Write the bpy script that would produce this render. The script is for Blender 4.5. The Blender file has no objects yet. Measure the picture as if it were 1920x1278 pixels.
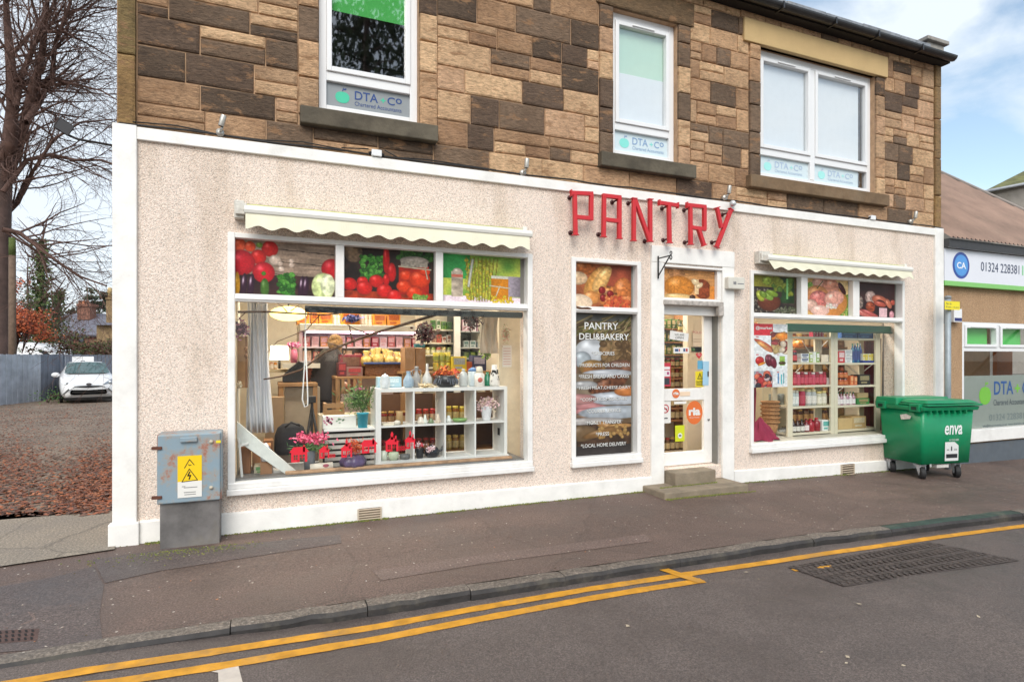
import bpy, bmesh, math, random
import numpy as np
from mathutils import Vector, Matrix
random.seed(7)
rnd = random.random
def U(a, b): return a + (b - a) * random.random()
SC = bpy.context.scene
COL = SC.collection
PI = math.pi
FPX, YH, XV = 1110.0, 668.0, 2680.0        # focal length, eye level and street vanishing point, in photo pixels
TH = math.atan(FPX / XV)
CT, ST = math.cos(TH), math.sin(TH)
EYE, DIST = 1.6, 5.93
cam = bpy.data.cameras.new('camera'); camo = bpy.data.objects.new('camera', cam); COL.objects.link(camo)
camo.location = (0, -DIST, EYE); camo.rotation_euler = (PI / 2, 0, -TH)
cam.sensor_width = 36; cam.lens = FPX * 36 / 1920; cam.shift_y = (YH - 639) / 1920
cam.clip_start = .05; cam.clip_end = 900
SC.camera = camo
SC.render.resolution_x = 1024; SC.render.resolution_y = 681
SC.view_settings.view_transform = 'Standard'; SC.view_settings.look = 'None'
SC.view_settings.exposure = 1.08; SC.view_settings.gamma = 1
def S(r, g, b, k=1.0):
    def f(c):
        c = c / 255.0
        return (c / 12.92 if c <= .04045 else ((c + .055) / 1.055) ** 2.4) * k
    return (f(r), f(g), f(b))
SUN_EL, SUN_ROT = math.radians(42), math.radians(200)
w = bpy.data.worlds.new('World'); SC.world = w; w.use_nodes = True
nt = w.node_tree; nt.nodes.clear()
def N(nt, t, **kw):
    n = nt.nodes.new(t)
    for k, v in kw.items():
        if k.startswith('i_'):
            n.inputs[k[2:].replace('_', ' ')].default_value = v
        elif k.startswith('n_'):
            n.inputs[int(k[2:])].default_value = v
        else: setattr(n, k, v)
    return n
def ramp(nt, stops, interp='LINEAR'):
    n = nt.nodes.new('ShaderNodeValToRGB'); cr = n.color_ramp; cr.interpolation = interp
    while len(cr.elements) < len(stops): cr.elements.new(.5)
    for e, (p, c) in zip(cr.elements, stops):
        e.position = p
        e.color = (c, c, c, 1) if isinstance(c, (int, float)) else (*c, 1)
    return n
out = N(nt, 'ShaderNodeOutputWorld'); bg = N(nt, 'ShaderNodeBackground'); bg.inputs['Strength'].default_value = .1
sky = N(nt, 'ShaderNodeTexSky', sky_type='NISHITA', sun_disc=False, sun_elevation=SUN_EL, sun_rotation=SUN_ROT)
sky.air_density = 1.0; sky.dust_density = .6; sky.ozone_density = 1.5
tc = N(nt, 'ShaderNodeTexCoord'); mp = N(nt, 'ShaderNodeMapping')
mp.inputs['Rotation'].default_value = (0, 0, math.radians(-35)); mp.inputs['Scale'].default_value = (1.2, 4.2, 6.0); mp.inputs['Location'].default_value = (1.3, .4, .2)
nz = N(nt, 'ShaderNodeTexNoise', i_Scale=1.15, i_Detail=7.0, i_Roughness=.55, i_Distortion=.35)
r1 = ramp(nt, [(.42, .04), (.62, 1)])
sx = N(nt, 'ShaderNodeSeparateXYZ')
r2 = ramp(nt, [(.0, 1), (.10, .9), (.35, .35), (.8, .45)])
r3 = ramp(nt, [(.42, .96), (.78, 0)])
ma = N(nt, 'ShaderNodeMath', operation='MULTIPLY_ADD', n_1=.5, n_2=.5)
mx1 = N(nt, 'ShaderNodeMath', operation='MAXIMUM'); mx2 = N(nt, 'ShaderNodeMath', operation='MAXIMUM')
mixc = N(nt, 'ShaderNodeMix', data_type='RGBA')
gain = N(nt, 'ShaderNodeMix', data_type='RGBA', blend_type='MULTIPLY'); gain.inputs[0].default_value = 1; gain.inputs[7].default_value = (1.3, 1.2, 1.02, 1)
L = nt.links.new
L(tc.outputs['Generated'], mp.inputs['Vector']); L(mp.outputs[0], nz.inputs['Vector']); L(nz.outputs[0], r1.inputs[0])
L(tc.outputs['Generated'], sx.inputs[0]); L(sx.outputs['Z'], r2.inputs[0]); L(sx.outputs['X'], ma.inputs[0]); L(ma.outputs[0], r3.inputs[0])
L(r1.outputs[0], mx1.inputs[0]); L(r3.outputs[0], mx1.inputs[1])
sm = N(nt, 'ShaderNodeMath', operation='MULTIPLY', n_1=.93); L(mx1.outputs[0], sm.inputs[0])
L(sky.outputs[0], gain.inputs[6]); L(gain.outputs[2], mixc.inputs[6]); mixc.inputs[7].default_value = (4.5, 4.9, 5.35, 1); L(sm.outputs[0], mixc.inputs[0])
L(mixc.outputs[2], bg.inputs['Color']); L(bg.outputs[0], out.inputs[0])
sl = bpy.data.lights.new('sun', 'SUN'); sl.energy = 1.5; sl.angle = math.radians(40); sl.color = (1, .95, .88)
so = bpy.data.objects.new('sun', sl); COL.objects.link(so); so.location = (0, -10, 30)
az = math.radians(200)   # light comes from behind the camera, slightly from the left
d = Vector((math.sin(az) * math.cos(SUN_EL), math.cos(az) * math.cos(SUN_EL), math.sin(SUN_EL)))
so.rotation_euler = d.to_track_quat('Z', 'Y').to_euler()
def ray(px, py):
    u = px - 960.0
    return ST * FPX + CT * u, CT * FPX - ST * u, YH - py
def FP(px, py, Y=0.0):
    a, b, c = ray(px, py); t = (Y + DIST) / b
    return a * t, EYE + c * t
def fx(px, Y=0.0): return FP(px, 0, Y)[0]
def fz(px, py, Y=0.0): return FP(px, py, Y)[1]
def mpp(px, Y): return (Y + DIST) / ray(px, 0)[1]
def GP(px, py, z=0.0):
    a, b, c = ray(px, py); t = (z - EYE) / c
    return a * t, -DIST + b * t
def DP(px, py, depth):
    a, b, c = ray(px, py); t = depth / FPX
    return Vector((a * t, -DIST + b * t, EYE + c * t))
def G(X):
    return -.018 * max(0, min(X, 30) - 4.5) if X > 4.5 else 0.0
MC = {}
def newmat(name):
    m = bpy.data.materials.new(name); m.use_nodes = True
    nt = m.node_tree; p = nt.nodes['Principled BSDF']; return m, nt, p
def M(rgb, rough=.6, metal=0.0, var=.12, vs=9.0, bump=0.0, bs=40.0, name='paint', spec=None, alpha=None, emit=0, coat=0, dirt=0):
    key = (tuple(round(c, 4) for c in rgb), rough, metal, var, vs, bump, bs, emit, coat, dirt, spec)
    if key in MC: return MC[key]
    m, nt, p = newmat(name); L = nt.links.new
    p.inputs['Roughness'].default_value = rough; p.inputs['Metallic'].default_value = metal
    if spec is not None: p.inputs['Specular IOR Level'].default_value = spec
    if coat: p.inputs['Coat Weight'].default_value = coat
    tc = N(nt, 'ShaderNodeTexCoord')
    nz = N(nt, 'ShaderNodeTexNoise', i_Scale=vs, i_Detail=6.0, i_Roughness=.6); L(tc.outputs['Object'], nz.inputs['Vector'])
    r = ramp(nt, [(.3, tuple(c * (1 - var) for c in rgb)), (.7, tuple(min(1, c * (1 + var * .6)) for c in rgb))]); L(nz.outputs[0], r.inputs[0])
    last = r.outputs[0]
    if dirt:
        n2 = N(nt, 'ShaderNodeTexNoise', i_Scale=2.3, i_Detail=9.0, i_Roughness=.72); L(tc.outputs['Object'], n2.inputs['Vector'])
        rr = ramp(nt, [(.52, 0), (.72, dirt)]); L(n2.outputs[0], rr.inputs[0])
        mx = N(nt, 'ShaderNodeMix', data_type='RGBA'); L(rr.outputs[0], mx.inputs[0]); L(last, mx.inputs[6]); mx.inputs[7].default_value = (.16, .14, .1, 1); last = mx.outputs[2]
    L(last, p.inputs['Base Color'])
    if emit:
        L(last, p.inputs['Emission Color']); p.inputs['Emission Strength'].default_value = emit
    if bump:
        nb = N(nt, 'ShaderNodeTexNoise', i_Scale=bs, i_Detail=5.0); L(tc.outputs['Object'], nb.inputs['Vector'])
        b = N(nt, 'ShaderNodeBump', i_Strength=bump, i_Distance=.01); L(nb.outputs[0], b.inputs['Height']); L(b.outputs[0], p.inputs['Normal'])
    MC[key] = m
    return m
def MA(name='printed', rough=.45, var=.0, bump=0, bs=40, spec=None, metal=0):
    """colour from the mesh's own colour attribute"""
    key = (name, rough, var, bump, bs, spec, metal)
    if key in MC: return MC[key]
    m, nt, p = newmat(name); L = nt.links.new
    a = N(nt, 'ShaderNodeAttribute', attribute_name='Col'); last = a.outputs[0]
    tc = N(nt, 'ShaderNodeTexCoord')
    if var:
        nz = N(nt, 'ShaderNodeTexNoise', i_Scale=14.0, i_Detail=6.0); L(tc.outputs['Object'], nz.inputs['Vector'])
        r = ramp(nt, [(.3, 1 - var), (.7, 1.0)]); L(nz.outputs[0], r.inputs[0])
        mx = N(nt, 'ShaderNodeMix', data_type='RGBA', blend_type='MULTIPLY'); mx.inputs[0].default_value = 1; L(last, mx.inputs[6]); L(r.outputs[0], mx.inputs[7]); last = mx.outputs[2]
    L(last, p.inputs['Base Color']); p.inputs['Roughness'].default_value = rough; p.inputs['Metallic'].default_value = metal
    if spec is not None: p.inputs['Specular IOR Level'].default_value = spec
    if bump:
        nb = N(nt, 'ShaderNodeTexNoise', i_Scale=bs, i_Detail=5.0); L(tc.outputs['Object'], nb.inputs['Vector'])
        b = N(nt, 'ShaderNodeBump', i_Strength=bump, i_Distance=.01); L(nb.outputs[0], b.inputs['Height']); L(b.outputs[0], p.inputs['Normal'])
    MC[key] = m
    return m
def glassmat(name, refl=1.0, tint=(1, 1, 1), base=0.0):
    m = bpy.data.materials.new(name); m.use_nodes = True; nt = m.node_tree; nt.nodes.clear(); L = nt.links.new
    o = N(nt, 'ShaderNodeOutputMaterial'); t = N(nt, 'ShaderNodeBsdfTransparent'); t.inputs[0].default_value = (*tint, 1)
    g = N(nt, 'ShaderNodeBsdfGlossy', i_Roughness=.02)
    lw = N(nt, 'ShaderNodeLayerWeight', i_Blend=.5); pw = N(nt, 'ShaderNodeMath', operation='POWER', n_1=5.0)      # same from either side of the pane
    mm = N(nt, 'ShaderNodeMath', operation='MULTIPLY_ADD', n_1=.95 * refl, n_2=.045 * refl + base); mm.use_clamp = True
    mx = N(nt, 'ShaderNodeMixShader')
    L(lw.outputs['Facing'], pw.inputs[0]); L(pw.outputs[0], mm.inputs[0]); L(mm.outputs[0], mx.inputs[0]); L(t.outputs[0], mx.inputs[1]); L(g.outputs[0], mx.inputs[2]); L(mx.outputs[0], o.inputs[0])
    return m
GLASS = glassmat('shop_glass', .95, (.97, .985, .98))
GLASSU = glassmat('office_glass', 1.0, (.96, .98, .98), .2)
JAR = glassmat('jar_glass', 1.0, (.88, .92, .92), .03)
WL = {}
class MB:
    def __init__(s): s.v = []; s.f = []; s.c = []; s.mi = []; s.col = None; s.m = 0; s.smooth = []; s.sm = False
    def add(s, vs, fs, col=None):
        o = len(s.v); s.v += [tuple(p) for p in vs]
        for f in fs:
            s.f.append(tuple(i + o for i in f)); s.c.append(col or s.col or (.5, .5, .5)); s.mi.append(s.m); s.smooth.append(s.sm)
        return s
    def box(s, x0, x1, y0, y1, z0, z1, col=None, R=None, O=(0, 0, 0)):
        if x0 > x1: x0, x1 = x1, x0
        if y0 > y1: y0, y1 = y1, y0
        if z0 > z1: z0, z1 = z1, z0
        vs = [(x0, y0, z0), (x1, y0, z0), (x1, y1, z0), (x0, y1, z0), (x0, y0, z1), (x1, y0, z1), (x1, y1, z1), (x0, y1, z1)]
        if R is not None: vs = [tuple(R @ Vector(p) + Vector(O)) for p in vs]
        return s.add(vs, [(0, 3, 2, 1), (4, 5, 6, 7), (0, 1, 5, 4), (1, 2, 6, 5), (2, 3, 7, 6), (3, 0, 4, 7)], col)
    def quad(s, a, b, c, d, col=None): return s.add([a, b, c, d], [(0, 1, 2, 3)], col)
    def poly(s, pts, thick=None, col=None):
        """closed outline; thick = offset vector for a solid slab"""
        n = len(pts)
        if thick is None: return s.add(pts, [tuple(range(n))], col)
        t = Vector(thick); vs = [tuple(p) for p in pts] + [tuple(Vector(p) + t) for p in pts]
        fs = [tuple(range(n)), tuple(reversed(range(n, 2 * n)))] + [(i, i + n, (i + 1) % n + n, (i + 1) % n) for i in range(n)]
        return s.add(vs, fs, col)
    def tube(s, pts, r, n=8, col=None, cap=True):
        pts = [Vector(p) for p in pts]; k = len(pts)
        rs = r if isinstance(r, (list, tuple)) else [r] * k
        d = (pts[1] - pts[0]).normalized(); up = Vector((0, 0, 1)) if abs(d.z) < .9 else Vector((1, 0, 0))
        a = d.cross(up).normalized(); vs = []
        for i, p in enumerate(pts):
            if i == 0: t = pts[1] - pts[0]
            elif i == k - 1: t = pts[-1] - pts[-2]
            else: t = pts[i + 1] - pts[i - 1]
            t.normalize(); a = (a - t * a.dot(t)); a = a.normalized() if a.length > 1e-6 else t.orthogonal().normalized(); b = t.cross(a)
            for j in range(n):
                q = 2 * PI * j / n; vs.append(p + (a * math.cos(q) + b * math.sin(q)) * rs[i])
        fs = [(i * n + j, i * n + (j + 1) % n, (i + 1) * n + (j + 1) % n, (i + 1) * n + j) for i in range(k - 1) for j in range(n)]
        if cap: fs += [tuple(reversed(range(n))), tuple(range((k - 1) * n, k * n))]
        sm = s.sm; s.sm = n > 5; s.add(vs, fs, col); s.sm = sm; return s
    def lathe(s, prof, c, n=16, col=None, sx=1, sy=1, wob=0, lobes=0):
        """profile [(r, z)] turned about the vertical through c"""
        vs = []; k = len(prof)
        for r, z in prof:
            for j in range(n):
                q = 2 * PI * j / n; rr = r * (1 + (wob * math.cos(q * lobes) if lobes else 0))
                vs.append((c[0] + rr * math.cos(q) * sx, c[1] + rr * math.sin(q) * sy, c[2] + z))
        fs = [(i * n + j, i * n + (j + 1) % n, (i + 1) * n + (j + 1) % n, (i + 1) * n + j) for i in range(k - 1) for j in range(n)]
        if prof[0][0] > 1e-5: fs.append(tuple(reversed(range(n))))
        if prof[-1][0] > 1e-5: fs.append(tuple(range((k - 1) * n, k * n)))
        sm = s.sm; s.sm = True; s.add(vs, fs, col); s.sm = sm; return s
    def ball(s, c, rx, ry=None, rz=None, n=10, col=None):
        ry = ry or rx; rz = rz or rx; m = max(4, n // 2 + 1)
        return s.lathe([(max(1e-6, math.sin(PI * i / m)) * rx, -math.cos(PI * i / m) * rz) for i in range(m + 1)], c, n, col, 1, ry / rx)
    def build(s, name, mat, parent=None, bevel=0, subsurf=0, kind=None, origin=None):
        if not s.v: return None
        A = np.array(s.v, dtype=float); lo, hi = A.min(0), A.max(0)
        o = Vector(((lo[0] + hi[0]) / 2, (lo[1] + hi[1]) / 2, lo[2])) if origin is None else Vector(origin)
        me = bpy.data.meshes.new(name); me.from_pydata((A - np.array(o)).tolist(), [], s.f)
        ms = mat if isinstance(mat, (list, tuple)) else [mat]
        for m in ms: me.materials.append(m)
        me.polygons.foreach_set('material_index', s.mi); me.polygons.foreach_set('use_smooth', s.smooth)
        ca = me.color_attributes.new('Col', 'FLOAT_COLOR', 'CORNER'); tot = np.array([len(f) for f in s.f])
        cc = np.repeat(np.array(s.c, dtype=float), tot, axis=0); cc = np.hstack([cc, np.ones((len(cc), 1))])
        ca.data.foreach_set('color', cc.ravel()); me.update()
        ob = bpy.data.objects.new(name, me); COL.objects.link(ob)
        WL[ob.name] = o
        if parent is not None: ob.parent = parent; ob.location = o - WL[parent.name]
        else: ob.location = o
        if bevel:
            b = ob.modifiers.new('bevel', 'BEVEL'); b.width = bevel; b.segments = 2; b.limit_method = 'ANGLE'; b.angle_limit = .6
        if subsurf:
            b = ob.modifiers.new('sub', 'SUBSURF'); b.levels = b.render_levels = subsurf
        if kind: ob['kind'] = kind
        return ob
def tag(o, label=None, cat=None, group=None, kind=None):
    if label: o['label'] = label
    if cat: o['category'] = cat
    if group: o['group'] = group
    if kind: o['kind'] = kind
    return o
def thing(name, label, cat, loc, group=None):
    o = bpy.data.objects.new(name, None); COL.objects.link(o); o.location = loc; o.empty_display_size = .1
    WL[o.name] = Vector(loc); return tag(o, label, cat, group)
def dup(root, loc, label=None, group=None):
    def cp(o, par):
        c = o.copy(); COL.objects.link(c); WL[c.name] = Vector(loc)
        if par is not None: c.parent = par
        for ch in KIDS.get(o.name, list(o.children)): cp(ch, c)
        return c
    r = cp(root, None); r.location = loc
    if label: r['label'] = label
    if group: r['group'] = group
    return r
KIDS = {}
def lettering(txt, box, Y, mat, parent, name='lettering', bold=0.0, O=None, ux=None, uz=None, shear=0, depth=0):
    cu = bpy.data.curves.new('t', 'FONT'); cu.body = txt; cu.size = 1; cu.offset = bold; cu.shear = shear; cu.resolution_u = 3
    ob = bpy.data.objects.new('t', cu); me = bpy.data.meshes.new_from_object(ob)
    if not len(me.vertices): return None
    co = np.array([v.co[:] for v in me.vertices]); lo, hi = co.min(0), co.max(0)
    x0, x1, z0, z1 = box
    sx = (x1 - x0) / (hi[0] - lo[0]); sz = (z1 - z0) / (hi[1] - lo[1])
    fs = [tuple(p.vertices) for p in me.polygons]; mb = MB()
    pts = []
    for v in co:
        a = x0 + (v[0] - lo[0]) * sx; b = z0 + (v[1] - lo[1]) * sz
        pts.append((a, Y, b) if O is None else tuple(Vector(O) + Vector(ux) * a + Vector(uz) * b))
    mb.add(pts, fs)
    bpy.data.objects.remove(ob); bpy.data.curves.remove(cu); bpy.data.meshes.remove(me)
    return mb.build(name, mat, parent)
class Pic:
    def __init__(s, w, h, bg=(120, 100, 80)):
        s.w, s.h = w, h; s.a = np.ones((h, w, 3)) * np.array(bg, float); s.X, s.Y = np.meshgrid((np.arange(w) + .5) / w, (np.arange(h) + .5) / h); s.asp = w / h
    def noise(s, sc, seed=0, sy=None):
        r = np.random.RandomState(seed); gy = int((sy or sc)) + 3; gx = int(sc * s.asp) + 3; g = r.rand(gy, gx)
        x = s.X * (gx - 2); y = s.Y * (gy - 2); i = x.astype(int); j = y.astype(int); fx_ = x - i; fy_ = y - j
        fx_ = fx_ * fx_ * (3 - 2 * fx_); fy_ = fy_ * fy_ * (3 - 2 * fy_)
        return (g[j, i] * (1 - fx_) + g[j, i + 1] * fx_) * (1 - fy_) + (g[j + 1, i] * (1 - fx_) + g[j + 1, i + 1] * fx_) * fy_
    def put(s, m, col): m = np.clip(m, 0, 1)[..., None]; s.a = s.a * (1 - m) + np.asarray(col, float) * m
    def rect(s, x0, y0, x1, y1, col, var=0, sc=10, seed=1):
        m = ((s.X > x0) & (s.X < x1) & (s.Y > y0) & (s.Y < y1)).astype(float)
        c = np.array(col, float) * (1 + var * (s.noise(sc, seed)[..., None] - .5)); s.put(m, c)
    def ell(s, cx, cy, rx, ry, col, rot=0, hl=.24, tex=0, sc=20, seed=1, edge=.38):
        x = (s.X - cx) * s.asp; y = s.Y - cy; c, sn = math.cos(rot), math.sin(rot); u = (x * c + y * sn) / (rx); v = (-x * sn + y * c) / ry
        d = u * u + v * v; m = np.clip((1 - d) * 6, 0, 1); z = np.sqrt(np.clip(1 - d, 0, 1))
        sh = (1 - edge) + edge * z; h = np.exp(-((u + .3) ** 2 + (v + .4) ** 2) * 14) * hl
        t = 1 + tex * (s.noise(sc, seed) - .5)
        s.put(m, np.array(col, float) * (sh * t)[..., None] + 255 * h[..., None])
    def speck(s, x0, y0, x1, y1, cols, n, r, seed=1, asp=1):
        rs = np.random.RandomState(seed)
        for k in range(n):
            s.ell(rs.uniform(x0, x1), rs.uniform(y0, y1), r * rs.uniform(.6, 1.3), r * asp * rs.uniform(.6, 1.3), cols[rs.randint(len(cols))], rs.uniform(0, 3), hl=.1)
    def line(s, x0, y0, x1, y1, wd, col, soft=.5):
        ax, ay = x0 * s.asp, y0; bx, by = x1 * s.asp, y1; dx, dy = bx - ax, by - ay; L2 = dx * dx + dy * dy + 1e-9
        t = np.clip(((s.X * s.asp - ax) * dx + (s.Y - ay) * dy) / L2, 0, 1); d = np.hypot(s.X * s.asp - ax - t * dx, s.Y - ay - t * dy)
        s.put(np.clip((1 - d / wd) * 3, 0, 1), np.array(col, float) * (1 - soft * np.clip(d / wd, 0, 1))[..., None])
    def mesh(s, name, x0, x1, z0, z1, Y, parent, rough=.5, spec=.3, gain=1.0):
        w, h = s.w, s.h; xs = np.linspace(x0, x1, w + 1); zs = np.linspace(z1, z0, h + 1)
        XX, ZZ = np.meshgrid(xs, zs); V = np.stack([XX.ravel(), np.full(XX.size, Y), ZZ.ravel()], 1)
        i = np.arange(h * w); r_ = i // w; c_ = i % w; a = r_ * (w + 1) + c_
        Fc = np.stack([a, a + w + 1, a + w + 2, a + 1], 1)
        me = bpy.data.meshes.new(name); o = np.array([(x0 + x1) / 2, Y, z0]); me.from_pydata((V - o).tolist(), [], Fc.tolist())
        s.a = s.a * (0.9 + .18 * s.noise(38, 77))[..., None]; c = np.clip(s.a.reshape(-1, 3) / 255, 0, 1); c = np.where(c <= .04045, c / 12.92, ((c + .055) / 1.055) ** 2.4) * gain
        cc = np.repeat(np.hstack([c, np.ones((len(c), 1))]), 4, axis=0)
        ca = me.color_attributes.new('Col', 'FLOAT_COLOR', 'CORNER'); ca.data.foreach_set('color', cc.ravel())
        me.materials.append(MA('printed_film', rough, spec=spec)); me.update()
        ob = bpy.data.objects.new(name, me); COL.objects.link(ob); WL[ob.name] = Vector(o)
        ob.location = Vector(o) - (WL[parent.name] if parent is not None else Vector((0, 0, 0)))
        if parent is not None: ob.parent = parent
        return ob
WHITE = M(S(244, 242, 237, .92), .5, var=.1, vs=4, bump=.2, bs=60, dirt=.2)
UPVC = M(S(240, 241, 242, .88), .25, var=.02, vs=3)
DARKIN = M(S(40, 38, 36), .8)
def wavy(nt, L, p, tc): pass
def roughcast(name, a, b, c, stains=True):
    m, nt, p = newmat(name); L = nt.links.new; tc = N(nt, 'ShaderNodeTexCoord')
    v = N(nt, 'ShaderNodeTexVoronoi', i_Scale=140.0); L(tc.outputs['Object'], v.inputs['Vector'])
    n1 = N(nt, 'ShaderNodeTexNoise', i_Scale=66.0, i_Detail=4.0, i_Roughness=.7); L(tc.outputs['Object'], n1.inputs['Vector'])
    cr = ramp(nt, [(.2, c), (.38, b), (.52, a), (.75, tuple(min(1, x * 1.12) for x in a))]); L(n1.outputs[0], cr.inputs[0])
    sp = N(nt, 'ShaderNodeSeparateColor'); L(v.outputs['Color'], sp.inputs[0])
    cr2 = ramp(nt, [(0, .60), (.25, .86), (.6, 1.0), (1, 1.08)]); L(sp.outputs[0], cr2.inputs[0])
    mx = N(nt, 'ShaderNodeMix', data_type='RGBA', blend_type='MULTIPLY'); mx.inputs[0].default_value = 1; L(cr.outputs[0], mx.inputs[6]); L(cr2.outputs[0], mx.inputs[7])
    mp = N(nt, 'ShaderNodeMapping'); mp.inputs['Scale'].default_value = (1.1, 1, .28); L(tc.outputs['Object'], mp.inputs['Vector'])
    n2 = N(nt, 'ShaderNodeTexNoise', i_Scale=2.2, i_Detail=8.0, i_Roughness=.6); L(mp.outputs[0], n2.inputs['Vector'])
    r3 = ramp(nt, [(.5, 0), (.72, .8)]); L(n2.outputs[0], r3.inputs[0])
    m2 = N(nt, 'ShaderNodeMix', data_type='RGBA', blend_type='MULTIPLY'); L(r3.outputs[0], m2.inputs[0]); L(mx.outputs[2], m2.inputs[6]); m2.inputs[7].default_value = (.72, .67, .6, 1)
    L(m2.outputs[2], p.inputs['Base Color']); p.inputs['Roughness'].default_value = .92
    h = N(nt, 'ShaderNodeMath', operation='MULTIPLY_ADD', n_1=-1.0); L(v.outputs['Distance'], h.inputs[0]); L(n1.outputs[0], h.inputs[2])
    bm = N(nt, 'ShaderNodeBump', i_Strength=.8, i_Distance=.01); L(h.outputs[0], bm.inputs['Height']); L(bm.outputs[0], p.inputs['Normal'])
    return m
HARL = roughcast('pink_roughcast', S(252, 235, 221, 1.0), S(240, 216, 198, .96), S(196, 168, 144, .94))
HARL2 = roughcast('tan_roughcast', S(216, 180, 142, .80), S(184, 138, 96, .80), S(120, 80, 52, .8))
def stonemat():
    m, nt, p = newmat('sandstone'); L = nt.links.new; tc = N(nt, 'ShaderNodeTexCoord')
    a = N(nt, 'ShaderNodeAttribute', attribute_name='Col')
    mp = N(nt, 'ShaderNodeMapping'); mp.inputs['Scale'].default_value = (1, 1, 2.6); mp.inputs['Rotation'].default_value = (0, .12, 0); L(tc.outputs['Object'], mp.inputs['Vector'])
    n1 = N(nt, 'ShaderNodeTexNoise', i_Scale=15.0, i_Detail=9.0, i_Roughness=.68, i_Distortion=.5); L(mp.outputs[0], n1.inputs['Vector'])
    r = ramp(nt, [(.28, .45), (.5, .95), (.72, 1.35)]); L(n1.outputs[0], r.inputs[0])
    mx = N(nt, 'ShaderNodeMix', data_type='RGBA', blend_type='MULTIPLY'); mx.inputs[0].default_value = 1; L(a.outputs[0], mx.inputs[6]); L(r.outputs[0], mx.inputs[7])
    n2 = N(nt, 'ShaderNodeTexNoise', i_Scale=1.7, i_Detail=8.0, i_Roughness=.6); L(tc.outputs['Object'], n2.inputs['Vector'])
    r2 = ramp(nt, [(.42, 0), (.66, .75)]); L(n2.outputs[0], r2.inputs[0])
    m2 = N(nt, 'ShaderNodeMix', data_type='RGBA', blend_type='MULTIPLY'); L(r2.outputs[0], m2.inputs[0]); L(mx.outputs[2], m2.inputs[6]); m2.inputs[7].default_value = (.62, .58, .55, 1)
    n3 = N(nt, 'ShaderNodeTexNoise', i_Scale=4.2, i_Detail=10.0, i_Roughness=.7); L(mp.outputs[0], n3.inputs['Vector'])
    r3 = ramp(nt, [(.55, 0), (.62, .8)]); L(n3.outputs[0], r3.inputs[0])
    m3 = N(nt, 'ShaderNodeMix', data_type='RGBA'); L(r3.outputs[0], m3.inputs[0]); L(m2.outputs[2], m3.inputs[6]); m3.inputs[7].default_value = (*S(168, 128, 92, .9), 1)
    L(m3.outputs[2], p.inputs['Base Color']); p.inputs['Roughness'].default_value = .9
    n4 = N(nt, 'ShaderNodeTexNoise', i_Scale=26.0, i_Detail=7.0, i_Roughness=.7, i_Distortion=.8); L(mp.outputs[0], n4.inputs['Vector'])
    bm = N(nt, 'ShaderNodeBump', i_Strength=1.0, i_Distance=.03); L(n4.outputs[0], bm.inputs['Height']); L(bm.outputs[0], p.inputs['Normal'])
    return m
STONE = stonemat()
MORTAR = M(S(190, 156, 124, .9), .95, var=.25, vs=12, bump=.4)
SILL = M(S(92, 84, 70, .85), .85, var=.4, vs=5, bump=.5, bs=30, dirt=.5)
ROOM = M(S(232, 222, 200, .85), .8, var=.05)
def wall_holes(mb, x0, x1, z0, z1, holes, yf, yb, zbot=None):
    xs = sorted({x0, x1, *[h[0] for h in holes], *[h[1] for h in holes]}); zs = sorted({z0, z1, *[h[2] for h in holes], *[h[3] for h in holes]})
    xs = [x for x in xs if x0 <= x <= x1]; zs = [z for z in zs if z0 <= z <= z1]
    def hole(x, z): return any(h[0] < x < h[1] and h[2] < z < h[3] for h in holes)
    for i in range(len(xs) - 1):
        for j in range(len(zs) - 1):
            a, b, c, d = xs[i], xs[i + 1], zs[j], zs[j + 1]; mx, mz = (a + b) / 2, (c + d) / 2
            if hole(mx, mz): continue
            mb.quad((a, yf, c), (b, yf, c), (b, yf, d), (a, yf, d)); mb.quad((b, yb, c), (a, yb, c), (a, yb, d), (b, yb, d))
    for h in holes:
        a, b, c, d = h
        mb.quad((a, yf, c), (a, yb, c), (a, yb, d), (a, yf, d)); mb.quad((b, yb, c), (b, yf, c), (b, yf, d), (b, yb, d))
        mb.quad((a, yf, d), (a, yb, d), (b, yb, d), (b, yf, d)); mb.quad((a, yb, c), (a, yf, c), (b, yf, c), (b, yb, c))
    return mb
X0, X1 = fx(217), fx(1764)                      # the two ends of the shop front
ZB0, ZB1 = 3.455, 3.562                          # white band
ZT = 6.10                                       # wall head
ZA, ZP, ZQ, ZL, ZG, ZS = 2.722, 2.675, 2.17, 2.10, .475, .352   # window head, picture panes, lower light, sill
W1 = (fx(427), fx(997)); W2 = (fx(1070), fx(1200)); W3 = (fx(1405), fx(1693)); DR = (fx(1243), fx(1352))
DTOP = fz(1243, 497); STEP = .225
bld = thing('shop_building', 'two storey sandstone building with pink roughcast shop front on the ground floor', 'building', (X0, 0, 0))
holes = [(W1[0] + .02, W1[1] - .02, ZS + .03, ZA - .02), (W2[0] + .02, W2[1] - .02, ZS + .03, ZA - .02), (W3[0] + .02, W3[1] - .02, ZS + .03, ZA - .02), (DR[0], DR[1], STEP, DTOP)]
mb = MB(); wall_holes(mb, X0, X1, -.6, ZB0 + .05, holes, 0, .28)
mb.quad((X0, 0, -.6), (X0, 0, 3.5), (X0, 9, 3.5), (X0, 9, -.6)); mb.quad((X1, 9, -.6), (X1, 9, 3.5), (X1, 0, 3.5), (X1, 0, -.6))
mb.build('rendered_wall', HARL, bld)
mb = MB(); mb.box(fx(258), fx(1750), -.03, .03, ZB0, ZB1); mb.build('band_course', WHITE, bld, .006)
mb = MB(); mb.box(X0 - .02, fx(258), -.035, .03, .12, ZB1 + .01); mb.box(X0 - .045, fx(258) + .02, -.06, .03, -.3, .19); mb.build('corner_pilaster', WHITE, bld, .008)
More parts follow.
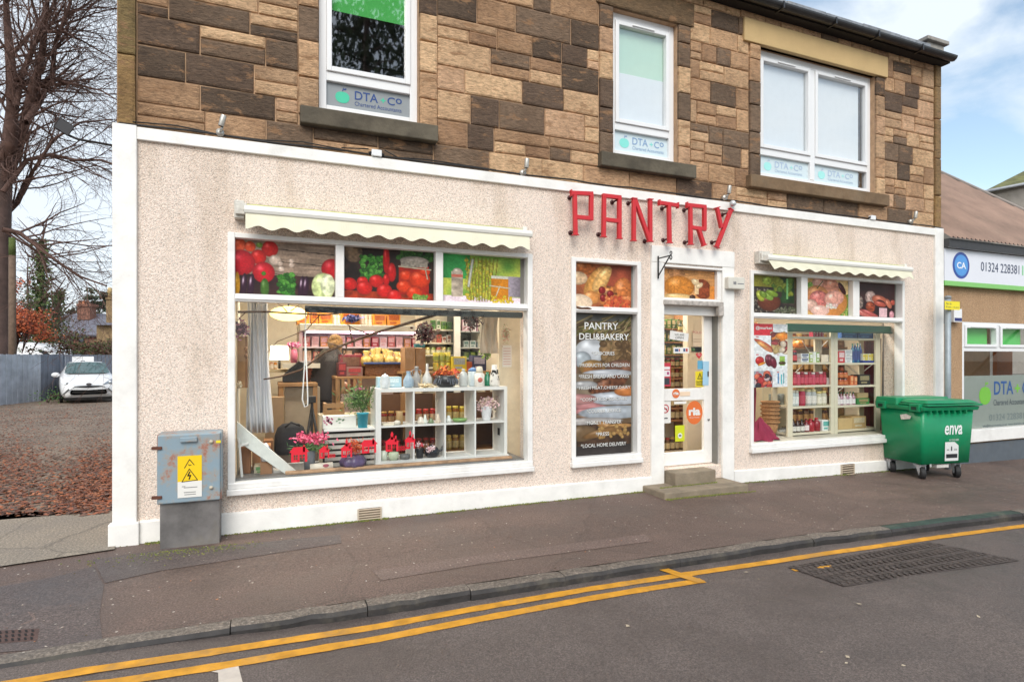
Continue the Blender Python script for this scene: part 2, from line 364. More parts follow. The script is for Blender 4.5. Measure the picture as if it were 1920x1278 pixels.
mb = MB(); mb.box(fx(1750), X1 + .02, -.035, .05, -.4, ZB1 + .01); mb.build('corner_pilaster', WHITE, bld, .008)
def plinth(xa, xb, n):
    mb = MB()
    for i in range(n):
        a = xa + (xb - xa) * i / n; b = xa + (xb - xa) * (i + 1) / n
        def zt(x): return .178 - .006 * max(0, x) + G(x) * .8
        mb.add([(a, -.03, -.4), (b, -.03, -.4), (b, -.03, zt(b)), (a, -.03, zt(a)), (a, .0, zt(a) + .012), (b, .0, zt(b) + .012)], [(0, 1, 2, 3), (3, 2, 5, 4)])
    mb.add([(xb, -.03, -.4), (xb, 0, -.4), (xb, 0, .2), (xb, -.03, .18)], [(0, 1, 2, 3)])
    return mb
plinth(fx(258) + .02, fx(1220), 8).build('plinth', WHITE, bld); plinth(fx(1374), fx(1750), 5).build('plinth', WHITE, bld)
zh = fz(1220, 460)
mb = MB(); mb.box(fx(1219), DR[0], -.03, .02, -.2, zh - .2); mb.box(fx(1219), fx(1374), -.034, .02, zh - .2, zh); mb.box(DR[1], fx(1374), -.03, .02, -.3, zh - .2)
mb.build('door_surround', WHITE, bld, .006)
UZ0, UZ1 = 3.96, 5.69
UX = [(fx(598, .05), fx(785, .05)), (fx(1148, .05), fx(1269, .05)), (fx(1423, .05), fx(1639, .05))]
oh = [(a, b, UZ0, UZ1) for a, b in UX]
mb = MB(); wall_holes(mb, X0, X1 + .02, ZB1 - .1, ZT, oh, .045, .34)
mb.quad((X0, .045, 3.3), (X0, .045, ZT), (X0, 9, ZT), (X0, 9, 3.3)); mb.quad((X1 + .02, 9, 3.3), (X1 + .02, 9, ZT), (X1 + .02, .045, ZT), (X1 + .02, .045, 3.3))
mb.build('upper_wall', MORTAR, bld)
darkpts = [(470, 53), (448, 87), (297, 137), (392, 150), (447, 200), (533, 102), (587, 257), (882, 34), (1008, 9), (1100, 54), (1066, 72), (1028, 96), (923, 103), (1088, 125), (1039, 188), (882, 260), (963, 208), (1350, 114), (1348, 40), (1375, 197), (1317, 237), (1357, 246), (1380, 278), (865, 291), (1285, 354), (1700, 179), (1683, 198), (1693, 270), (1686, 291), (1693, 313), (1683, 382), (1600, 389), (1683, 410), (1480, 372), (690, 268), (780, 285), (300, 30), (1400, 60), (1560, 75), (1690, 120)]
dk = [FP(a, b, .02) for a, b in darkpts]
TAN = [S(200, 170, 138), S(192, 160, 128), S(208, 178, 144), S(184, 152, 122), S(194, 162, 134), S(178, 150, 122)]
DK = [S(106, 90, 76), S(98, 82, 70), S(120, 102, 86), S(90, 76, 64)]; random.seed(23)
MID = [S(166, 136, 108), S(156, 126, 100), S(172, 142, 114)]
def stone_block(mb, a, b, c, d, col=None, yf=.022, rough=True):
    g = .004
    dark = any(a - .01 <= p[0] <= b + .01 and c - .01 <= p[1] <= d + .01 for p in dk)
    if col is None:
        r = rnd()
        col = random.choice(DK) if dark else (random.choice(DK) if r < .02 else random.choice(MID) if r < .26 else random.choice(TAN))
    y = yf + U(-.005, .005); k = .008
    vs = [(a + g, .05, c + g), (b - g, .05, c + g), (b - g, .05, d - g), (a + g, .05, d - g),
          (a + g + k * rnd(), y + .008, c + g + k * rnd()), (b - g - k * rnd(), y + .008, c + g + k * rnd()), (b - g - k * rnd(), y + .008, d - g - k * rnd()), (a + g + k * rnd(), y + .008, d - g - k * rnd())]
    i = .02
    vs += [(vs[4][0] + i, y, vs[4][2] + i * .8), (vs[5][0] - i, y + U(-.004, .004), vs[5][2] + i * .8), (vs[6][0] - i, y, vs[6][2] - i * .8), (vs[7][0] + i, y + U(-.004, .004), vs[7][2] - i * .8)]
    mb.add(vs, [(0, 1, 5, 4), (1, 2, 6, 5), (2, 3, 7, 6), (3, 0, 4, 7), (4, 5, 9, 8), (5, 6, 10, 9), (6, 7, 11, 10), (7, 4, 8, 11), (8, 9, 10, 11)], tuple(x * c_ for x, c_ in zip(col, (1.25, 1.17, 1.07))))
def panel(mb, x0, x1, z0, z1, small=False):
    hs = []; z = z0
    while z < z1 - .12:
        h = U(.2, .3); hs.append(h); z += h
    hs = hs or [z1 - z0]; k = (z1 - z0) / sum(hs); z = z0
    for h in hs:
        h *= k; x = x0 - U(0, .15)
        while x < x1:
            wd = U(.22, .45) if small else U(.3, .72)
            a, b = max(x, x0), min(x + wd, x1)
            if x1 - b < .12: b = x1
            if b - a > .05:
                if h > .2 and rnd() < .33:
                    q = z + h * U(.42, .58); m_ = a + (b - a) * U(.4, .6)
                    if b - a > .5 and rnd() < .5:
                        stone_block(mb, a, m_, z, q); stone_block(mb, m_, b, z, q); stone_block(mb, a, b, q, z + h)
                    else:
                        stone_block(mb, a, b, z, q); stone_block(mb, a, b, q, z + h)
                else: stone_block(mb, a, b, z, z + h)
            x = b if b >= x1 else x + wd
        z += h
MG = .19
mb = MB()
Z3 = 3.80; ZLN = 6.0
xs = [fx(256, .03)] + [e for a, b in UX for e in (a - MG, b + MG)] + [fx(1751, .03)]
panel(mb, xs[0], xs[-1], ZB1 + .005, Z3)
for i in range(4): panel(mb, xs[2 * i], xs[2 * i + 1], Z3, ZLN, small=i > 1)
panel(mb, xs[0], xs[-1], ZLN, ZT, True)
for a, b in ((X0, fx(256, .03)), (fx(1751, .03), X1 + .03)):
    z = ZB1 + .005
    while z < ZT - .05:
        h = min(U(.42, .62), ZT - z); stone_block(mb, a, b, z, z + h, random.choice([S(150, 124, 84), S(132, 110, 78), S(120, 104, 70)]), .0); z += h
mb.build('stone_facing', STONE, bld)
wins = []
for wi, (a, b) in enumerate(UX):
    for e0, e1 in ((a - MG, a), (b, b + MG)):
        mb = MB(); z = 3.9
        while z < UZ1 - .01:
            h = min(U(.26, .36), UZ1 - z)
            if UZ1 - z - h < .1: h = UZ1 - z
            c = random.choice(DK) if rnd() < (.12, .5, .35)[wi] else random.choice(TAN)
            stone_block(mb, e0, e1, z, z + h, c, .008); z += h
            mb.box(e0 + (.002 if e0 == b else MG - .003), e0 + (.003 if e0 == b else MG - .002), .03, .33, z - h + .004, z - .004, c)
        mb.build('window_margin', STONE, bld)
    mb = MB()
    if wi < 2: stone_block(mb, a - MG - .05, b + MG + .05, UZ1, UZ1 + .29, S(110, 92, 70), .004); mb.build('lintel', STONE, bld)
    if wi == 2:
        mb = MB(); mb.box(fx(1395), fx(1664), -.012, .1, UZ1, UZ1 + .3); mb.build('lintel', M(S(206, 176, 126, .85), .9, var=.08, vs=3, bump=.2), bld, .008)
    sx0, sx1 = [(563, 822), (1128, 1306), (1408, 1668)][wi]
    mb = MB(); mb.box(fx(sx0, -.06), fx(sx1, -.06), -.065, .16, 3.79, 3.955); mb.build('window_sill', SILL if wi < 2 else M(S(128, 104, 78, .85), .9, var=.3, vs=5, bump=.5, bs=30, dirt=.4), bld, .012)
    wobj = thing('window', None, None, (a, .1, UZ0)); wobj.parent = bld; wobj.location = Vector((a, .1, UZ0)) - WL[bld.name]
    yf, yb = .11, .18; t = .075; zt0, zt1 = 4.30, 4.39
    if wi == 1: zt0, zt1 = 4.30, 4.385
    mb = MB()
    mb.box(a, a + t, yf, yb, UZ0, UZ1); mb.box(b - t, b, yf, yb, UZ0, UZ1)
    mb.box(a + t, b - t, yf, yb, UZ0, UZ0 + .1); mb.box(a + t, b - t, yf, yb, UZ1 - .09, UZ1); mb.box(a + t, b - t, yf, yb, zt0, zt1)
    bays = [(a + t, b - t)]
    if wi == 2:
        m_ = fx(1523, .11); mb.box(m_ - .045, m_ + .045, yf - .003, yb + .003, UZ0 + .1, UZ1 - .09); bays = [(a + t, m_ - .045), (m_ + .045, b - t)]
    mb.build('frame', UPVC, wobj, .006)
    for (p, q) in bays:
        mb = MB(); s_ = .05; z0_, z1_ = zt1, UZ1 - .09
        mb.box(p, p + s_, .09, .16, z0_, z1_); mb.box(q - s_, q, .09, .16, z0_, z1_); mb.box(p + s_, q - s_, .09, .16, z0_, z0_ + s_); mb.box(p + s_, q - s_, .09, .16, z1_ - s_, z1_)
        c_ = (p + q) / 2; mb.box(c_ - .16, c_ + .16, .075, .09, z1_ - .035, z1_ - .015)
        mb.build('sash', UPVC, wobj, .006)
        mb = MB(); z_ = z0_ + s_; zz = z1_ - s_; mb.quad((p + s_, .133, z_), (q - s_, .133, z_), (q - s_, .133, zz), (p + s_, .133, zz)); z_ = UZ0 + .1; mb.quad((p, .153, z_), (q, .153, z_), (q, .153, zt0), (p, .153, zt0)); mb.build('glass', GLASSU, wobj)
    wins.append((wobj, bays, zt0, zt1))
GB = M(S(96, 214, 106, .75), .8, var=.03); PB = M(S(240, 244, 248, .95), .85, var=.03)  # PB: pale sky reflection put into a surface colour
mb = MB(); mb.box(X0 + .1, X1 - .1, 3.2, 3.3, 3.6, ZT); mb.box(X0 + .1, X1 - .1, .36, 3.2, 3.5, 3.6); mb.box(X0 + .1, X1 - .1, .36, 3.2, ZT - .1, ZT - .02)
mb.build('upper_room', M(S(150, 150, 142), .8), bld)
for wi, (wobj, bays, zt0, zt1) in enumerate(wins):
    for bi, (p, q) in enumerate(bays):
        e = p - .02, q + .02
        if wi == 0:
            mb = MB(); mb.box(e[0], e[1], .175, .18, 5.03, UZ1 - .02); mb.build('green_blind', GB, wobj)
        elif wi == 1:
            mb = MB(); mb.box(e[0], e[1] - .02, .175, .18, 5.02, UZ1 - .02); mb.build('green_blind', M(S(206, 238, 216, .9), .8, var=.03), wobj)
            mb = MB(); mb.box(e[0], e[1] - .02, .172, .177, zt1, 5.02); mb.build('sky_reflection_sheet', PB, wobj)  # pale sheet added behind the pane to stand in for reflected sky
        else:
            mb = MB(); mb.box(e[0], e[1] - (.12 if bi else .02), .172, .177, zt1, UZ1 - .02); mb.build('sky_reflection_sheet', PB, wobj)  # same here, sky reflection of the wide window painted as a sheet
mb = MB(); ex0, ex1 = X0 - .1, fx(1791, -.2)
SL = M(S(74, 78, 84), .6, var=.35, vs=6, bump=.5, bs=20)
mb.add([(ex0, -.14, ZT + .06), (X1 + .1, -.14, ZT + .06), (X1 + .1, 4.5, ZT + 2.3), (ex0, 4.5, ZT + 2.3), (ex0, -.14, ZT + .02), (X1 + .1, -.14, ZT + .02), (X1 + .1, 4.5, ZT + 2.2), (ex0, 4.5, ZT + 2.2)], [(0, 1, 2, 3), (7, 6, 5, 4), (0, 4, 5, 1), (1, 5, 6, 2)])
xx = ex0
while xx < X1 - .3:
    mb.box(xx + .004, xx + .25, -.17 + U(-.01, .01), .3, ZT + .06, ZT + .085, R=Matrix.Rotation(.0, 3, 'X')); xx += .26
mb.build('roof', SL, bld)
mb = MB()
x = fx(1400)
while x < fx(1730): q = U(.5, .9); mb.box(x, min(x + q - .01, fx(1733)), -.10, .02, ZT + .09, ZT + .2 + U(-.012, .012)); x += q
mb.build('lead_edge', M(S(150, 154, 160, .8), .5, var=.5, vs=9, dirt=.5), bld, .01)
mb = MB(); mb.box(X0 - .08, X1 + .06, -.1, .05, ZT, ZT + .05); mb.build('eaves_board', M(S(46, 42, 38), .8), bld)
mb = MB(); n = 10; r = .065; gp = []
for i in range(n + 1):
    q = PI + PI * i / n; gp.append((math.cos(q) * r, math.sin(q) * r))
gy, gz = -.175, ZT + .05
for k in range(n):
    a, b = gp[k], gp[k + 1]; mb.quad((ex0, gy + a[0], gz + a[1]), (ex0, gy + b[0], gz + b[1]), (ex1, gy + b[0], gz + b[1]), (ex1, gy + a[0], gz + a[1]))
    mb.quad((ex0, gy + a[0] * .93, gz + a[1] * .93), (ex1, gy + a[0] * .93, gz + a[1] * .93), (ex1, gy + b[0] * .93, gz + b[1] * .93), (ex0, gy + b[0] * .93, gz + b[1] * .93))
mb.poly([(ex1, gy + a[0], gz + a[1]) for a in gp])
for px in (1462, 1560, 1640, 1722): x = fx(px, -.17); mb.box(x - .012, x + .012, gy - .07, gy + .07, gz - .075, gz + .012)
mb.build('gutter', M(S(44, 42, 42), .35, var=.3), bld)
mb = MB(); mb.box(fx(1733, .1), fx(1764, .1), .05, .5, ZT + .1, ZT + .36); mb.box(fx(1728, .1), fx(1768, .1), .0, .55, ZT + .36, ZT + .42); mb.build('skew_block', M(S(150, 146, 140), .85, var=.25, bump=.3), bld, .01)
mb = MB(); mb.tube([(X1 + .05, .2, ZT + .12), (X1 + .05, 4.4, ZT + 2.3)], .05); mb.build('lead_flashing', M(S(120, 124, 130), .5), bld)
PT = M(S(242, 240, 236, .9), .42, var=.06, vs=5, bump=.15, bs=50, dirt=.22)
def shopwin(a, b, cuts, s=.06):
    o = thing('window', None, None, (a, 0, ZS)); o.parent = bld; o.location = Vector((a, 0, ZS)) - WL[bld.name]
    mb = MB(); y0, y1 = -.03, .10
    mb.box(a, a + s, y0, y1, ZS + .08, ZA); mb.box(b - s, b, y0, y1, ZS + .08, ZA); mb.box(a + s, b - s, y0 + .002, y1, ZP, ZA - .002)
    mb.box(a + s, b - s, y0 + .002, y1, ZL, ZQ)
    mb.box(a + s, b - s, y0 - .012, y0 + .04, ZL + .018, ZL + .032)
    for c in cuts: mb.box(c[0], c[1], y0 + .006, y1, ZQ, ZP)
    mb.build('frame', PT, o, .006)
    mb = MB(); mb.box(a - .008, b + .008, -.065, .12, ZS - .004, ZS + .05); mb.box(a + .0, b - .0, -.04, .12, ZS + .05, ZS + .105); mb.build('sill', PT, o, .008)
    return o
w1 = shopwin(W1[0], W1[1], [(fx(629), fx(645)), (fx(816), fx(830))])
w2 = shopwin(W2[0], W2[1], [], .055)
w3 = shopwin(W3[0], W3[1], [(fx(1500), fx(1512)), (fx(1597), fx(1609))], .05)
for o, (a, b), s in ((w1, W1, .06), (w3, W3, .05)):
    mb = MB(); mb.quad((a + s, .058, ZS + .1), (b - s, .058, ZS + .1), (b - s, .058, ZL), (a + s, .058, ZL)); mb.build('glass', GLASS, o)
for o, (a, b), s in ((w1, W1, .06), (w2, W2, .055), (w3, W3, .05)):
    mb = MB(); mb.box(a + s, b - s, .075, .095, ZQ - .01, ZP + .01); mb.build('backing_board', M(S(120, 118, 112), .7), o)
mb = MB(); mb.box(W2[0] + .05, W2[1] - .05, .075, .095, ZS + .09, ZL + .01); mb.build('backing_board', M(S(120, 118, 112), .7), w2)
mb = MB(); x = fx(1078); mb.poly([(x, -.0365, ZL + .045), (x + .05, -.0365, ZL + .03), (x + .16, -.0365, ZL + .03), (x + .2, -.0365, ZL + .045), (x + .15, -.0365, ZL + .062), (x + .07, -.0365, ZL + .055), (x, -.0365, ZL + .07)], (0, .004, 0)); mb.build('rotten_patch', M(S(96, 66, 48), .9, var=.5, vs=30), w2)
dr = thing('door', None, None, (DR[0], .14, STEP)); dr.parent = bld; dr.location = Vector((DR[0], .14, STEP)) - WL[bld.name]
DY = .15
dx0, dx1 = DR[0] + .0, fx(1335, DY); dzt = fz(1290, 577, DY); dzb = STEP + .01
g0, g1 = dx0 + .12, fx(1320, DY)
def dz(py): return fz(1290, py, DY)
mb = MB()
mb.box(dx0, g0, DY, DY + .045, dzb, dzt); mb.box(g1, dx1, DY, DY + .045, dzb, dzt)
mb.box(g0, g1, DY + .001, DY + .044, dz(591), dzt - .0); mb.box(g0, g1, DY + .001, DY + .044, dz(750), dz(728)); mb.box(g0, g1, DY + .001, DY + .044, dzb, dz(846))
mb.build('leaf', PT, dr, .004)
g0 = dx0 + .02
mb = MB(); z_ = dz(846) - .01; zz = dz(591) + .01; mb.quad((dx0 + .11, DY + .022, z_), (g1 + .01, DY + .022, z_), (g1 + .01, DY + .022, zz), (dx0 + .11, DY + .022, zz)); mb.build('glass', GLASS, dr)
mb = MB(); mb.box(dx1, dx1 + .035, .06, .24, STEP, dzt + .04); mb.build('frame_post', M(S(120, 118, 112), .6, dirt=.6), dr)
mb = MB(); mb.box(dx1 + .035, DR[1], .02, .24, STEP, dzt + .1); mb.box(DR[0], dx1, .1, .24, dzt, dzt + .04); mb.build('frame', PT, dr, .004)
mb = MB(); yk = fz(1328, 786, DY)
mb.lathe([(.0, -.004), (.014, -.004), (.014, .012), (0, .014)], (0, 0, 0), 12); vs = mb.v; mb.v = [(fx(1328, DY) + p[0], DY - p[2], yk + p[1]) for p in vs]; mb.build('lock', M(S(150, 150, 150), .3, 1), dr); mb = MB(); mb.box(fx(1327, DY) - .01, fx(1327, DY) + .012, DY - .006, DY, yk + .55, yk + .62); mb.build('upper_lock', M(S(150, 150, 150), .3, 1), dr)
mb = MB(); zt_ = fz(1243, 563); mb.box(fx(1241), fx(1354, -.02), -.05, .08, zt_ - .052, zt_ + .006); mb.box(fx(1342), fx(1352), -.055, .0, zt_ - .17, zt_ - .05); mb.build('shutter_rail', M(S(178, 170, 162), .6, var=.45, vs=22, dirt=.9), bld, .006)
mb = MB(); mb.box(DR[0], DR[1], .0, .06, zt_ + .006, zt_ + .04); mb.box(fx(1345), DR[1], .0, .06, zt_ + .04, DTOP); mb.box(DR[0], DR[1], -.03, .03, DTOP - .02, DTOP + .008); mb.box(DR[0], DR[1], .06, .1, dzt - .1, DTOP); mb.build('transom_frame', PT, bld, .004)
SM = M(S(150, 136, 116, .8), .9, var=.25, vs=7, bump=.6, bs=50, dirt=.5)
mb = MB(); S1Y = GP(1244, 889, STEP)[1]; S2Y = GP(1247, 924, .07)[1]; S2A, S2B = GP(1247, 924, .07)[0], GP(1403, 907, .07)[0]; S1B = GP(1355, 883, STEP)[0]; print('STEP', S1Y, S2Y, S2A, S2B, S1B); mb.box(fx(1244) + .005, DR[1] + .01, .001, .3, -.3, STEP - .002); mb.box(fx(1244) + .005, S1B, S1Y, 0, -.3, STEP); mb.build('door_step', SM, bld, .015)
mb = MB(); mb.box(S2A, S2B, S2Y, -.0, -.3, .07); mb.build('door_step', SM, bld, .015)
IZ0, IZ1 = STEP - .02, 2.95; RY = 5.2
mb = MB(); mb.quad((X0 + .1, .1, IZ0), (X1 - .1, .1, IZ0), (X1 - .1, RY, IZ0), (X0 + .1, RY, IZ0)); mb.build('interior_floor', M(S(176, 160, 138), .4, var=.15), bld)
mb = MB(); mb.quad((X0 + .1, .26, IZ1), (X0 + .1, RY, IZ1), (X1 - .1, RY, IZ1), (X1 - .1, .26, IZ1)); mb.quad((X0 + .15, .26, IZ0), (X0 + .15, RY, IZ0), (X0 + .15, RY, IZ1), (X0 + .15, .26, IZ1)); mb.quad((X1 - .12, .26, IZ0), (X1 - .12, .26, IZ1), (X1 - .12, RY, IZ1), (X1 - .12, RY, IZ0)); mb.quad((X0 + .1, RY, IZ0), (X1 - .1, RY, IZ0), (X1 - .1, RY, IZ1), (X0 + .1, RY, IZ1))
mb.build('interior_wall', ROOM, bld)
mb = MB(); xp = fx(1000, .3); mb.box(xp, xp + .1, .9, RY, IZ0, IZ1); mb.build('partition_wall', ROOM, bld); mb = MB(); xp = fx(1289, .9); mb.box(xp, xp + .7, .9, 1.0, IZ0, IZ1); mb.build('partition_wall', ROOM, bld)
def lamp(x, y, w_, d_, e, z=IZ1, col=(1, .9, .76)):
    o = thing('ceiling_light', None, 'ceiling light', (x, y, z - .06), 'ceiling lights inside the shop')
    mb = MB(); mb.box(x - w_ / 2 - .02, x + w_ / 2 + .02, y - d_ / 2 - .02, y + d_ / 2 + .02, z - .05, z - .004); mb.build('housing', UPVC, o)
    mb = MB(); mb.box(x - w_ / 2, x + w_ / 2, y - d_ / 2, y + d_ / 2, z - .058, z - .051); mb.build('diffuser', M((1, .95, .85), .5, var=0, emit=4), o)
    l = bpy.data.lights.new('panel_light', 'AREA'); l.shape = 'RECTANGLE'; l.size = w_; l.size_y = d_; l.energy = e; l.color = col
    lo = bpy.data.objects.new('panel_light', l); COL.objects.link(lo); lo.parent = o; lo.location = (0, 0, -.012); lo.visible_camera = True
    return o
for i, (x, y, e, lb) in enumerate([(.8, 1.0, 24, 'white ceiling light nearest the big window glass at its left'), (2.9, 1.1, 24, 'white ceiling light over the white cube display unit'), (.9, 3.4, 21, 'white ceiling light over the counter at the back left'), (3.0, 3.5, 20, 'white ceiling light over the back shelves right of the counter'), (4.9, 1.6, 30, 'white ceiling light just inside the glazed door'), (7.0, .95, 26, 'white ceiling light over the shelving in the right window'), (7.2, 3.2, 22, 'white ceiling light deep behind the right window')]):
    o = lamp(x, y, 1.1, .25, e); o['label'] = lb
def asphalt(name, c0, c1, speck, scale=90, wet=.45, crack=0, patch=(.42, .7)):
    m, nt, p = newmat(name); L = nt.links.new; tc = N(nt, 'ShaderNodeTexCoord')
    n1 = N(nt, 'ShaderNodeTexNoise', i_Scale=1.3, i_Detail=10.0, i_Roughness=.65); L(tc.outputs['Object'], n1.inputs['Vector'])
    r = ramp(nt, [(patch[0] - .1, c0), (patch[1], c1)]); L(n1.outputs[0], r.inputs[0])
    n2 = N(nt, 'ShaderNodeTexNoise', i_Scale=scale, i_Detail=3.0, i_Roughness=.8); L(tc.outputs['Object'], n2.inputs['Vector'])
    r2 = ramp(nt, [(.35, .55), (.5, .95), (.66, 1.75)]); L(n2.outputs[0], r2.inputs[0])
    mx = N(nt, 'ShaderNodeMix', data_type='RGBA', blend_type='MULTIPLY'); mx.inputs[0].default_value = 1; L(r.outputs[0], mx.inputs[6]); L(r2.outputs[0], mx.inputs[7]); last = mx.outputs[2]
    if speck:
        v = N(nt, 'ShaderNodeTexVoronoi', i_Scale=16.0); L(tc.outputs['Object'], v.inputs['Vector'])
        sp = N(nt, 'ShaderNodeSeparateColor'); L(v.outputs['Color'], sp.inputs[0])
        n3 = N(nt, 'ShaderNodeTexNoise', i_Scale=.9, i_Detail=4.0); L(tc.outputs['Object'], n3.inputs['Vector'])
        th = N(nt, 'ShaderNodeMath', operation='LESS_THAN', n_1=.12); L(v.outputs['Distance'], th.inputs[0])
        t2 = N(nt, 'ShaderNodeMath', operation='GREATER_THAN', n_1=.62); L(sp.outputs[1], t2.inputs[0])
        t3 = N(nt, 'ShaderNodeMath', operation='GREATER_THAN', n_1=.47); L(n3.outputs[0], t3.inputs[0])
        a = N(nt, 'ShaderNodeMath', operation='MULTIPLY'); L(th.outputs[0], a.inputs[0]); L(t2.outputs[0], a.inputs[1])
        b = N(nt, 'ShaderNodeMath', operation='MULTIPLY'); L(a.outputs[0], b.inputs[0]); L(t3.outputs[0], b.inputs[1])
        c = N(nt, 'ShaderNodeMath', operation='MULTIPLY', n_1=speck); L(b.outputs[0], c.inputs[0])
        m2 = N(nt, 'ShaderNodeMix', data_type='RGBA'); L(c.outputs[0], m2.inputs[0]); L(last, m2.inputs[6]); m2.inputs[7].default_value = (*S(190, 180, 168), 1); last = m2.outputs[2]
    if crack:
        n5 = N(nt, 'ShaderNodeTexNoise', i_Scale=3.0, i_Detail=6.0); L(tc.outputs['Object'], n5.inputs['Vector']); av = N(nt, 'ShaderNodeMix', data_type='RGBA'); av.inputs[0].default_value = .12; L(tc.outputs['Object'], av.inputs[6]); L(n5.outputs['Color'], av.inputs[7])
        v2 = N(nt, 'ShaderNodeTexVoronoi', i_Scale=.75, feature='DISTANCE_TO_EDGE'); L(av.outputs[2], v2.inputs['Vector']); rc = ramp(nt, [(.0, .35), (.011, 1)]); L(v2.outputs['Distance'], rc.inputs[0])
        vc = N(nt, 'ShaderNodeTexVoronoi', i_Scale=.75); L(av.outputs[2], vc.inputs['Vector']); sc_ = N(nt, 'ShaderNodeSeparateColor'); L(vc.outputs['Color'], sc_.inputs[0]); rp = ramp(nt, [(.0, .8), (1, 1.1)]); L(sc_.outputs[0], rp.inputs[0])
        for q in (rc, rp): mq = N(nt, 'ShaderNodeMix', data_type='RGBA', blend_type='MULTIPLY'); mq.inputs[0].default_value = crack; L(last, mq.inputs[6]); L(q.outputs[0], mq.inputs[7]); last = mq.outputs[2]
    L(last, p.inputs['Base Color'])
    rr = ramp(nt, [(.4, wet), (.65, .85)]); L(n1.outputs[0], rr.inputs[0]); L(rr.outputs[0], p.inputs['Roughness'])
    bm = N(nt, 'ShaderNodeBump', i_Strength=.75, i_Distance=.008); L(n2.outputs[0], bm.inputs['Height']); L(bm.outputs[0], p.inputs['Normal'])
    return m
ROAD = asphalt('road_asphalt', S(82, 73, 69), S(106, 95, 89), 0, 110, .38)
PAVE = asphalt('pavement_asphalt', S(84, 69, 62), S(110, 92, 83), .9, 80, .5, crack=.3)
KH = .072
kp = [(0, 1238), (430, 1187), (690, 1138), (880, 1103), (1060, 1079), (1278, 1047), (1525, 1009), (1668, 990), (1920, 962)]
K = []
for a, b in kp:
    z = 0
    for _ in range(6): X, Y = GP(a, b, z); z = G(X) - .02
    K.append((X, Y))
print('KERB', [(round(a, 2), round(b, 2)) for a, b in K])
KA = np.polyfit([k[0] for k in K], [k[1] for k in K], 2)
def KY(X):
    X = max(-3, min(X, 13)); return float(np.polyval(KA, X))
def kdrop(X): return KH if X > .6 else max(.02, KH - (.6 - X) * .035)
def zr(X, Y): return G(X) - .02 - kdrop(X) + .0 * (KY(X) - Y)
def zp(X, Y): return G(X) - .02 * min(1, max(0, Y / KY(X)))
def strip(mb, xs, ylo, yhi, zf, ny=4):
    for i in range(len(xs) - 1):
        for j in range(ny):
            q = []
            for (x, t) in ((xs[i], j), (xs[i + 1], j), (xs[i + 1], j + 1), (xs[i], j + 1)):
                y = ylo(x) + (yhi(x) - ylo(x)) * t / ny; q.append((x, y, zf(x, y)))
            mb.quad(*q)
xs = [-40, -20, -10, -6, -4] + [-3 + .5 * i for i in range(34)] + [15, 18, 22, 30, 45, 70, 110]
KW = .12
mb = MB(); strip(mb, xs, lambda x: KY(x) + KW, lambda x: .05, zp); mb.build('pavement', PAVE, kind='structure')
mb = MB(); strip(mb, xs, lambda x: -45, lambda x: KY(x) + .01, zr, 8); mb.build('road', ROAD, kind='structure')
mb = MB(); mb.quad((-300, -300, -.7), (300, -300, -.7), (300, 300, -.7), (-300, 300, -.7)); mb.build('ground', M(S(92, 84, 70), .9, var=.3), kind='structure')
KM = M(S(66, 63, 62, .75), .8, var=.4, vs=6, bump=.7, bs=35, dirt=.5)
jx = [-3.2]
js = []
for px, py in ((430, 1187), (690, 1138), (880, 1103), (1060, 1079), (1278, 1047), (1525, 1009), (1668, 990), (1920, 962)):
    z = 0
    for _ in range(5): X, Y = GP(px, py, z); z = G(X) - .02
    js.append(X)
js = [-4.2, -3.2, -2.3] + js + [js[-1] + 1.3 * i for i in range(1, 9)]
mb = MB(); GRN = S(58, 96, 72)
mg = MB()
for i in range(len(js) - 1):
    a, b = js[i] + .003, js[i + 1] - .003
    dzr = U(-.006, .006); n = 7; rows = []
    for k in range(n + 1):
        x = a + (b - a) * k / n; y = KY(x) + U(-.011, .011); zt = G(x) - .018 + dzr + U(-.004, .004); zb = zt - kdrop(x) - .06
        rows.append([(x, y + .012, zb), (x, y - .004, zt - .03), (x, y + .012, zt - .006), (x, y + .03, zt), (x, y + KW, zt - .001), (x, y + KW, zb)])
    vs = [p for r in rows for p in r]; fs = [(k * 6 + j, (k + 1) * 6 + j, (k + 1) * 6 + j + 1, k * 6 + j + 1) for k in range(n) for j in range(5)]
    fs += [(5, 4, 3, 2, 1, 0), tuple(n * 6 + j for j in range(6))]
    T_ = mg if i == 9 else mb
    for q_ in fs: T_.m = 1 if (len(q_) == 4 and (q_[0] % 6) in (2, 3)) else 0; T_.add([vs[u] for u in q_], [tuple(range(len(q_)))])
KT = asphalt('kerb_top', S(92, 84, 76), S(116, 106, 96), .6, 50, .5)
mb.build('kerb', [KM, KT], kind='structure')
mg.build('kerb_green', [KM, M(S(56, 78, 68, .75), .8, var=.4, vs=6, bump=.7, bs=35, dirt=.4)], kind='structure').name = 'kerb'
YEL = M(S(226, 160, 40, .82), .7, var=.3, vs=9, bump=.3, bs=90, dirt=.6)
def road_pt(px, py):
    z = -.1
    for _ in range(6): X, Y = GP(px, py, z); z = zr(X, Y) + .004
    return X, Y
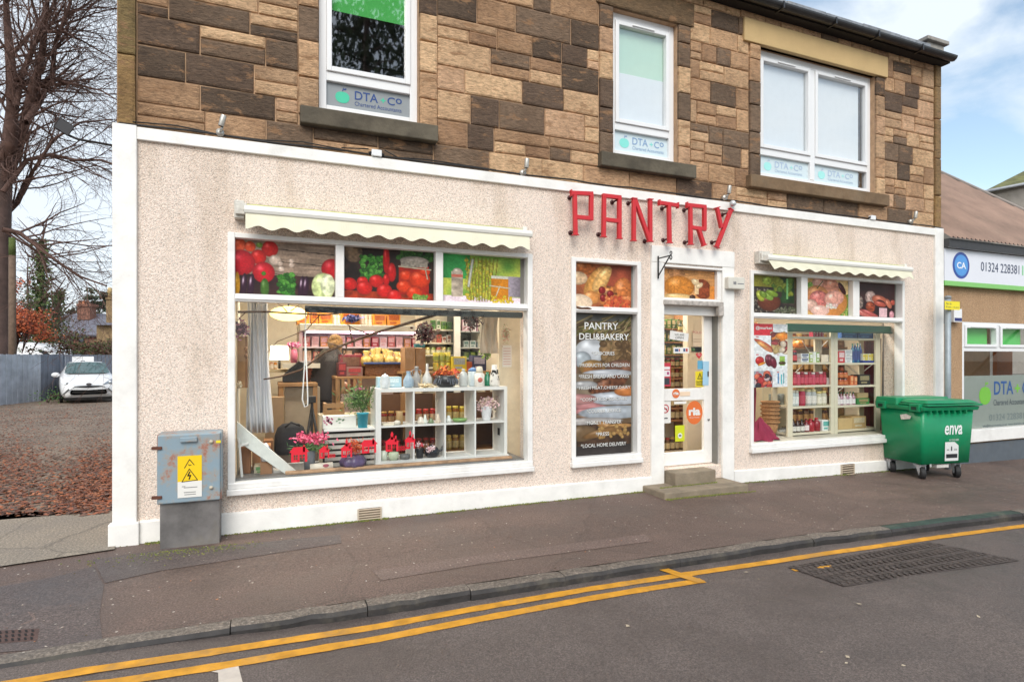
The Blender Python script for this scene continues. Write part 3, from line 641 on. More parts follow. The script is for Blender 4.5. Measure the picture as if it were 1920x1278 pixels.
def line_strip(pts, wd, mat, name='yellow_line', up=.004):
    P = [road_pt(*p) for p in pts]; P = [Vector((a, b)) for a, b in P]
    Q = []
    for i in range(len(P) - 1):
        n = max(1, int((P[i + 1] - P[i]).length / .07))
        for k in range(n): Q.append(P[i].lerp(P[i + 1], k / n))
    Q.append(P[-1]); mb = MB()
    for i in range(len(Q) - 1):
        t = (Q[i + 1] - Q[i]).normalized(); nrm = Vector((-t.y, t.x)) * wd / 2 * (.93 + .14 * math.sin(i * 2.3) ** 2 * ((i * 7) % 5) / 4)
        t0 = (Q[i] - Q[i - 1]).normalized() if i else t; n0 = Vector((-t0.y, t0.x)) * wd / 2 * (.93 + .14 * math.sin((i - 1) * 2.3) ** 2 * (((i - 1) * 7) % 5) / 4)
        q = [Q[i] - n0, Q[i + 1] - nrm, Q[i + 1] + nrm, Q[i] + n0]
        mb.quad(*[(v.x, v.y, zr(v.x, v.y) + up) for v in q])
    return mb.build(name, mat, kind='structure')
line_strip([(-200, 1314), (46, 1276), (340, 1230), (640, 1184), (880, 1142), (1100, 1104), (1292, 1075), (1450, 1052), (1612, 1028), (1760, 1006), (1920, 985), (2100, 962)], .085, YEL)
line_strip([(60, 1298), (198, 1280), (420, 1246), (640, 1208), (880, 1163), (1100, 1122), (1200, 1105), (1318, 1087)], .085, YEL)
line_strip([(1242, 1066), (1316, 1091)], .085, YEL, up=.0075)
line_strip([(1487, 1068), (1562, 1061)], .05, YEL)
PA2 = asphalt('patch_asphalt', S(74, 66, 64), S(96, 84, 80), .5, 70, .45); PA3 = asphalt('worn_asphalt', S(92, 76, 70), S(116, 98, 90), .9, 60, .5)
for pts_, m_ in (([(-30, 1105), (96, 1083), (178, 1062), (196, 1098), (186, 1150), (192, 1205), (-30, 1222)], PA2), ([(176, 1050), (300, 1032), (420, 1024), (640, 1003), (640, 1018), (300, 1070), (196, 1092)], PA2), ([(700, 1068), (900, 1040), (1210, 1000), (1225, 1012), (905, 1055), (715, 1086)], PA3), ([(12, 1148), (36, 1141), (62, 1147), (66, 1160), (38, 1170), (14, 1163)], PA3)):
    q = [GP(a, b, -.008) for a, b in pts_]; mb = MB(); mb.poly([(a + U(-.01, .01), b + U(-.01, .01), zp(a, b) + .003) for a, b in q]); mb.build('pavement_patch', m_, kind='structure')
PW = M(S(226, 214, 200, .75), .7, var=.2, vs=9, dirt=.3)
mb = MB(); q = [road_pt(*p) for p in ((396, 1258), (447, 1247), (458, 1290), (410, 1290), (409, 1260))]; mb.poly([(a, b, zr(a, b) + .004) for a, b in q]); mb.build('white_road_mark', PW, kind='structure')
q = [Vector(road_pt(*p)) for p in ((1476, 1062), (1583, 1099), (1912, 1050), (1741, 1015))]
mb = MB(); mb.poly([(v.x, v.y, zr(v.x, v.y) + .0065) for v in q]); mb.col = None
dc = thing('drain_cover', 'wide rusty iron cover with ribbed strips set in the road beside the yellow line', 'drain cover', (q[0].x, q[0].y, zr(q[0].x, q[0].y)))
IRON = M(S(90, 80, 75, .9), .7, .1, var=.5, vs=18, bump=.8, bs=60)
mb.build('frame', IRON, dc)
mb = MB(); n1, n2 = 4, 30
def dq(s, t): v = q[0].lerp(q[3], s).lerp(q[1].lerp(q[2], s), t); return v
for j in range(n1):
    for i in range(n2):
        for k in range(2):
            s0 = (i + .15 + .5 * 0) / n2; s1 = s0 + .5 / n2; t0 = (j + .12 + k * .4) / n1; t1 = t0 + .34 / n1; o_ = (.35 / n2) * (1 if k else -1)
            a, b, c, d_ = dq(s0 + o_, t0), dq(s1 + o_, t0), dq(s1, t1), dq(s0, t1)
            mb.add([(v.x, v.y, zr(v.x, v.y) + h) for h in (.006, .011) for v in (a, b, c, d_)], [(4, 5, 6, 7), (0, 1, 5, 4), (1, 2, 6, 5), (2, 3, 7, 6), (3, 0, 4, 7)])
mb.build('ribs', IRON, dc)
gq = [Vector(GP(*p, -.005)) for p in ((-20, 1180), (74, 1175), (70, 1197), (-20, 1204))]
gr = thing('gully_grate', 'small rusty slotted grating in the pavement at the lower left corner', 'drain grate', (gq[0].x, gq[0].y, 0))
mb = MB(); mb.poly([(v.x, v.y, zp(v.x, v.y) + .004) for v in gq]); mb.build('frame', M(S(88, 66, 60), .7, .2, var=.3, vs=20, bump=.5), gr)
mb = MB()
for j in range(3):
    for i in range(7):
        s0, t0 = (i + .35) / 7.6, (j + .25) / 3.2
        def gg(s, t): v = gq[0].lerp(gq[1], s).lerp(gq[3].lerp(gq[2], s), t); return (v.x, v.y, zp(v.x, v.y) + .0065)
        mb.quad(gg(s0, t0), gg(s0 + .05, t0), gg(s0 + .07, t0 + .2), gg(s0 + .02, t0 + .2))
mb.build('slots', M(S(24, 20, 20), .9), gr)
yx = fx(217) + .0
def zy(x, y): return .010
APR = asphalt('concrete_apron', S(128, 118, 106), S(150, 138, 122), .5, 60, .6, crack=.5)
mb = MB(); ya = GP(100, 965, .012)[1]
A_ = [GP(-250, 1098, .012), GP(215, 1028, .012), (X0, -.0), (X0, ya), GP(-250, 968, .012)]
mb.poly([(a, b, .010) for a, b in A_]); mb.build('concrete_apron', APR, kind='structure')
GRAV = asphalt('yard_gravel', S(100, 86, 74), S(136, 120, 104), .8, 26, .8)
mb = MB()
for i in range(12):
    for j in range(12):
        a, b = -34 + (X0 + 34) * i / 12, -34 + (X0 + 34) * (i + 1) / 12; c, e = ya + (40 - ya) * j / 12, ya + (40 - ya) * (j + 1) / 12
        mb.quad((a, c, zy(a, c)), (b, c, zy(b, c)), (b, e, zy(b, e)), (a, e, zy(a, e)))
mb.quad((-34, .045, .004), (X0, .045, .004), (X0, ya, .006), (-34, ya, .006)); mb.build('yard', GRAV, kind='structure')
LF = [S(148, 84, 54), S(120, 70, 48), S(164, 104, 70), S(94, 56, 42), S(132, 92, 74), S(108, 80, 68), S(94, 72, 62)]
mb = MB()
def leaf(x, y, z, s, col):
    a = U(0, 6.3); c, sn = math.cos(a), math.sin(a); t = [U(-.3, .5) * s for _ in range(4)]
    P = [(-s, 0), (0, s * .55), (s, 0), (0, -s * .55)]
    mb.add([(x + p[0] * c - p[1] * sn, y + p[0] * sn + p[1] * c, z + .004 + max(0, t[i])) for i, p in enumerate(P)], [(0, 1, 2, 3)], col)
cnt = 0
for k in range(60000):
    px, py = U(-10, 217), 745 + 215 * (rnd() ** .8)
    a = GP(px, py, .05)
    if a[1] < ya - .25 * rnd() ** 3 or a[1] > 26: continue
    e1 = math.exp(-(((px - 190) / 55) ** 2 + ((py - 880) / 55) ** 2)); e2 = math.exp(-(((px - 20) / 60) ** 2 + ((py - 850) / 60) ** 2)); e3 = math.exp(-((py - 770) / 22) ** 2); e4 = math.exp(-(((px - 150) / 40) ** 2 + ((py - 930) / 22) ** 2))
    if k % 20 == 0: a = (U(-22, X0), U(ya, 20)); px = 100 + 40 * math.sin(a[0] * 1.3 + math.cos(a[1] * .9) * 2); py = 860
    if rnd() >(.03 + .3 * min(1, a[1] / 9)) * 0 + .04 + .42 * e1 + .3 * e2 + .35 * e3 + .25 * e4: continue
    leaf(a[0], a[1], zy(*a), U(.012, .028) * (1 + .6 * math.exp(-max(0, a[1] - ya) / 2)), random.choice(LF)); cnt += 1
    if cnt > 13000: break
tag(mb.build('fallen_leaves', MA('leaf', .7)), 'brown and orange fallen beech leaves scattered over the gravel yard', 'leaves', kind='stuff')
mb = MB()
for k in range(420):
    x = U(-2.5, 12); y = U(KY(x) + .1, -.05); leaf(x, y, zp(x, y), U(.004, .012), random.choice([S(190, 178, 164), S(170, 156, 142), S(160, 110, 76), S(196, 188, 180), S(88, 74, 50)]))
for px, py in ((180, 640), (1030, 753), (1145, 775), (1140, 800), (1390, 812), (755, 432), (1720, 598), (1195, 545), (700, 405)):
    x, y = road_pt(1100 + px / 2.341, 900 + py / 2.341); leaf(x, y, zr(x, y), U(.01, .02), S(176, 162, 140))
tag(mb.build('litter', MA('leaf', .7)), 'small pale scraps and crushed leaves scattered on the pavement and road', 'litter', kind='stuff')
mb = MB(); MS = [S(98, 110, 44), S(122, 124, 54), S(80, 92, 40), S(104, 96, 50)]
for k in range(5200):
    r = rnd()
    if r < .55: x = U(X0, fx(1220)); y = -.035 - abs(random.gauss(0, .022))
    elif r < .72: x = U(S2A, S2B + .1); y = S2Y - abs(random.gauss(0, .02))
    elif r < .8: x = U(S2A + .1, S1B); y = S1Y - abs(random.gauss(0, .012))
    else: x = U(fx(1374), X1); y = -.035 - abs(random.gauss(0, .03))
    if r >= .72 and r < .8: z = .07
    else: z = zp(x, y)
    if (math.sin(x * 3.1) + math.sin(x * 7.7 + 1)) < -.3 and rnd() < .75: continue
    s = U(.004, .011); mb.add([(x - s, y, z + .001), (x, y - s, z + .001), (x + s, y, z + .001), (x, y + s, z + .001), (x + U(-.004, .004), y, z + s * U(.5, 1.5))], [(0, 1, 4), (1, 2, 4), (2, 3, 4), (3, 0, 4)], random.choice(MS))
for k in range(500):
    x = fx(355) + random.gauss(0, .28); y = -.33 - abs(random.gauss(0, .10)); z = zp(x, y); s = U(.004, .010)
    mb.add([(x - s, y, z + .001), (x, y - s, z + .001), (x + s, y, z + .001), (x, y + s, z + .001), (x, y, z + s)], [(0, 1, 4), (1, 2, 4), (2, 3, 4), (3, 0, 4)], random.choice(MS))
tag(mb.build('moss', MA('moss', .9)), 'green moss growing along the foot of the shop front and steps', 'moss', kind='stuff')
def pnl(name, pic, x0, x1, z0, z1, label, Y=.052, cat='picture panel', gain=.85):
    o = pic.mesh(name, x0, x1, z0, z1, Y, None, gain=gain); tag(o, label, cat); return o
GRP = None
zq, zp_ = ZQ + .0, ZP - .0
TOM = (214, 34, 30)
a = Pic(150, 84, (150, 128, 110)); n = a.noise(5, 3, 30)[..., None]; a.a *= .8 + .4 * n
for yy in (.13, .36, .6): a.line(.35, yy, 1, yy + .05, .008, (60, 44, 36))
a.rect(0, .62, 1, 1, (56, 34, 34), .6)
for x, y, r, c in ((.06, .1, .12, (232, 90, 50)), (.16, .12, .1, (236, 80, 40)), (.35, .14, .15, TOM), (.24, .3, .14, TOM), (.08, .42, .24, (196, 20, 36)), (.29, .58, .2, (206, 26, 40)), (.97, .45, .2, (196, 26, 36))): a.ell(x, y, r, r, c)
a.ell(.25, .08, .06, .05, (120, 150, 60)); a.ell(.29, .6, .04, .04, (80, 130, 40), hl=0)
for x, y, r in ((.4, .34, .11), (.45, .4, .05), (.56, .34, .05), (.56, .42, .05), (.46, .5, .06)): a.ell(x, y, r, r * .9, (226, 200, 180))
for x in (.1, .17, .66, .7): a.ell(x, .84, .06, .24, (52, 24, 44), .1, hl=.7)
a.ell(.04, .82, .05, .24, (222, 160, 40)); a.ell(.3, .86, .08, .18, (70, 110, 40))
a.speck(.44, .6, .58, .98, [(60, 130, 40), (90, 160, 60), (40, 96, 30)], 110, .045, 2); a.ell(.88, .8, .22, .28, (206, 218, 150), tex=.5, sc=14, edge=.25); a.ell(.93, .76, .14, .22, (226, 232, 190), tex=.4, sc=16, edge=.2)
pnl('vegetable_poster', a, fx(436), fx(628.5), zq, zp_, 'printed panel of tomatoes, peppers, aubergines and cabbage under the long cream awning')
a = Pic(130, 84, (40, 28, 24)); a.a *= (.7 + .8 * a.noise(7, 5)[..., None]); a.rect(0, .84, 1, 1, (150, 50, 24), .5); a.ell(.1, .1, .16, .2, (120, 96, 72), tex=.6)
a.speck(.18, .14, .42, .6, [(60, 130, 40), (90, 160, 60), (40, 90, 30)], 130, .04, 3); a.speck(.6, 0, 1, .16, [(60, 110, 40), (40, 80, 30)], 60, .05, 4)
for x, y, rx, ry in ((.46, .2, .06, .3), (.52, .45, .08, .2), (.46, .6, .06, .12)): a.ell(x, y, rx, ry, (200, 24, 24))
a.rect(.6, .3, .95, .88, (160, 34, 20), .3)
for x, y, r in ((.68, .5, .12), (.84, .56, .2), (.66, .72, .14), (.78, .84, .15), (.9, .4, .1)): a.ell(x, y, r, r * .9, (226, 62, 26))
a.ell(.78, .2, .27, .1, (176, 164, 150), tex=.3, hl=.1); a.rect(.62, .2, .93, .32, (160, 150, 136), .3, 30); a.line(.6, .32, .97, .36, .018, (216, 200, 170)); a.line(.9, .3, .93, .55, .014, (216, 200, 170))
for x, y, r in ((.06, .72, .13), (.2, .66, .1), (.35, .64, .13), (.22, .78, .14), (.44, .82, .14), (.55, .92, .13)): a.ell(x, y, r, r, TOM)
a.speck(.76, .88, .94, .98, [(110, 150, 60), (140, 170, 80)], 30, .03, 6)
pnl('tomato_poster', a, fx(646), fx(815), zq, zp_, 'printed panel of cherry tomatoes beside a jar of red peppers under the long awning')
a = Pic(120, 84, (96, 150, 60)); nn = a.noise(4, 9); a.a = a.a * (1 - nn[..., None]) + np.array((216, 216, 90)) * nn[..., None]; a.rect(0, 0, .35, .5, (60, 160, 80), .4, 3); a.rect(.8, .4, 1, .85, (150, 140, 150), .3, 4)
a.rect(0, .86, 1, 1, (226, 206, 214), .3, 9); a.speck(.3, .1, .62, .92, [(176, 186, 50), (150, 160, 40), (200, 196, 80), (210, 190, 60)], 190, .035, 8)
for k in range(9): a.line(.36 + k * .035, .95, .3 + k * .05, .05, .012, (170, 160, 60))
a.line(.33, .65, .38, .1, .03, (226, 226, 206)); a.rect(.12, .36, .26, .88, (186, 170, 150), .4, 12); a.ell(.19, .36, .09, .08, (206, 190, 170)); a.rect(.12, .42, .26, .48, (200, 110, 90))
a.rect(.62, .42, .84, .92, (206, 130, 30), .25, 5); a.rect(.62, .4, .84, .47, (220, 220, 200)); a.line(.6, .62, .86, .66, .016, (240, 226, 190)); a.line(.73, .62, .68, .84, .014, (240, 226, 190)); a.speck(.62, .84, .9, .98, [(220, 190, 50)], 30, .03)
pnl('herb_poster', a, fx(831), fx(979), zq, zp_, 'printed panel of honey jars and dill on green under the long awning')
def bread(a, seed):
    pass
a = Pic(110, 84, (150, 84, 50)); a.a *= (.7 + .6 * a.noise(6, 4)[..., None]); a.rect(.5, 0, 1, .5, (150, 70, 46), .4, 4)
a.ell(.2, .12, .3, .16, (176, 96, 40), tex=.4); a.ell(.1, .35, .22, .16, (226, 190, 150), tex=.3); a.ell(.42, .42, .22, .46, (226, 160, 80), .55, tex=.3, edge=.35); a.ell(.5, .34, .14, .36, (236, 184, 110), .55, tex=.3, edge=.3)
a.ell(.84, .62, .22, .36, (206, 120, 60), .2, tex=.4); a.ell(.32, .78, .2, .16, (226, 150, 80)); a.ell(.12, .9, .3, .2, (236, 210, 180), edge=.2); a.ell(.6, .74, .22, .26, (196, 120, 60), .3, tex=.9)
for x, y in ((.5, .6), (.52, .78), (.64, .68), (.7, .84), (.6, .92)): a.ell(x, y, .08, .09, (140, 30, 30))
a.speck(.55, .75, .98, .98, [(226, 110, 60), (240, 150, 90), (200, 80, 50)], 60, .05)
pnl('bread_poster', a, fx(1076), fx(1188), zq, zp_, 'square printed panel of loaves above the dark menu board')
a = Pic(110, 66, (210, 150, 90)); a.a *= (.85 + .3 * a.noise(4, 14, 20)[..., None]); a.ell(.25, .12, .3, .22, (214, 150, 96), .4, tex=.4); a.ell(.3, .58, .5, .38, (216, 136, 50), tex=.25, edge=.3); a.ell(.28, .92, .5, .12, (236, 196, 130))
a.ell(.76, .62, .3, .36, (150, 70, 36), -.3, tex=.4); a.rect(.6, .3, .68, .8, (236, 200, 150)); a.ell(.62, .4, .16, .1, (236, 206, 160), .6); a.ell(.7, .5, .14, .08, (236, 206, 160), -.7); a.ell(.56, .92, .1, .1, (70, 40, 24)); a.rect(.9, .5, 1, 1, (220, 140, 60), .2)
pnl('bun_poster', a, fx(1248), fx(1344.5), fz(1248, 559) , fz(1248, 502) , 'printed panel of round bread rolls fixed above the shop door', Y=.045)
a = Pic(110, 84, (80, 70, 40)); a.rect(0, 0, .5, .4, (140, 136, 50), .3, 4); a.rect(0, .3, 1, 1, (60, 50, 44), .5, 9); a.speck(0, .35, .4, .98, [(110, 100, 90), (70, 62, 56), (140, 130, 116)], 120, .03, 5); a.speck(.5, .8, 1, .98, [(120, 120, 100), (80, 86, 60)], 70, .03, 8)
a.rect(.5, .04, .95, .7, (40, 66, 34), .6, 6); a.speck(.52, .06, .9, .45, [(140, 150, 50), (90, 120, 40)], 26, .09, 9); a.rect(.78, .05, .82, .6, (120, 180, 110)); a.ell(.38, .14, .14, .12, (150, 170, 60), tex=.5)
a.ell(.42, .68, .33, .26, (110, 56, 36)); a.rect(.1, .4, .68, .56, (60, 50, 40), .4); a.ell(.24, .54, .1, .16, (170, 180, 60), -.5); a.ell(.4, .54, .16, .09, (140, 176, 70), .5); a.ell(.48, .46, .18, .08, (130, 160, 50), .3); a.ell(.3, .5, .12, .08, (120, 150, 50), .6)
pnl('pickle_poster', a, fx(1409), fx(1499.5), zq, zp_, 'printed panel of pickled gherkins in a brown bowl under the short awning')
a = Pic(100, 84, (216, 176, 110)); a.rect(.7, 0, 1, .4, (226, 196, 140), .2); a.speck(0, .1, .25, .5, [(110, 160, 60), (140, 180, 80)], 80, .05, 3); a.speck(.6, .4, 1, .98, [(120, 160, 60), (150, 180, 90), (90, 140, 40)], 170, .045, 5)
a.ell(.5, .6, .6, .5, (214, 140, 70), edge=.2); a.ell(.35, .1, .2, .16, (226, 170, 150)); a.ell(.6, .2, .24, .24, (226, 150, 120), .5, tex=.3); a.ell(.3, .46, .32, .3, (224, 150, 90), tex=.2); a.ell(.34, .54, .26, .24, (226, 130, 120), tex=.4); a.ell(.68, .5, .28, .22, (236, 170, 150), -.3, tex=.3, edge=.25)
a.ell(.16, .72, .18, .16, (236, 190, 170)); a.ell(.36, .86, .26, .15, (240, 196, 180), edge=.2); a.ell(.86, .22, .07, .2, (70, 24, 24), -.5); a.speck(.5, .66, .76, .8, [(240, 200, 190), (230, 226, 210)], 30, .04, 6); a.line(.3, .25, .42, .05, .012, (60, 110, 40))
pnl('ham_poster', a, fx(1512.5), fx(1596.5), zq, zp_, 'printed panel of sliced pink ham, middle of the three under the short awning')
a = Pic(100, 84, (66, 36, 34)); a.a *= (.8 + .4 * a.noise(4, 3)[..., None]); a.rect(0, .5, 1, 1, (44, 20, 22), .4)
a.ell(.38, .42, .17, .2, (190, 160, 150), tex=.7, sc=24); a.ell(.12, .58, .1, .2, (150, 130, 120), tex=.8, sc=24); a.ell(.62, .5, .26, .15, (206, 110, 80), .3); a.ell(.64, .58, .16, .1, (70, 30, 28), .3, hl=0); a.ell(.62, .6, .2, .08, (196, 90, 70), .2); a.ell(.84, .58, .08, .16, (210, 120, 90), -.5)
a.ell(.38, .7, .15, .17, (160, 70, 40), tex=.5); a.rect(.6, .72, .8, .98, (226, 186, 190)); a.ell(.2, .9, .35, .08, (200, 110, 100), .35); a.ell(.35, .88, .3, .06, (190, 90, 84), .35); a.ell(.92, .9, .08, .12, (216, 150, 160)); a.ell(.95, .54, .08, .08, (190, 80, 60))
pnl('sausage_poster', a, fx(1609.5), fx(1684), zq, zp_, 'dark printed panel of smoked sausages, nearest the building corner with the bin')
mz0, mz1, mx0, mx1 = .455, 2.088, fx(1077.5), fx(1188)
a = Pic(110, 250, (110, 88, 66)); a.a *= (.65 + .7 * a.noise(9, 7)[..., None])
a.rect(0, 0, 1, .05, (104, 104, 100), .3)
rs = random.Random(5)
for k in range(60): x = rs.uniform(.3, 1.1); y = rs.uniform(-.02, .2); a.line(x, y, x + rs.uniform(-.5, -.1), y + rs.uniform(.02, .12), .006, rs.choice([(170, 150, 100), (120, 120, 60), (190, 170, 120), (90, 80, 40)]))
a.ell(.3, .26, .12, .09, (214, 218, 222), tex=.2, edge=.2); a.ell(.16, .32, .07, .06, (190, 200, 206)); a.rect(.0, .3, .06, .42, (150, 40, 40)); a.speck(.5, .2, 1, .34, [(150, 120, 80), (176, 140, 96), (110, 84, 54)], 60, .03, 3)
a.ell(.33, .38, .1, .06, (176, 136, 80)); a.rect(.18, .37, .5, .42, (150, 104, 60), .3); a.ell(.82, .37, .12, .05, (130, 90, 70), tex=.5); a.ell(.6, .42, .2, .03, (210, 214, 220)); a.rect(0, .42, .35, .6, (140, 124, 104), .3); a.ell(.6, .5, .16, .055, (120, 74, 50), -.3, tex=.8, sc=60); a.ell(.8, .6, .3, .05, (200, 206, 214), edge=.3); a.ell(.2, .5, .1, .03, (190, 190, 190))
a.ell(.92, .55, .1, .04, (210, 130, 70)); a.ell(.25, .65, .2, .035, (216, 150, 150), .2); a.ell(.3, .69, .17, .03, (206, 130, 130)); a.ell(.1, .6, .14, .04, (206, 150, 146)); a.ell(.3, .73, .2, .035, (150, 110, 80), tex=.5); a.ell(.75, .7, .3, .05, (190, 198, 206), edge=.3); a.ell(.2, .76, .3, .03, (196, 190, 186))
a.rect(0, .78, 1, 1, (76, 56, 42), .5, 30); a.ell(.15, .84, .12, .06, (130, 104, 74)); a.ell(.62, .81, .12, .03, (190, 140, 84), .4); a.ell(.8, .8, .1, .018, (200, 150, 90)); a.ell(.5, .84, .16, .03, (150, 110, 66), -.2); a.speck(.4, .8, .95, .88, [(190, 150, 90)], 24, .015); a.rect(0, .93, 1, 1, (60, 54, 52), .3)
mn = thing('menu_board', 'tall printed board headed PANTRY DELI&BAKERY listing groceries, left of the shop door', 'sign', (mx0, .05, mz0))
a.a *= .92; a.mesh('printed_sheet', mx0, mx1, mz0, mz1, .052, mn, gain=.85)
LW = M(S(236, 236, 232, .85), .5, var=0); LD = M(S(46, 40, 36), .6, var=0)
def mtext(txt, px0, px1, py, h, bold=.003):
    bx = (fx(px0, .05), fx(px1, .05)); z = fz((px0 + px1) / 2, py, .05); hh = h * mpp(1130, .05) / 2
    for dx, dz_, mt, yy in ((.003, -.004, LD, .0505), (0, 0, LW, .049)):
        lettering(txt, (bx[0] + dx, bx[1] + dx, z - hh + dz_, z + hh + dz_), yy, mt, mn, 'lettering', bold * (1.8 if mt is LD else 1))
mtext('PANTRY', 1096, 1159, 611, 13, .012); mtext('DELI&BAKERY', 1086, 1179, 631, 12, .012)
for t, p0, p1, py in (('*GROCERIES', 1109, 1152, 662), ('*PRODUCTS FOR CHILDREN', 1085, 1180, 684), ('*FRESH BREAD AND CAKES', 1085, 1179, 705), ('*FRESH MEAT,CHEESE,DAIRY', 1082, 1182, 726.5), ('*COSMETICS,MEDICINES', 1088, 1175, 748), ('*COURIER SERVICE', 1100, 1164, 769.5), ('*MONEY TRANSFER', 1097, 1165, 791), ('*PRESS', 1117, 1142, 813), ('*LOCAL HOME DELIVERY', 1089, 1174, 833)):
    mtext(t, p0, p1, py, 7)
RED = M(S(206, 36, 44, .9), .35, var=.08)
zs = lambda x, y: FP(1040 + x / 4.564, 340 + y / 4.564, -.11)
sign = thing('shop_sign', 'big red metal bar letters spelling PANTRY standing off the wall above the door', 'sign', (zs(165, 95)[0], -.11, zs(165, 455)[1]))
def bar(mb, p, q, wd=.045, y0=-.13, y1=-.09, plates=(1, 1)):
    p = Vector(zs(*p)); q = Vector(zs(*q)); t = (q - p).normalized(); n_ = Vector((-t.y, t.x)) * wd / 2
    mb.poly([(v.x, y0, v.y) for v in (p - n_, q - n_, q + n_, p + n_)], (0, y1 - y0, 0))
    for e, on in ((p, plates[0]), (q, plates[1])):
        if on:
            s = t * .006; m_ = n_ * 1.6; mb.poly([(v.x, y0 - .006, v.y) for v in (e - m_ - s, e - m_ + s, e + m_ + s, e + m_ - s)], (0, .052, 0))
LET = [('P', [((170, 100), (178, 458), (0, 1)), ((140, 100), (325, 108), (1, 0)), ((312, 112), (310, 315), (0, 0)), ((180, 306), (325, 320), (0, 0))], [(150, 120), (158, 425)]),
       ('A', [((422, 118), (418, 475), (0, 1)), ((407, 122), (565, 140), (0, 0)), ((552, 132), (552, 490), (0, 1)), ((430, 327), (545, 342), (0, 0))], [(520, 160), (400, 440)]),
       ('N', [((678, 147), (675, 508), (1, 1)), ((684, 152), (812, 510), (0, 0)), ((815, 155), (816, 515), (1, 1))], [(658, 170), (800, 500)]),
       ('T', [((893, 183), (1052, 207), (1, 1)), ((976, 197), (982, 527), (0, 1))], [(950, 215), (960, 490)]),
       ('R', [((1160, 203), (1163, 540), (0, 1)), ((1130, 203), (1292, 220), (1, 0)), ((1280, 216), (1280, 412), (0, 0)), ((1165, 395), (1290, 412), (0, 0)), ((1230, 412), (1275, 548), (0, 1))], [(1140, 230), (1145, 510)]),
       ('Y', [((1388, 226), (1425, 400), (1, 0)), ((1508, 242), (1385, 562), (1, 1))], [(1470, 270), (1380, 510)])]
for ch, bars, offs in LET:
    mb = MB()
    for k, (p, q, pl) in enumerate(bars): bar(mb, p, q, plates=pl, y0=-.13 - .0012 * k)
    lo_ = mb.build('letter_' + ch.lower(), RED, sign, .003)
    for (x, y) in offs:
        X, Z = zs(x + 14, y); m2 = MB(); m2.tube([(X, -.09, Z), (X, 0, Z)], .012, 8); m2.tube([(X, -.012, Z), (X, 0, Z)], .026, 10); m2.build('standoff', M(S(70, 24, 26), .5), lo_)
AWF = M(S(240, 237, 212, .92), .8, var=.08, vs=3, bump=.1); AWM = M(S(196, 200, 120, .8), .9, var=.35, vs=14, bump=.5); AWB = M(S(238, 236, 228, .86), .4, var=.04)
def awning(label, pxl, pxr, pyt, pyb, pyv, bx0, bx1, Y=-.17, nsc=12, vL=0, slant=0):
    xa, xb = fx(pxl, Y), fx(pxr, Y); zt = (fz(pxl, pyt[0], Y) + fz(pxr, pyt[1], Y)) / 2; zb = zt - .075; zv = (fz(pxl, pyv[0], Y) + fz(pxr, pyv[1], Y)) / 2
    o = thing('awning', label, 'awning', (xa, 0, zv), 'cream roller awnings over the shop windows')
    mb = MB(); r = (zt - zb) / 2
    pr = [(Y + .05, zt - .0), (Y, zt), (Y - .022, zt - .012), (Y - .028, zt - .04), (Y - .02, zb + .008), (Y, zb), (Y + .05, zb)]
    mb.poly([(xa - .0, y, z) for y, z in pr], (xb + .02 - xa, 0, 0)); mb.build('front_bar', AWB, o, .004)
    mb = MB(); n = nsc * 10; amp = .013; rows = []
    for i in range(n + 1):
        s = i / n; x = xa + .01 + (xb - xa - .02) * s; ph = s * nsc
        z = zv + .017 * (1 - math.cos(2 * PI * ph)); y = Y - .012 + .003 * math.sin(s * nsc * PI * 2)
        xx = x + slant * (1 - s) * .1 + slant * s * .06
        rows.append(((x, Y - .01, zb + .01), (xx, y - .004, z)))
    for i in range(n):
        a, b = rows[i], rows[i + 1]; mb.quad(a[0], a[1], b[1], b[0]); 
    mb.sm = True; vl = mb.build('valance', AWF, o); sd = vl.modifiers.new('solid', 'SOLIDIFY'); sd.thickness = .003
    mb = MB(); hz = zt + .05
    mb.add([(xa, Y + .04, zt - .004), (xb, Y + .04, zt - .004), (xb, -.02, hz), (xa, -.02, hz), (xa, Y + .04, zt - .012), (xb, Y + .04, zt - .012), (xb, -.02, hz - .012), (xa, -.02, hz - .012)], [(0, 1, 2, 3), (7, 6, 5, 4), (0, 4, 5, 1)]); mb.build('fabric', AWM, o)
    mb = MB(); mb.tube([(xa - .02, -.07, hz - .055), (xb, -.07, hz - .055)], .035, 12); mb.build('roller', AWF, o)
    xl = fx(bx0); xr = fx(bx1)
    mb = MB(); mb.box(xl, xr, -.09, .0, zt - .1, zt + .06); mb.box(xl + .01, xr + .02, -.12, -.03, zt - .07, zt + .03); mb.tube([(xr, -.1, zt - .03), (xa + .03, Y, zt - .03)], .018, 8); mb.build('bracket', M(S(220, 216, 206, .85), .6, var=.3, vs=20, dirt=.7), o, .008)
    mb = MB(); mb.box(xb - .06, xb - .01, -.12, 0, zt - .05, zt + .05); mb.tube([(xb - .04, -.1, zt - .03), (xb - .03, Y + .01, zt - .03)], .018, 8); mb.build('bracket', AWB, o, .006)
awning('long cream scalloped awning with mossy top above the wide left window', 458, 994, (386, 431), 0, (433, 466), 440, 459, nsc=13)
awning('short cream scalloped awning with slanted ends above the right hand window', 1438, 1708, (472, 505), 0, (499, 528), 1414, 1434, nsc=11, slant=1)
ALU = M(S(196, 192, 184), .4, .6, var=.1)
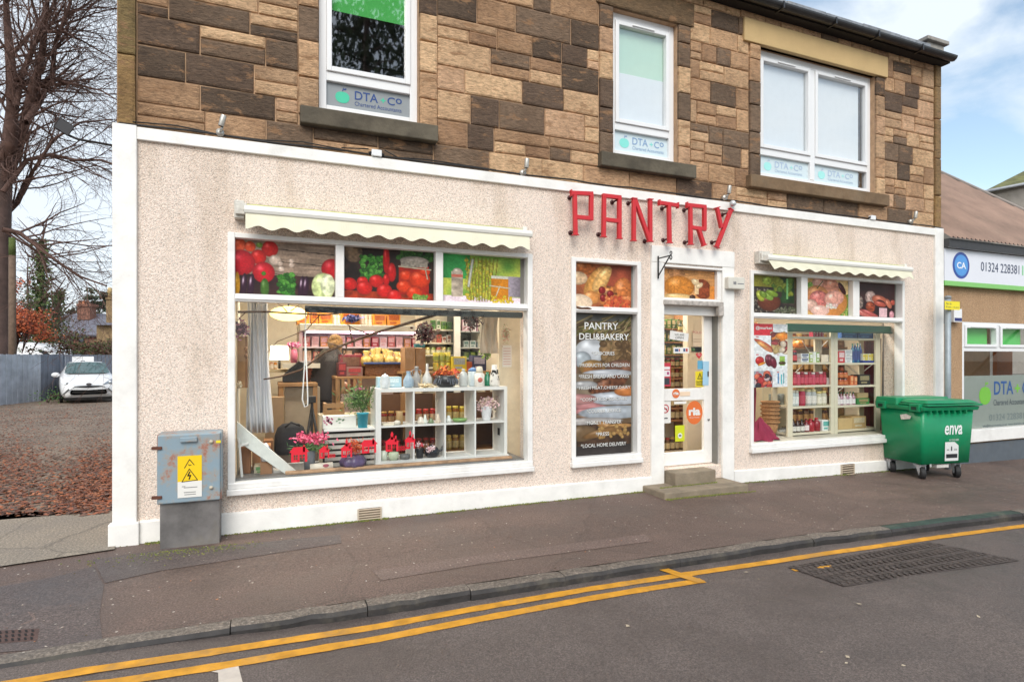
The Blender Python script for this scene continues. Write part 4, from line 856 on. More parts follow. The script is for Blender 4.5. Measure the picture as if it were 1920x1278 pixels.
def spot(px, py, tx, label, up=True):
    X, Z = FP(px, py, -.05); o = thing('spotlight', label, 'spotlight', (X, 0, Z - .1), 'small aluminium spotlights along the ledge')
    mb = MB(); d = Vector((tx, -.08, 1)).normalized(); c = Vector((X, -.07, Z)); mb.tube([c - d * .045, c + d * .055], .025, 14); mb.build('lamp_body', ALU, o, .003)
    mb = MB(); mb.tube([c - d * .047, c - d * .0455], .02, 12); mb.build('lens', M(S(40, 40, 44), .1), o)
    mb = MB(); mb.tube([(X - .02, .02, Z - .085), (X - .02, -.03, Z - .085)], .034, 14); mb.tube([(X - .02, -.02, Z - .085), (X, -.06, Z - .05)], .012, 8); mb.build('wall_mount', ALU, o)
spot(417, 229, .25, 'small aluminium spotlight under the left upstairs window sill, at its far left'); spot(986, 308, .04, 'small aluminium spotlight above the white band midway between two upstairs windows')
spot(1365, 357, .04, 'small aluminium spotlight above the last letter of the red sign'); spot(1714, 404, .1, 'small aluminium spotlight near the right corner of the sandstone wall')
X, Z = FP(1372, 382, -.05); o = thing('floodlight', 'stubby white floodlight on the white band over the last red letter', 'floodlight', (X, 0, Z)); mb = MB(); mb.tube([(X + .03, -.06, Z), (X - .06, -.13, Z - .02)], [.028, .038], 14); mb.build('lamp_body', M(S(210, 214, 216), .3, .3), o); mb = MB(); mb.tube([(X + .02, 0, Z), (X + .02, -.06, Z)], .022, 10); mb.build('wall_mount', M(S(180, 180, 176), .5), o)
BLK = M(S(30, 28, 27), .6)
def cable(pts, label, r=.009):
    mb = MB(); mb.tube(pts, r, 6); return tag(mb.build('cable', BLK), label, 'cable')
pts = []; nx = 40
for i in range(nx + 1):
    x = X0 + .02 + (X1 - X0) * i / nx; pts.append((x, -.004 + U(-.004, .004), ZB1 + .018 + U(-.004, .006) + (.012 * abs(math.sin(i * .7)))))
cable(pts, 'black cable running along the top of the white band across the whole wall')
cable([(X0 + .1 + i * .35, .0, ZB1 + .045 + .02 * math.sin(i * 1.9)) for i in range(6)] + [(fx(640), -.02, ZB1 + .05), (fx(690), -.03, ZB1 + .07)], 'thinner black cable looping from the left corner to the white junction box', .006)
cable([(fx(720), -.03, ZB1 + .08), (fx(745), -.01, ZB1 + .03), (fx(800), 0, ZB1 + .05), (fx(930), .0, ZB1 + .035)], 'thin black cable leaving the right side of the left junction box', .006)
for px, py, lb in ((706, 287, 'white junction box with cables under the left upstairs window'), (1636, 408, 'white junction box with cables under the wide upstairs window')):
    X, Z = FP(px, py, -.03); o = thing('junction_box', lb, 'junction box', (X, 0, Z - .03)); mb = MB(); mb.box(X - .05, X + .05, -.05, .0, Z - .035, Z + .03); mb.build('housing', UPVC, o, .008)
    mb = MB(); [mb.tube([(X + s * .05, -.03, Z), (X + s * .075, -.03, Z - .01)], .012, 8) for s in (-1, 1)]; mb.build('cable_gland', BLK, o)
c = DP(118, 238, 6.25); hx = X0
o = thing('security_light', 'black square security light on an arm beside the bare trees', 'security light', (c.x, c.y, c.z - .1))
R = Matrix.Rotation(.5, 3, 'Y') @ Matrix.Rotation(.5, 3, 'Z')
mb = MB(); mb.add([R @ Vector(p) + c for p in ((-.075, -.05, -.065), (.075, -.05, -.065), (.075, -.05, .065), (-.075, -.05, .065), (-.04, .06, -.035), (.04, .06, -.035), (.04, .06, .035), (-.04, .06, .035))], [(3, 2, 1, 0), (4, 5, 6, 7), (0, 1, 5, 4), (1, 2, 6, 5), (2, 3, 7, 6), (3, 0, 4, 7)]); mb.build('lamp_body', BLK, o, .006)
mb = MB(); mb.add([R @ Vector(p) + c for p in ((-.065, -.053, -.055), (.065, -.053, -.055), (.065, -.053, .055), (-.065, -.053, .055))], [(3, 2, 1, 0)]); mb.build('glass', M(S(90, 96, 104), .08), o)
mb = MB(); mb.tube([c + Vector((.03, .02, -.07)), (c.x + .12, c.y + .04, c.z - .1), (X0 + .01, c.y + .12, c.z - .13)], .013, 6); mb.build('arm', BLK, o)
X, _ = FP(1230, 500); zt_, zb_ = fz(1230, 481), fz(1230, 523)
o = thing('sign_bracket', 'empty black wrought iron sign bracket with scroll beside the door head', 'bracket', (X, 0, zb_))
mb = MB(); mb.tube([(X, -.045, zb_), (X, -.045, zt_)], .009, 6); e = -.28; mb.tube([(X, -.045, zt_ - .03), (X, e, zt_ - .03)], .008, 6); mb.tube([(X, -.045, zb_ + .03), (X, e, zt_ - .02)], .008, 6)
for s in (1, -1): mb.tube([(X, e + .0 - .028 * math.sin(q * .5) * (1 - q / 16), zt_ - .03 + s * (.03 - .028 * math.cos(q * .5) * (1 - q / 16))) for q in range(13)], .006, 6)
mb.build('ironwork', M(S(34, 32, 34), .5), o)
xa, xb = fx(1366, -.1), fx(1397, -.1); z0_, z1_ = fz(1366, 541, -.1), fz(1366, 518, -.1)
o = thing('alarm_box', 'cream wall box with a small grey emblem to the right of the door head', 'alarm box', (xa, 0, z0_))
mb = MB(); mb.box(xa, xb, -.10, .0, z0_, z1_); mb.build('housing', M(S(226, 222, 210, .86), .5, dirt=.2), o, .012)
mb = MB(); cx_ = xa + .38 * (xb - xa); zc = (z0_ + z1_) / 2
for k in range(4): mb.box(cx_ - .022 + k * .012, cx_ - .014 + k * .012, -.102, -.1005, zc - .02, zc + .02 - .006 * (k % 2))
mb.box(cx_ + .045, xb - .02, -.102, -.1005, zc - .012, zc - .002, ); mb.build('emblem', M(S(110, 112, 120), .6), o)
for px0, px1, py0, py1, lb in ((672, 714, 954, 977, 'cream louvred air brick low in the plinth under the wide window'), (1578, 1601, 871, 892, 'cream louvred air brick low in the plinth beside the green bin')):
    xa, xb = fx(px0, -.04), fx(px1, -.04); z1_, z0_ = fz(px0, py0, -.04), fz(px0, py1, -.04)
    o = thing('air_vent', lb, 'air vent', (xa, -.03, z0_), 'air bricks in the plinth'); mb = MB(); mb.box(xa, xb, -.036, -.02, z0_, z1_); mb.build('backing', M(S(80, 66, 56), .9), o)
    mb = MB()
    for k in range(5): z = z0_ + (z1_ - z0_) * (k + .1) / 5; mb.add([(xa, -.038, z), (xb, -.038, z), (xb, -.052, z + .012), (xa, -.052, z + .012), (xb, -.038, z + .018), (xa, -.038, z + .018)], [(0, 1, 2, 3), (3, 2, 4, 5)])
    mb.box(xa - .008, xa + .006, -.05, -.02, z0_, z1_); mb.box(xb - .006, xb + .008, -.05, -.02, z0_, z1_); mb.build('louvres', M(S(206, 190, 168, .85), .8, dirt=.5), o)
def cabmat():
    m, nt, p = newmat('rusty_blue_paint'); L = nt.links.new; tc = N(nt, 'ShaderNodeTexCoord')
    n = N(nt, 'ShaderNodeTexNoise', i_Scale=5.5, i_Detail=9.0, i_Roughness=.7); L(tc.outputs['Object'], n.inputs['Vector'])
    r = ramp(nt, [(.47, S(136, 156, 168, .9)), (.55, S(156, 156, 152, .85)), (.61, S(172, 122, 104, .8)), (.74, S(120, 62, 40, .8))]); L(n.outputs[0], r.inputs[0])
    L(r.outputs[0], p.inputs['Base Color']); p.inputs['Roughness'].default_value = .55; b = N(nt, 'ShaderNodeBump', i_Strength=.3, i_Distance=.01); L(n.outputs[0], b.inputs['Height']); L(b.outputs[0], p.inputs['Normal']); return m
CAB = cabmat(); CABL = M(S(126, 122, 120, .8), .6, var=.55, vs=3.2, dirt=.9)
yc = -.27; ca, cb = fx(294, yc), fx(415, yc); cz1 = fz(350, 812, yc); czm = fz(350, 942, yc)
o = thing('electric_cabinet', 'rusty blue grey steel electricity cabinet with yellow warning sign on the pavement', 'utility cabinet', (ca, yc, 0))
mb = MB(); mb.box(ca + .02, cb - .015, yc + .01, -.03, -.05, czm + .02); mb.build('pedestal', CABL, o, .006)
mb = MB(); mb.box(ca, cb, yc, -.035, czm, cz1); mb.build('body', CAB, o, .012)
mb = MB(); mb.box(ca + .008, cb - .008, yc - .018, yc - .002, czm + .008, cz1 - .006); mb.build('door', CAB, o, .012)
cw = cb - ca; cxx = lambda px: fx(px, yc - .02); czz = lambda py: fz(350, py, yc - .02)
mb = MB(); mb.box(cxx(338), cxx(370), yc - .045, yc - .018, czz(828), czz(819)); mb.build('handle', CAB, o, .006)
for py in (836, 927): mb = MB(); mb.box(ca - .035, ca + .04, yc - .03, yc - .0, czz(py) - .018, czz(py) + .008); mb.build('hinge', M(S(96, 56, 40), .8, var=.4), o, .004)
for px, py in ((396, 830), (396, 917)): mb = MB(); mb.tube([(cxx(px), yc - .028, czz(py)), (cxx(px), yc - .018, czz(py))], .016, 10); mb.build('bolt', M(S(190, 180, 160), .5), o)
mb = MB(); mb.box(cxx(405), cxx(414), yc - .0215, yc - .019, czz(833), czz(828)); mb.build('yellow_tag', M(S(230, 210, 50), .5), o)
sg = MB(); YS = yc - .021
sx0, sx1, sy0, sy1 = cxx(333), cxx(378.5), 854, 932
sg.box(sx0, sx1, YS - .002, YS + .002, czz(902), czz(sy0)); b_ = sg.build('warning_plate', M(S(246, 206, 20, .9), .4, var=.03), o)
sg = MB(); sg.box(sx0, sx1, YS - .0018, YS + .002, czz(sy1), czz(902)); b_ = sg.build('label_plate', M(S(236, 234, 228, .88), .4, var=.03), o)
mb = MB()
def zc2(x, y): return (fx(280 + x / 5.327, YS), YS - .003, fz(350, 800 + y / 5.327, YS))
def stroke(mb, P, wd=.006, closed=False):
    P = P + ([P[0]] if closed else [])
    for p, q in zip(P[:-1], P[1:]):
        p, q = Vector(p), Vector(q); t = (q - p).normalized(); n_ = Vector((-t.z, 0, t.x)) * wd / 2; mb.poly([p - n_ - t * wd * .3, q - n_ + t * wd * .3, q + n_ + t * wd * .3, p + n_ - t * wd * .3])
stroke(mb, [zc2(326, 545), zc2(400, 420), zc2(482, 535)], closed=True); stroke(mb, [zc2(352, 408), zc2(402, 325), zc2(448, 382)])
stroke(mb, [zc2(404, 450), zc2(385, 488), zc2(412, 484), zc2(398, 522)], .01); stroke(mb, [zc2(392, 375), zc2(400, 386), zc2(418, 380)], .006); mb.build('warning_symbol', M(S(24, 22, 18), .5), o)
mb = MB()
for y, x0_, x1_ in ((604, 345, 480), (652, 345, 465), (674, 350, 465), (592, 325, 360)): p = zc2(x0_, y); q = zc2(x1_, y); mb.box(p[0], q[0], YS - .003, YS - .0025, p[2] - .003, p[2] + .003)
mb.build('small_print', M(S(130, 130, 130), .6), o)
zg = -.085
def bgp(px, py, z):
    for _ in range(3): X, Y = GP(px, py, z)
    return X, Y
bx, by = GP(1729, 874, zg + .19)
BR = Matrix.Rotation(-math.radians(9.5), 3, 'Z'); BO = Vector((bx, by, zg))
bw, bd, bh = .87, .70, 1.0
o = thing('wheeled_bin', 'green wheeled rubbish bin with flat lid standing on the pavement at the corner', 'wheeled bin', BO)
GRN_ = M(S(0, 142, 92, .85), .38, var=.1, vs=4, bump=.06, bs=200, dirt=.3)
def loft(mb, rings, cap=True):
    n = len(rings[0]); vs = [tuple(BR @ Vector(p) + BO) for r in rings for p in r]
    fs = [(i * n + j, i * n + (j + 1) % n, (i + 1) * n + (j + 1) % n, (i + 1) * n + j) for i in range(len(rings) - 1) for j in range(n)]
    if cap: fs += [tuple(reversed(range(n))), tuple(range((len(rings) - 1) * n, len(rings) * n))]
    mb.add(vs, fs)
def ring(x0, x1, y0, y1, z, r=.04, zf=None):
    P = []
    for cx_, cy_, a0 in ((x1 - r, y0 + r, -90), (x1 - r, y1 - r, 0), (x0 + r, y1 - r, 90), (x0 + r, y0 + r, 180)):
        for k in range(4): q = math.radians(a0 + k * 30); P.append((cx_ + r * math.cos(q), cy_ + r * math.sin(q), z))
    return P
mb = MB(); mb.sm = True
loft(mb, [ring(.0, bw - .05, 0, bd - .06, .215), ring(-.01, bw - .02, -.01, bd - .03, .6), ring(-.02, bw, -.025, bd, .98)]); b0 = mb.build('body', GRN_, o)
mb = MB(); loft(mb, [ring(-.05, bw + .03, -.06, bd + .03, .945, .03), ring(-.06, bw + .04, -.075, bd + .04, 1.0, .03)]); mb.build('rim', GRN_, o, .008)
mb = MB()
for x in (0.06, .16, .26, .36, .46, .56, .66): mb.box(x, x + .014, -.075, -.02, .9, .95, R=BR, O=BO)
mb.build('comb_ribs', GRN_, o)
mb = MB(); loft(mb, [ring(-.02, bw + .06, -.10, bd * .55, 1.012, .03), ring(-.02, bw + .06, -.10, bd * .55, 1.035, .03)]); loft(mb, [ring(.0, bw + .03, -.08, bd * .52, 1.045, .03), ring(.05, bw - .06, -.02, bd * .5, 1.085, .03)]); mb.build('lid', GRN_, o, .006)
mb = MB(); loft(mb, [ring(-.05, bw + .02, bd * .5, bd + .05, 1.0, .03), ring(-.04, bw + .0, bd * .52, bd + .03, 1.1, .03)]); mb.build('rear_lid', GRN_, o, .01)
for y0 in (-.02, bd - .17):
    mb = MB(); mb.box(-.075, .10, y0, y0 + .16, .93, 1.04, R=BR, O=BO); h_ = mb.build('lifting_pocket', GRN_, o, .01)
    mb = MB(); mb.box(-.079, -.074, y0 + .04, y0 + .12, .955, 1.0, R=BR, O=BO); mb.build('opening', M(S(8, 50, 34), .8), h_)
mb = MB(); mb.box(.27, .47, .02, .1, .155, .2, R=BR, O=BO); mb.build('drain_plug', M(S(200, 196, 190), .5), o)
for wx, wy in ((.07, .08), (.66, .08), (.07, .56), (.66, .56)):
    ln = lambda p: BR @ Vector(p) + BO
    mb = MB(); mb.tube([ln((wx - .03, wy - .0, .085)), ln((wx + .025, wy - .035, .085))], .085, 20); wh = mb.build('wheel', M(S(36, 35, 36), .7, var=.2), o, .012)
    mb = MB(); mb.tube([ln((wx - .036, wy + .005, .085)), ln((wx + .031, wy - .04, .085))], .03, 12); mb.build('hub', M(S(150, 152, 156), .4, .5), wh)
    mb = MB()
    for sx_ in (-.045, .038):
        mb.add([ln(p) for p in ((wx + sx_, wy - .04, .07), (wx + sx_, wy + .0, .06), (wx + sx_ + .01, wy + .06, .2), (wx + sx_ + .01, wy - .02, .2), (wx + sx_ + .008, wy - .04, .07), (wx + sx_ + .008, wy, .06), (wx + sx_ + .018, wy + .06, .2), (wx + sx_ + .018, wy - .02, .2))], [(3, 2, 1, 0), (4, 5, 6, 7), (0, 1, 5, 4), (1, 2, 6, 5), (2, 3, 7, 6), (3, 0, 4, 7)])
    mb.box(wx - .05, wx + .06, wy - .03, wy + .08, .185, .197, R=BR, O=BO); mb.build('castor_fork', M(S(176, 178, 182), .35, .6), o)
def bface(a, b): return BR @ Vector((a, -.028 - .012 * (b - .19) / .79 - .001, b)) + BO
lean = Vector((0, -.018 / .79, 1))
fo = BR @ Vector((0, .0, .19)) + BO; fu = BR @ Vector((1, 0, 0)); fv = BR @ lean
BWt = M(S(236, 240, 238, .9), .4, var=0)
off = BR @ Vector((0, -.0075, 0))
for txt, box, sh, nm in (('enva', (.36, .66, .42, .55), .12, 'lettering'),):
    lettering(txt, box, 0, BWt, o, nm, .02, O=fo + off, ux=fu, uz=fv, shear=sh)
lettering('NO COLD ASHES', (.44, .6, .335, .36), 0, BWt, o, 'lettering', 0, O=fo + off, ux=fu, uz=fv)
mb = MB(); P = lambda a, b, k=1.0: fo + off * k + fu * a + fv * b
mb.poly([P(.37, .06), P(.6, .06), P(.6, .27), (P(.53, .32)), P(.37, .32)]); mb.build('white_sticker', M(S(228, 228, 226, .88), .4, var=.04), o)
mb = MB(); k = 1.35
mb.poly([P(.39, .1, k), P(.58, .1, k), P(.58, .155, k), P(.39, .155, k)]); mb.poly([P(.47, .2, k), P(.49, .2, k), P(.488, .26, k), P(.472, .26, k)])
for q in (.4, .42, .52, .54, .56): mb.poly([P(q, .205, k), P(q + .012, .205, k), P(q + .008, .232, k)])
mb.build('sticker_print', M(S(34, 34, 38), .5), o)
mb = MB(); mb.poly([BR @ Vector(p) + BO for p in ((-.019, .30, .80), (-.0185, .16, .82), (-.0185, .14, .86), (-.019, .22, .885), (-.019, .32, .865))]); 
mb.v = [tuple(Vector(p) + BR @ Vector((-.012, 0, 0))) for p in mb.v]; mb.build('torn_sticker', M(S(220, 214, 206), .6, var=.3, vs=40), o)
NX0, NX1 = X1 + .02, 22.0; NY = .05
nb = thing('office_building', 'single storey tan roughcast office with brown corrugated roof right of the shop', 'building', (NX0, NY, -.1))
wx0 = fx(1804, NY); nzt = fz(1804, 603, NY); nzb = fz(1804, 806, NY); nsl = fz(1804, 829, NY); wxe = wx0 + 3.4
mb = MB(); wall_holes(mb, NX0, NX1, -.5, fz(1766, 462, NY) + .05, [(wx0, wxe, nzb, nzt)], NY, .35); mb.build('rendered_wall', HARL2, nb)
mb = MB(); mb.box(NX0 + .4, NX1, NY - .03, NY + .01, -.6, nsl - .03); mb.build('plinth', M(S(96, 104, 112, .8), .7, dirt=.3), nb)
mb = MB(); mb.box(NX0, NX1, NY - .16, NY + .02, fz(1766, 463, NY - .1), fz(1766, 447, NY - .1)); mb.build('fascia_board', M(S(58, 58, 60), .6), nb)
sgz0, sgz1 = fz(1768, 535, NY - .06), fz(1768, 465, NY - .06)
rz0 = fz(1766, 447, NY - .1); pitch = math.tan(math.radians(40))
def roofpt(px, py):
    a, b, c = ray(px, py); y0 = NY - .2
    t = (rz0 + pitch * (-DIST - y0) - EYE) / (c - pitch * b); return Vector((a * t, -DIST + b * t, EYE + c * t))
RP = [Vector((NX0 - .0, NY - .2, rz0)), Vector((NX1, NY - .2, rz0))]
pA, pB = roofpt(1763, 325), roofpt(1920, 397)
e_ = (pB - pA).normalized(); pC = pA + e_ * ((NX1 - pA.x) / e_.x if e_.x > 0 else 5)
print('ROOF', pA, pB)
mb = MB(); x = NX0; wv = .0
def topY(x):
    t = (x - pA.x) / (pB.x - pA.x); return max(NY + .3, pA.y + (pB.y - pA.y) * t)
nseg = 0
x = NX0; st = .05
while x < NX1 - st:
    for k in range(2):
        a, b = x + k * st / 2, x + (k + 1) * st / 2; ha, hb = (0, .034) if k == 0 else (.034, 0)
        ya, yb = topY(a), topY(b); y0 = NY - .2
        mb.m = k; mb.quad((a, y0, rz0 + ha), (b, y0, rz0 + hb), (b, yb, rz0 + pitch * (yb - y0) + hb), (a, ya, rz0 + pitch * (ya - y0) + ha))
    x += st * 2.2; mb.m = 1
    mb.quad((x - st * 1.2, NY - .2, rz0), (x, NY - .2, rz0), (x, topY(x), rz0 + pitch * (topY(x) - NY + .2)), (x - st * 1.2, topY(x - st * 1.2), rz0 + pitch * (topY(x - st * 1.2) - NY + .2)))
mb.build('corrugated_roof', [M(S(160, 132, 116, .9), .6, var=.3, vs=1.5, dirt=.3), M(S(84, 64, 60, .8), .85, var=.4, vs=1.5)], nb)  # rib shading painted in: one slope pale, other slope and flats dark
mb = MB(); q = pA + e_ * 9; mb.tube([pA + Vector((0, 0, .03)), pA.lerp(q, .5) + Vector((0, 0, .03)), q + Vector((0, 0, .03))], .035, 8); mb.build('roof_verge', M(S(150, 140, 132), .7), nb)
w = thing('window', None, None, (wx0, NY, nzb)); w.parent = nb; w.location = Vector((wx0, NY, nzb)) - WL[nb.name]
y0, y1 = NY - .0, NY + .08; zr1 = fz(1804, 656, NY)
mb = MB(); mb.box(wx0, wx0 + .05, y0, y1, nzb, nzt); mb.box(wx0, wxe, y0 + .001, y1, nzt - .05, nzt); mb.box(wx0 + .05, wxe, y0 + .002, y1, zr1 - .02, zr1 + .05); mb.box(wxe - .05, wxe, y0, y1, nzb, nzt - .05)
ms = fx(1871, NY)
for k in range(4): xk = ms + (ms - wx0) * k; mb.box(xk - .035, xk + .035, y0 + .003, y1, zr1 + .05, nzt - .05) if xk < wxe else None
mb.build('frame', UPVC, w, .005)
mb = MB(); mb.box(wx0 - .03, wxe + .03, NY - .07, NY + .06, nsl, nzb); mb.build('sill', PT, w, .006)
sw = ms - wx0
for k in range(4):
    a_, b_ = wx0 + .03 + sw * k + .02, wx0 + sw * (k + 1) - .05 + .02
    mb = MB(); z0_, z1_ = zr1 + .05, nzt - .05; s_ = .045; mb.box(a_, a_ + s_, y0 - .02, y1 - .02, z0_, z1_); mb.box(b_ - s_, b_, y0 - .02, y1 - .02, z0_, z1_); mb.box(a_ + s_, b_ - s_, y0 - .019, y1 - .02, z0_, z0_ + s_); mb.box(a_ + s_, b_ - s_, y0 - .019, y1 - .02, z1_ - s_, z1_); mb.box(a_ + .14, b_ - .12, y0 - .03, y0 - .021, z1_ - .035, z1_ - .018); mb.build('sash', UPVC, w, .005)
    mb = MB(); mb.box(a_ + s_, b_ - s_, NY + .12, NY + .13, z0_ - .02, z1_); mb.build('green_blind', GB, w)
mb = MB(); mb.quad((wx0 + .05, NY + .053, nzb), (wxe - .05, NY + .053, nzb), (wxe - .05, NY + .053, nzt - .05), (wx0 + .05, NY + .053, nzt - .05)); mb.build('glass', GLASS, w)
frz = fz(1804, 705, NY)
FROST = M(S(150, 158, 150, .85), .4, var=.03)
mb = MB(); mb.box(wx0 + .05, wxe - .05, NY + .06, NY + .066, nzb, frz); mb.build('frosted_film', FROST, w)
mb = MB(); mb.box(NX0 + .1, wxe + 2, 2.6, 2.7, -.1, 3.2); mb.box(NX0 + .1, wxe + 2, .4, 2.6, 3.1, 3.2); mb.box(NX0 + .1, NX0 + .2, .4, 2.6, -.1, 3.1); mb.build('office_room', M(S(206, 176, 140, .8), .8, var=.1), nb)
mb = MB(); xd = fx(1884, 2.5); mb.box(xd - .3, xd + .3, 2.5, 2.59, -.1, 2.4); mb.build('inner_door', M(S(160, 96, 46, .8), .5), nb)
mb = MB(); mb.box(wx0 + .06, wx0 + .22, .5, .6, -.1, 3.0); mb.build('dark_curtain', DARKIN, nb)
l = bpy.data.lights.new('office_light', 'AREA'); l.size = 1.2; l.energy = 22; l.color = (1, .9, .75); lo = bpy.data.objects.new('office_light', l); COL.objects.link(lo); lo.location = (wx0 + 1.4, 1.5, 3.05)
o = thing('ceiling_light', 'lit square ceiling light inside the neighbouring office', 'ceiling light', (wx0 + 1.4, 1.5, 3.08)); mb = MB(); mb.box(wx0 + .9, wx0 + 1.9, 1.1, 1.9, 3.062, 3.095); mb.build('diffuser', M((1, .95, .85), .5, var=0, emit=3), o)
o = thing('office_sign', 'white sign board with blue round emblem, phone number and green lower edge', 'sign', (NX0, NY, sgz0))
mb = MB(); mb.box(NX0 + .01, NX1 - 2, NY - .09, NY - .0, sgz0 + .07, sgz1); mb.build('board', M(S(232, 234, 242, .86), .35, var=.02), o, .006)
mb = MB(); mb.box(NX0 + .01, NX1 - 2, NY - .095, NY, sgz0, sgz0 + .075); mb.build('green_edge', M(S(136, 206, 110, .85), .4, var=.03), o, .004)
mb = MB(); mb.tube([(NX0 + .02, NY - .13, sgz1 + .02), (NX1 - 2, NY - .13, sgz1 + .02)], .02, 8); mb.build('light_tube', M(S(214, 214, 214), .3), o)
ys = NY - .0905
def disc(mb, cx, cz, r, y, n=32, r2=None):
    mb.poly([(cx + (r2 or r) * math.cos(2 * PI * i / n), y, cz + r * math.sin(2 * PI * i / n)) for i in range(n)])
cx_, cz_ = fx(1802, ys), fz(1802, 497.5, ys); rr = 25 * mpp(1802, ys)
mb = MB(); disc(mb, cx_, cz_, rr, ys - .001); mb.build('emblem', M(S(40, 70, 150), .4, var=.05), o); mb = MB(); disc(mb, cx_, cz_, rr * .8, ys - .003); mb.build('emblem_disc', M(S(76, 146, 214), .4, var=.1), o)
lettering('CA', (cx_ - rr * .52, cx_ + rr * .55, cz_ - rr * .25, cz_ + rr * .24), ys - .005, M(S(240, 244, 250, .9), .4, var=0), o, 'lettering', .025)
lettering('01324 228381', (fx(1839, ys), fx(1911, ys), fz(1875, 511, ys), fz(1875, 494, ys)), ys - .003, M(S(60, 70, 96), .5, var=0), o, 'lettering')
mb = MB(); mb.box(fx(1916.5, ys), fx(1918.5, ys), ys - .003, ys - .001, fz(1917, 516, ys), fz(1917, 498, ys)); mb.build('divider', M(S(136, 206, 150), .5), o)
DTB = M(S(30, 84, 150), .5, var=0); DTG = M(S(120, 190, 60), .5, var=.03); DTD = M(S(66, 80, 90), .5, var=0)
def apple(mb, cx, cz, h, y, w_=None):
    w_ = w_ or h; P = []
    for i in range(28):
        q = 2 * PI * i / 28; r = .5 * (1 - .12 * max(0, math.cos(q - PI / 2)) ** 6 - .05 * max(0, math.cos(q + PI / 2)) ** 8); P.append((cx + r * w_ * math.cos(q), y, cz + r * h * math.sin(q)))
    mb.poly(P)
def leafstalk(mb, cx, cz, h, y):
    mb.poly([(cx - .02 * h, y, cz), (cx + .03 * h, y, cz), (cx + .1 * h, y, cz + .25 * h), (cx + .05 * h, y, cz + .27 * h)]); mb.poly([(cx + .06 * h, y, cz + .12 * h), (cx + .2 * h, y, cz + .1 * h), (cx + .3 * h, y, cz + .22 * h), (cx + .16 * h, y, cz + .24 * h)])
o = thing('window_lettering', 'blue and green office name with apple emblem and phone number on frosted glass', 'window sign', (fx(1836, NY), NY + .06, nzb))
yl = NY + .057; A = lambda px, py: (fx(px, yl), fz(px, py, yl))
mb = MB(); p = A(1847, 741); h_ = 36 * mpp(1847, yl); apple(mb, p[0], p[1], h_, yl, h_ * 1.0); mb.build('emblem', DTG, o); mb = MB(); leafstalk(mb, p[0], p[1] + h_ * .45, h_, yl); mb.build('emblem_leaf', DTG, o)
lettering('DTA', (A(1864, 739)[0], A(1900, 739)[0], A(1882, 739)[1], A(1882, 714)[1]), yl, DTB, o, 'lettering', .015)
lettering('+', (A(1903, 739)[0], A(1913, 739)[0], A(1908, 735)[1], A(1908, 720)[1]), yl, DTG, o, 'lettering', .03)
lettering('Co', (A(1917, 739)[0], A(1917, 739)[0] + .34, A(1917, 739)[1], A(1917, 714)[1]), yl, DTB, o, 'lettering', .015)
lettering('Chartered Accountants', (A(1863, 758)[0], A(1863, 758)[0] + .92, A(1880, 759)[1], A(1880, 748)[1]), yl, DTD, o)
lettering('01324 228381', (A(1855, 786)[0], A(1920, 786)[0], A(1880, 787)[1], A(1880, 775)[1]), yl, M(S(110, 122, 124), .5, var=0), o)
lettering('info@dtaaccounting.co.uk  www.dtaandco.uk', (A(1843, 799)[0], A(1843, 799)[0] + 1.15, A(1870, 800)[1], A(1870, 794)[1]), yl, DTD, o)
def officesign(px0, px1, zz0, zz1, film, blue, teal, label, Y=.148, text=True):
    a_, b_ = fx(px0, Y), fx(px1, Y); o = thing('window_sign', label, 'window sign', (a_, Y, zz0)); wd = b_ - a_; ht = zz1 - zz0
    mb = MB(); mb.box(a_, b_, Y - .002, Y, zz0, zz1); mb.build('frosted_film', film, o)
    mb = MB(); h_ = ht * .6; cx_ = a_ + wd * .19; cz_ = zz0 + ht * .46; apple(mb, cx_, cz_, h_ * .85, Y - .0045, h_ * .95); e = mb.build('emblem', teal, o)
    mb = MB(); leafstalk(mb, cx_, cz_ + h_ * .4, h_, Y - .0045); mb.build('emblem_leaf', blue, o)
    z_ = zz0 + ht * .45; lettering('DTA', (a_ + wd * .33, a_ + wd * .60, z_, z_ + ht * .36), Y - .0045, blue, o, 'lettering', .012); lettering('+', (a_ + wd * .63, a_ + wd * .69, z_ + ht * .05, z_ + ht * .25), Y - .0045, teal, o, 'lettering', .02)
    lettering('C', (a_ + wd * .71, a_ + wd * .80, z_, z_ + ht * .34), Y - .0045, blue, o, 'lettering', .012); lettering('o', (a_ + wd * .81, a_ + wd * .885, z_ + ht * .1, z_ + ht * .34), Y - .0045, blue, o, 'lettering', .012)
    lettering('Chartered Accountants', (a_ + wd * .33, a_ + wd * .88, zz0 + ht * .2, zz0 + ht * .37), Y - .0045, blue, o, 'lettering', .0)
lz0, lz1 = UZ0 + .1, 4.30
officesign(610, 771, lz0, lz1, M(S(140, 146, 150, .9), .5, var=.03), M(S(22, 62, 124), .5, var=0), M(S(56, 186, 150), .5, var=0), 'grey office window sign with dark blue name and green apple, left upstairs window')
PF = M(S(206, 222, 228, .95), .4, var=.03); PBl = M(S(130, 160, 196), .5, var=0); PTl = M(S(130, 216, 206), .5, var=0)
officesign(1149, 1256, lz0, lz1, PF, PBl, PTl, 'pale office window sign with faded blue name and apple, narrow upstairs window')
(b0_, b1_), (b2_, b3_) = wins[2][1]
def pxof(X, Y): # inverse of fx
    dx, dy = X, Y + DIST; return 960 + FPX * (CT * dx - ST * dy) / (ST * dx + CT * dy)
PBl2 = M(S(168, 188, 212), .5, var=0); PTl2 = M(S(160, 224, 220), .5, var=0)
officesign(pxof(b0_, .148), pxof(b1_, .148), lz0, lz1, PF, PBl2, PTl2, 'very faint office sign in the left pane under the yellow lintel')
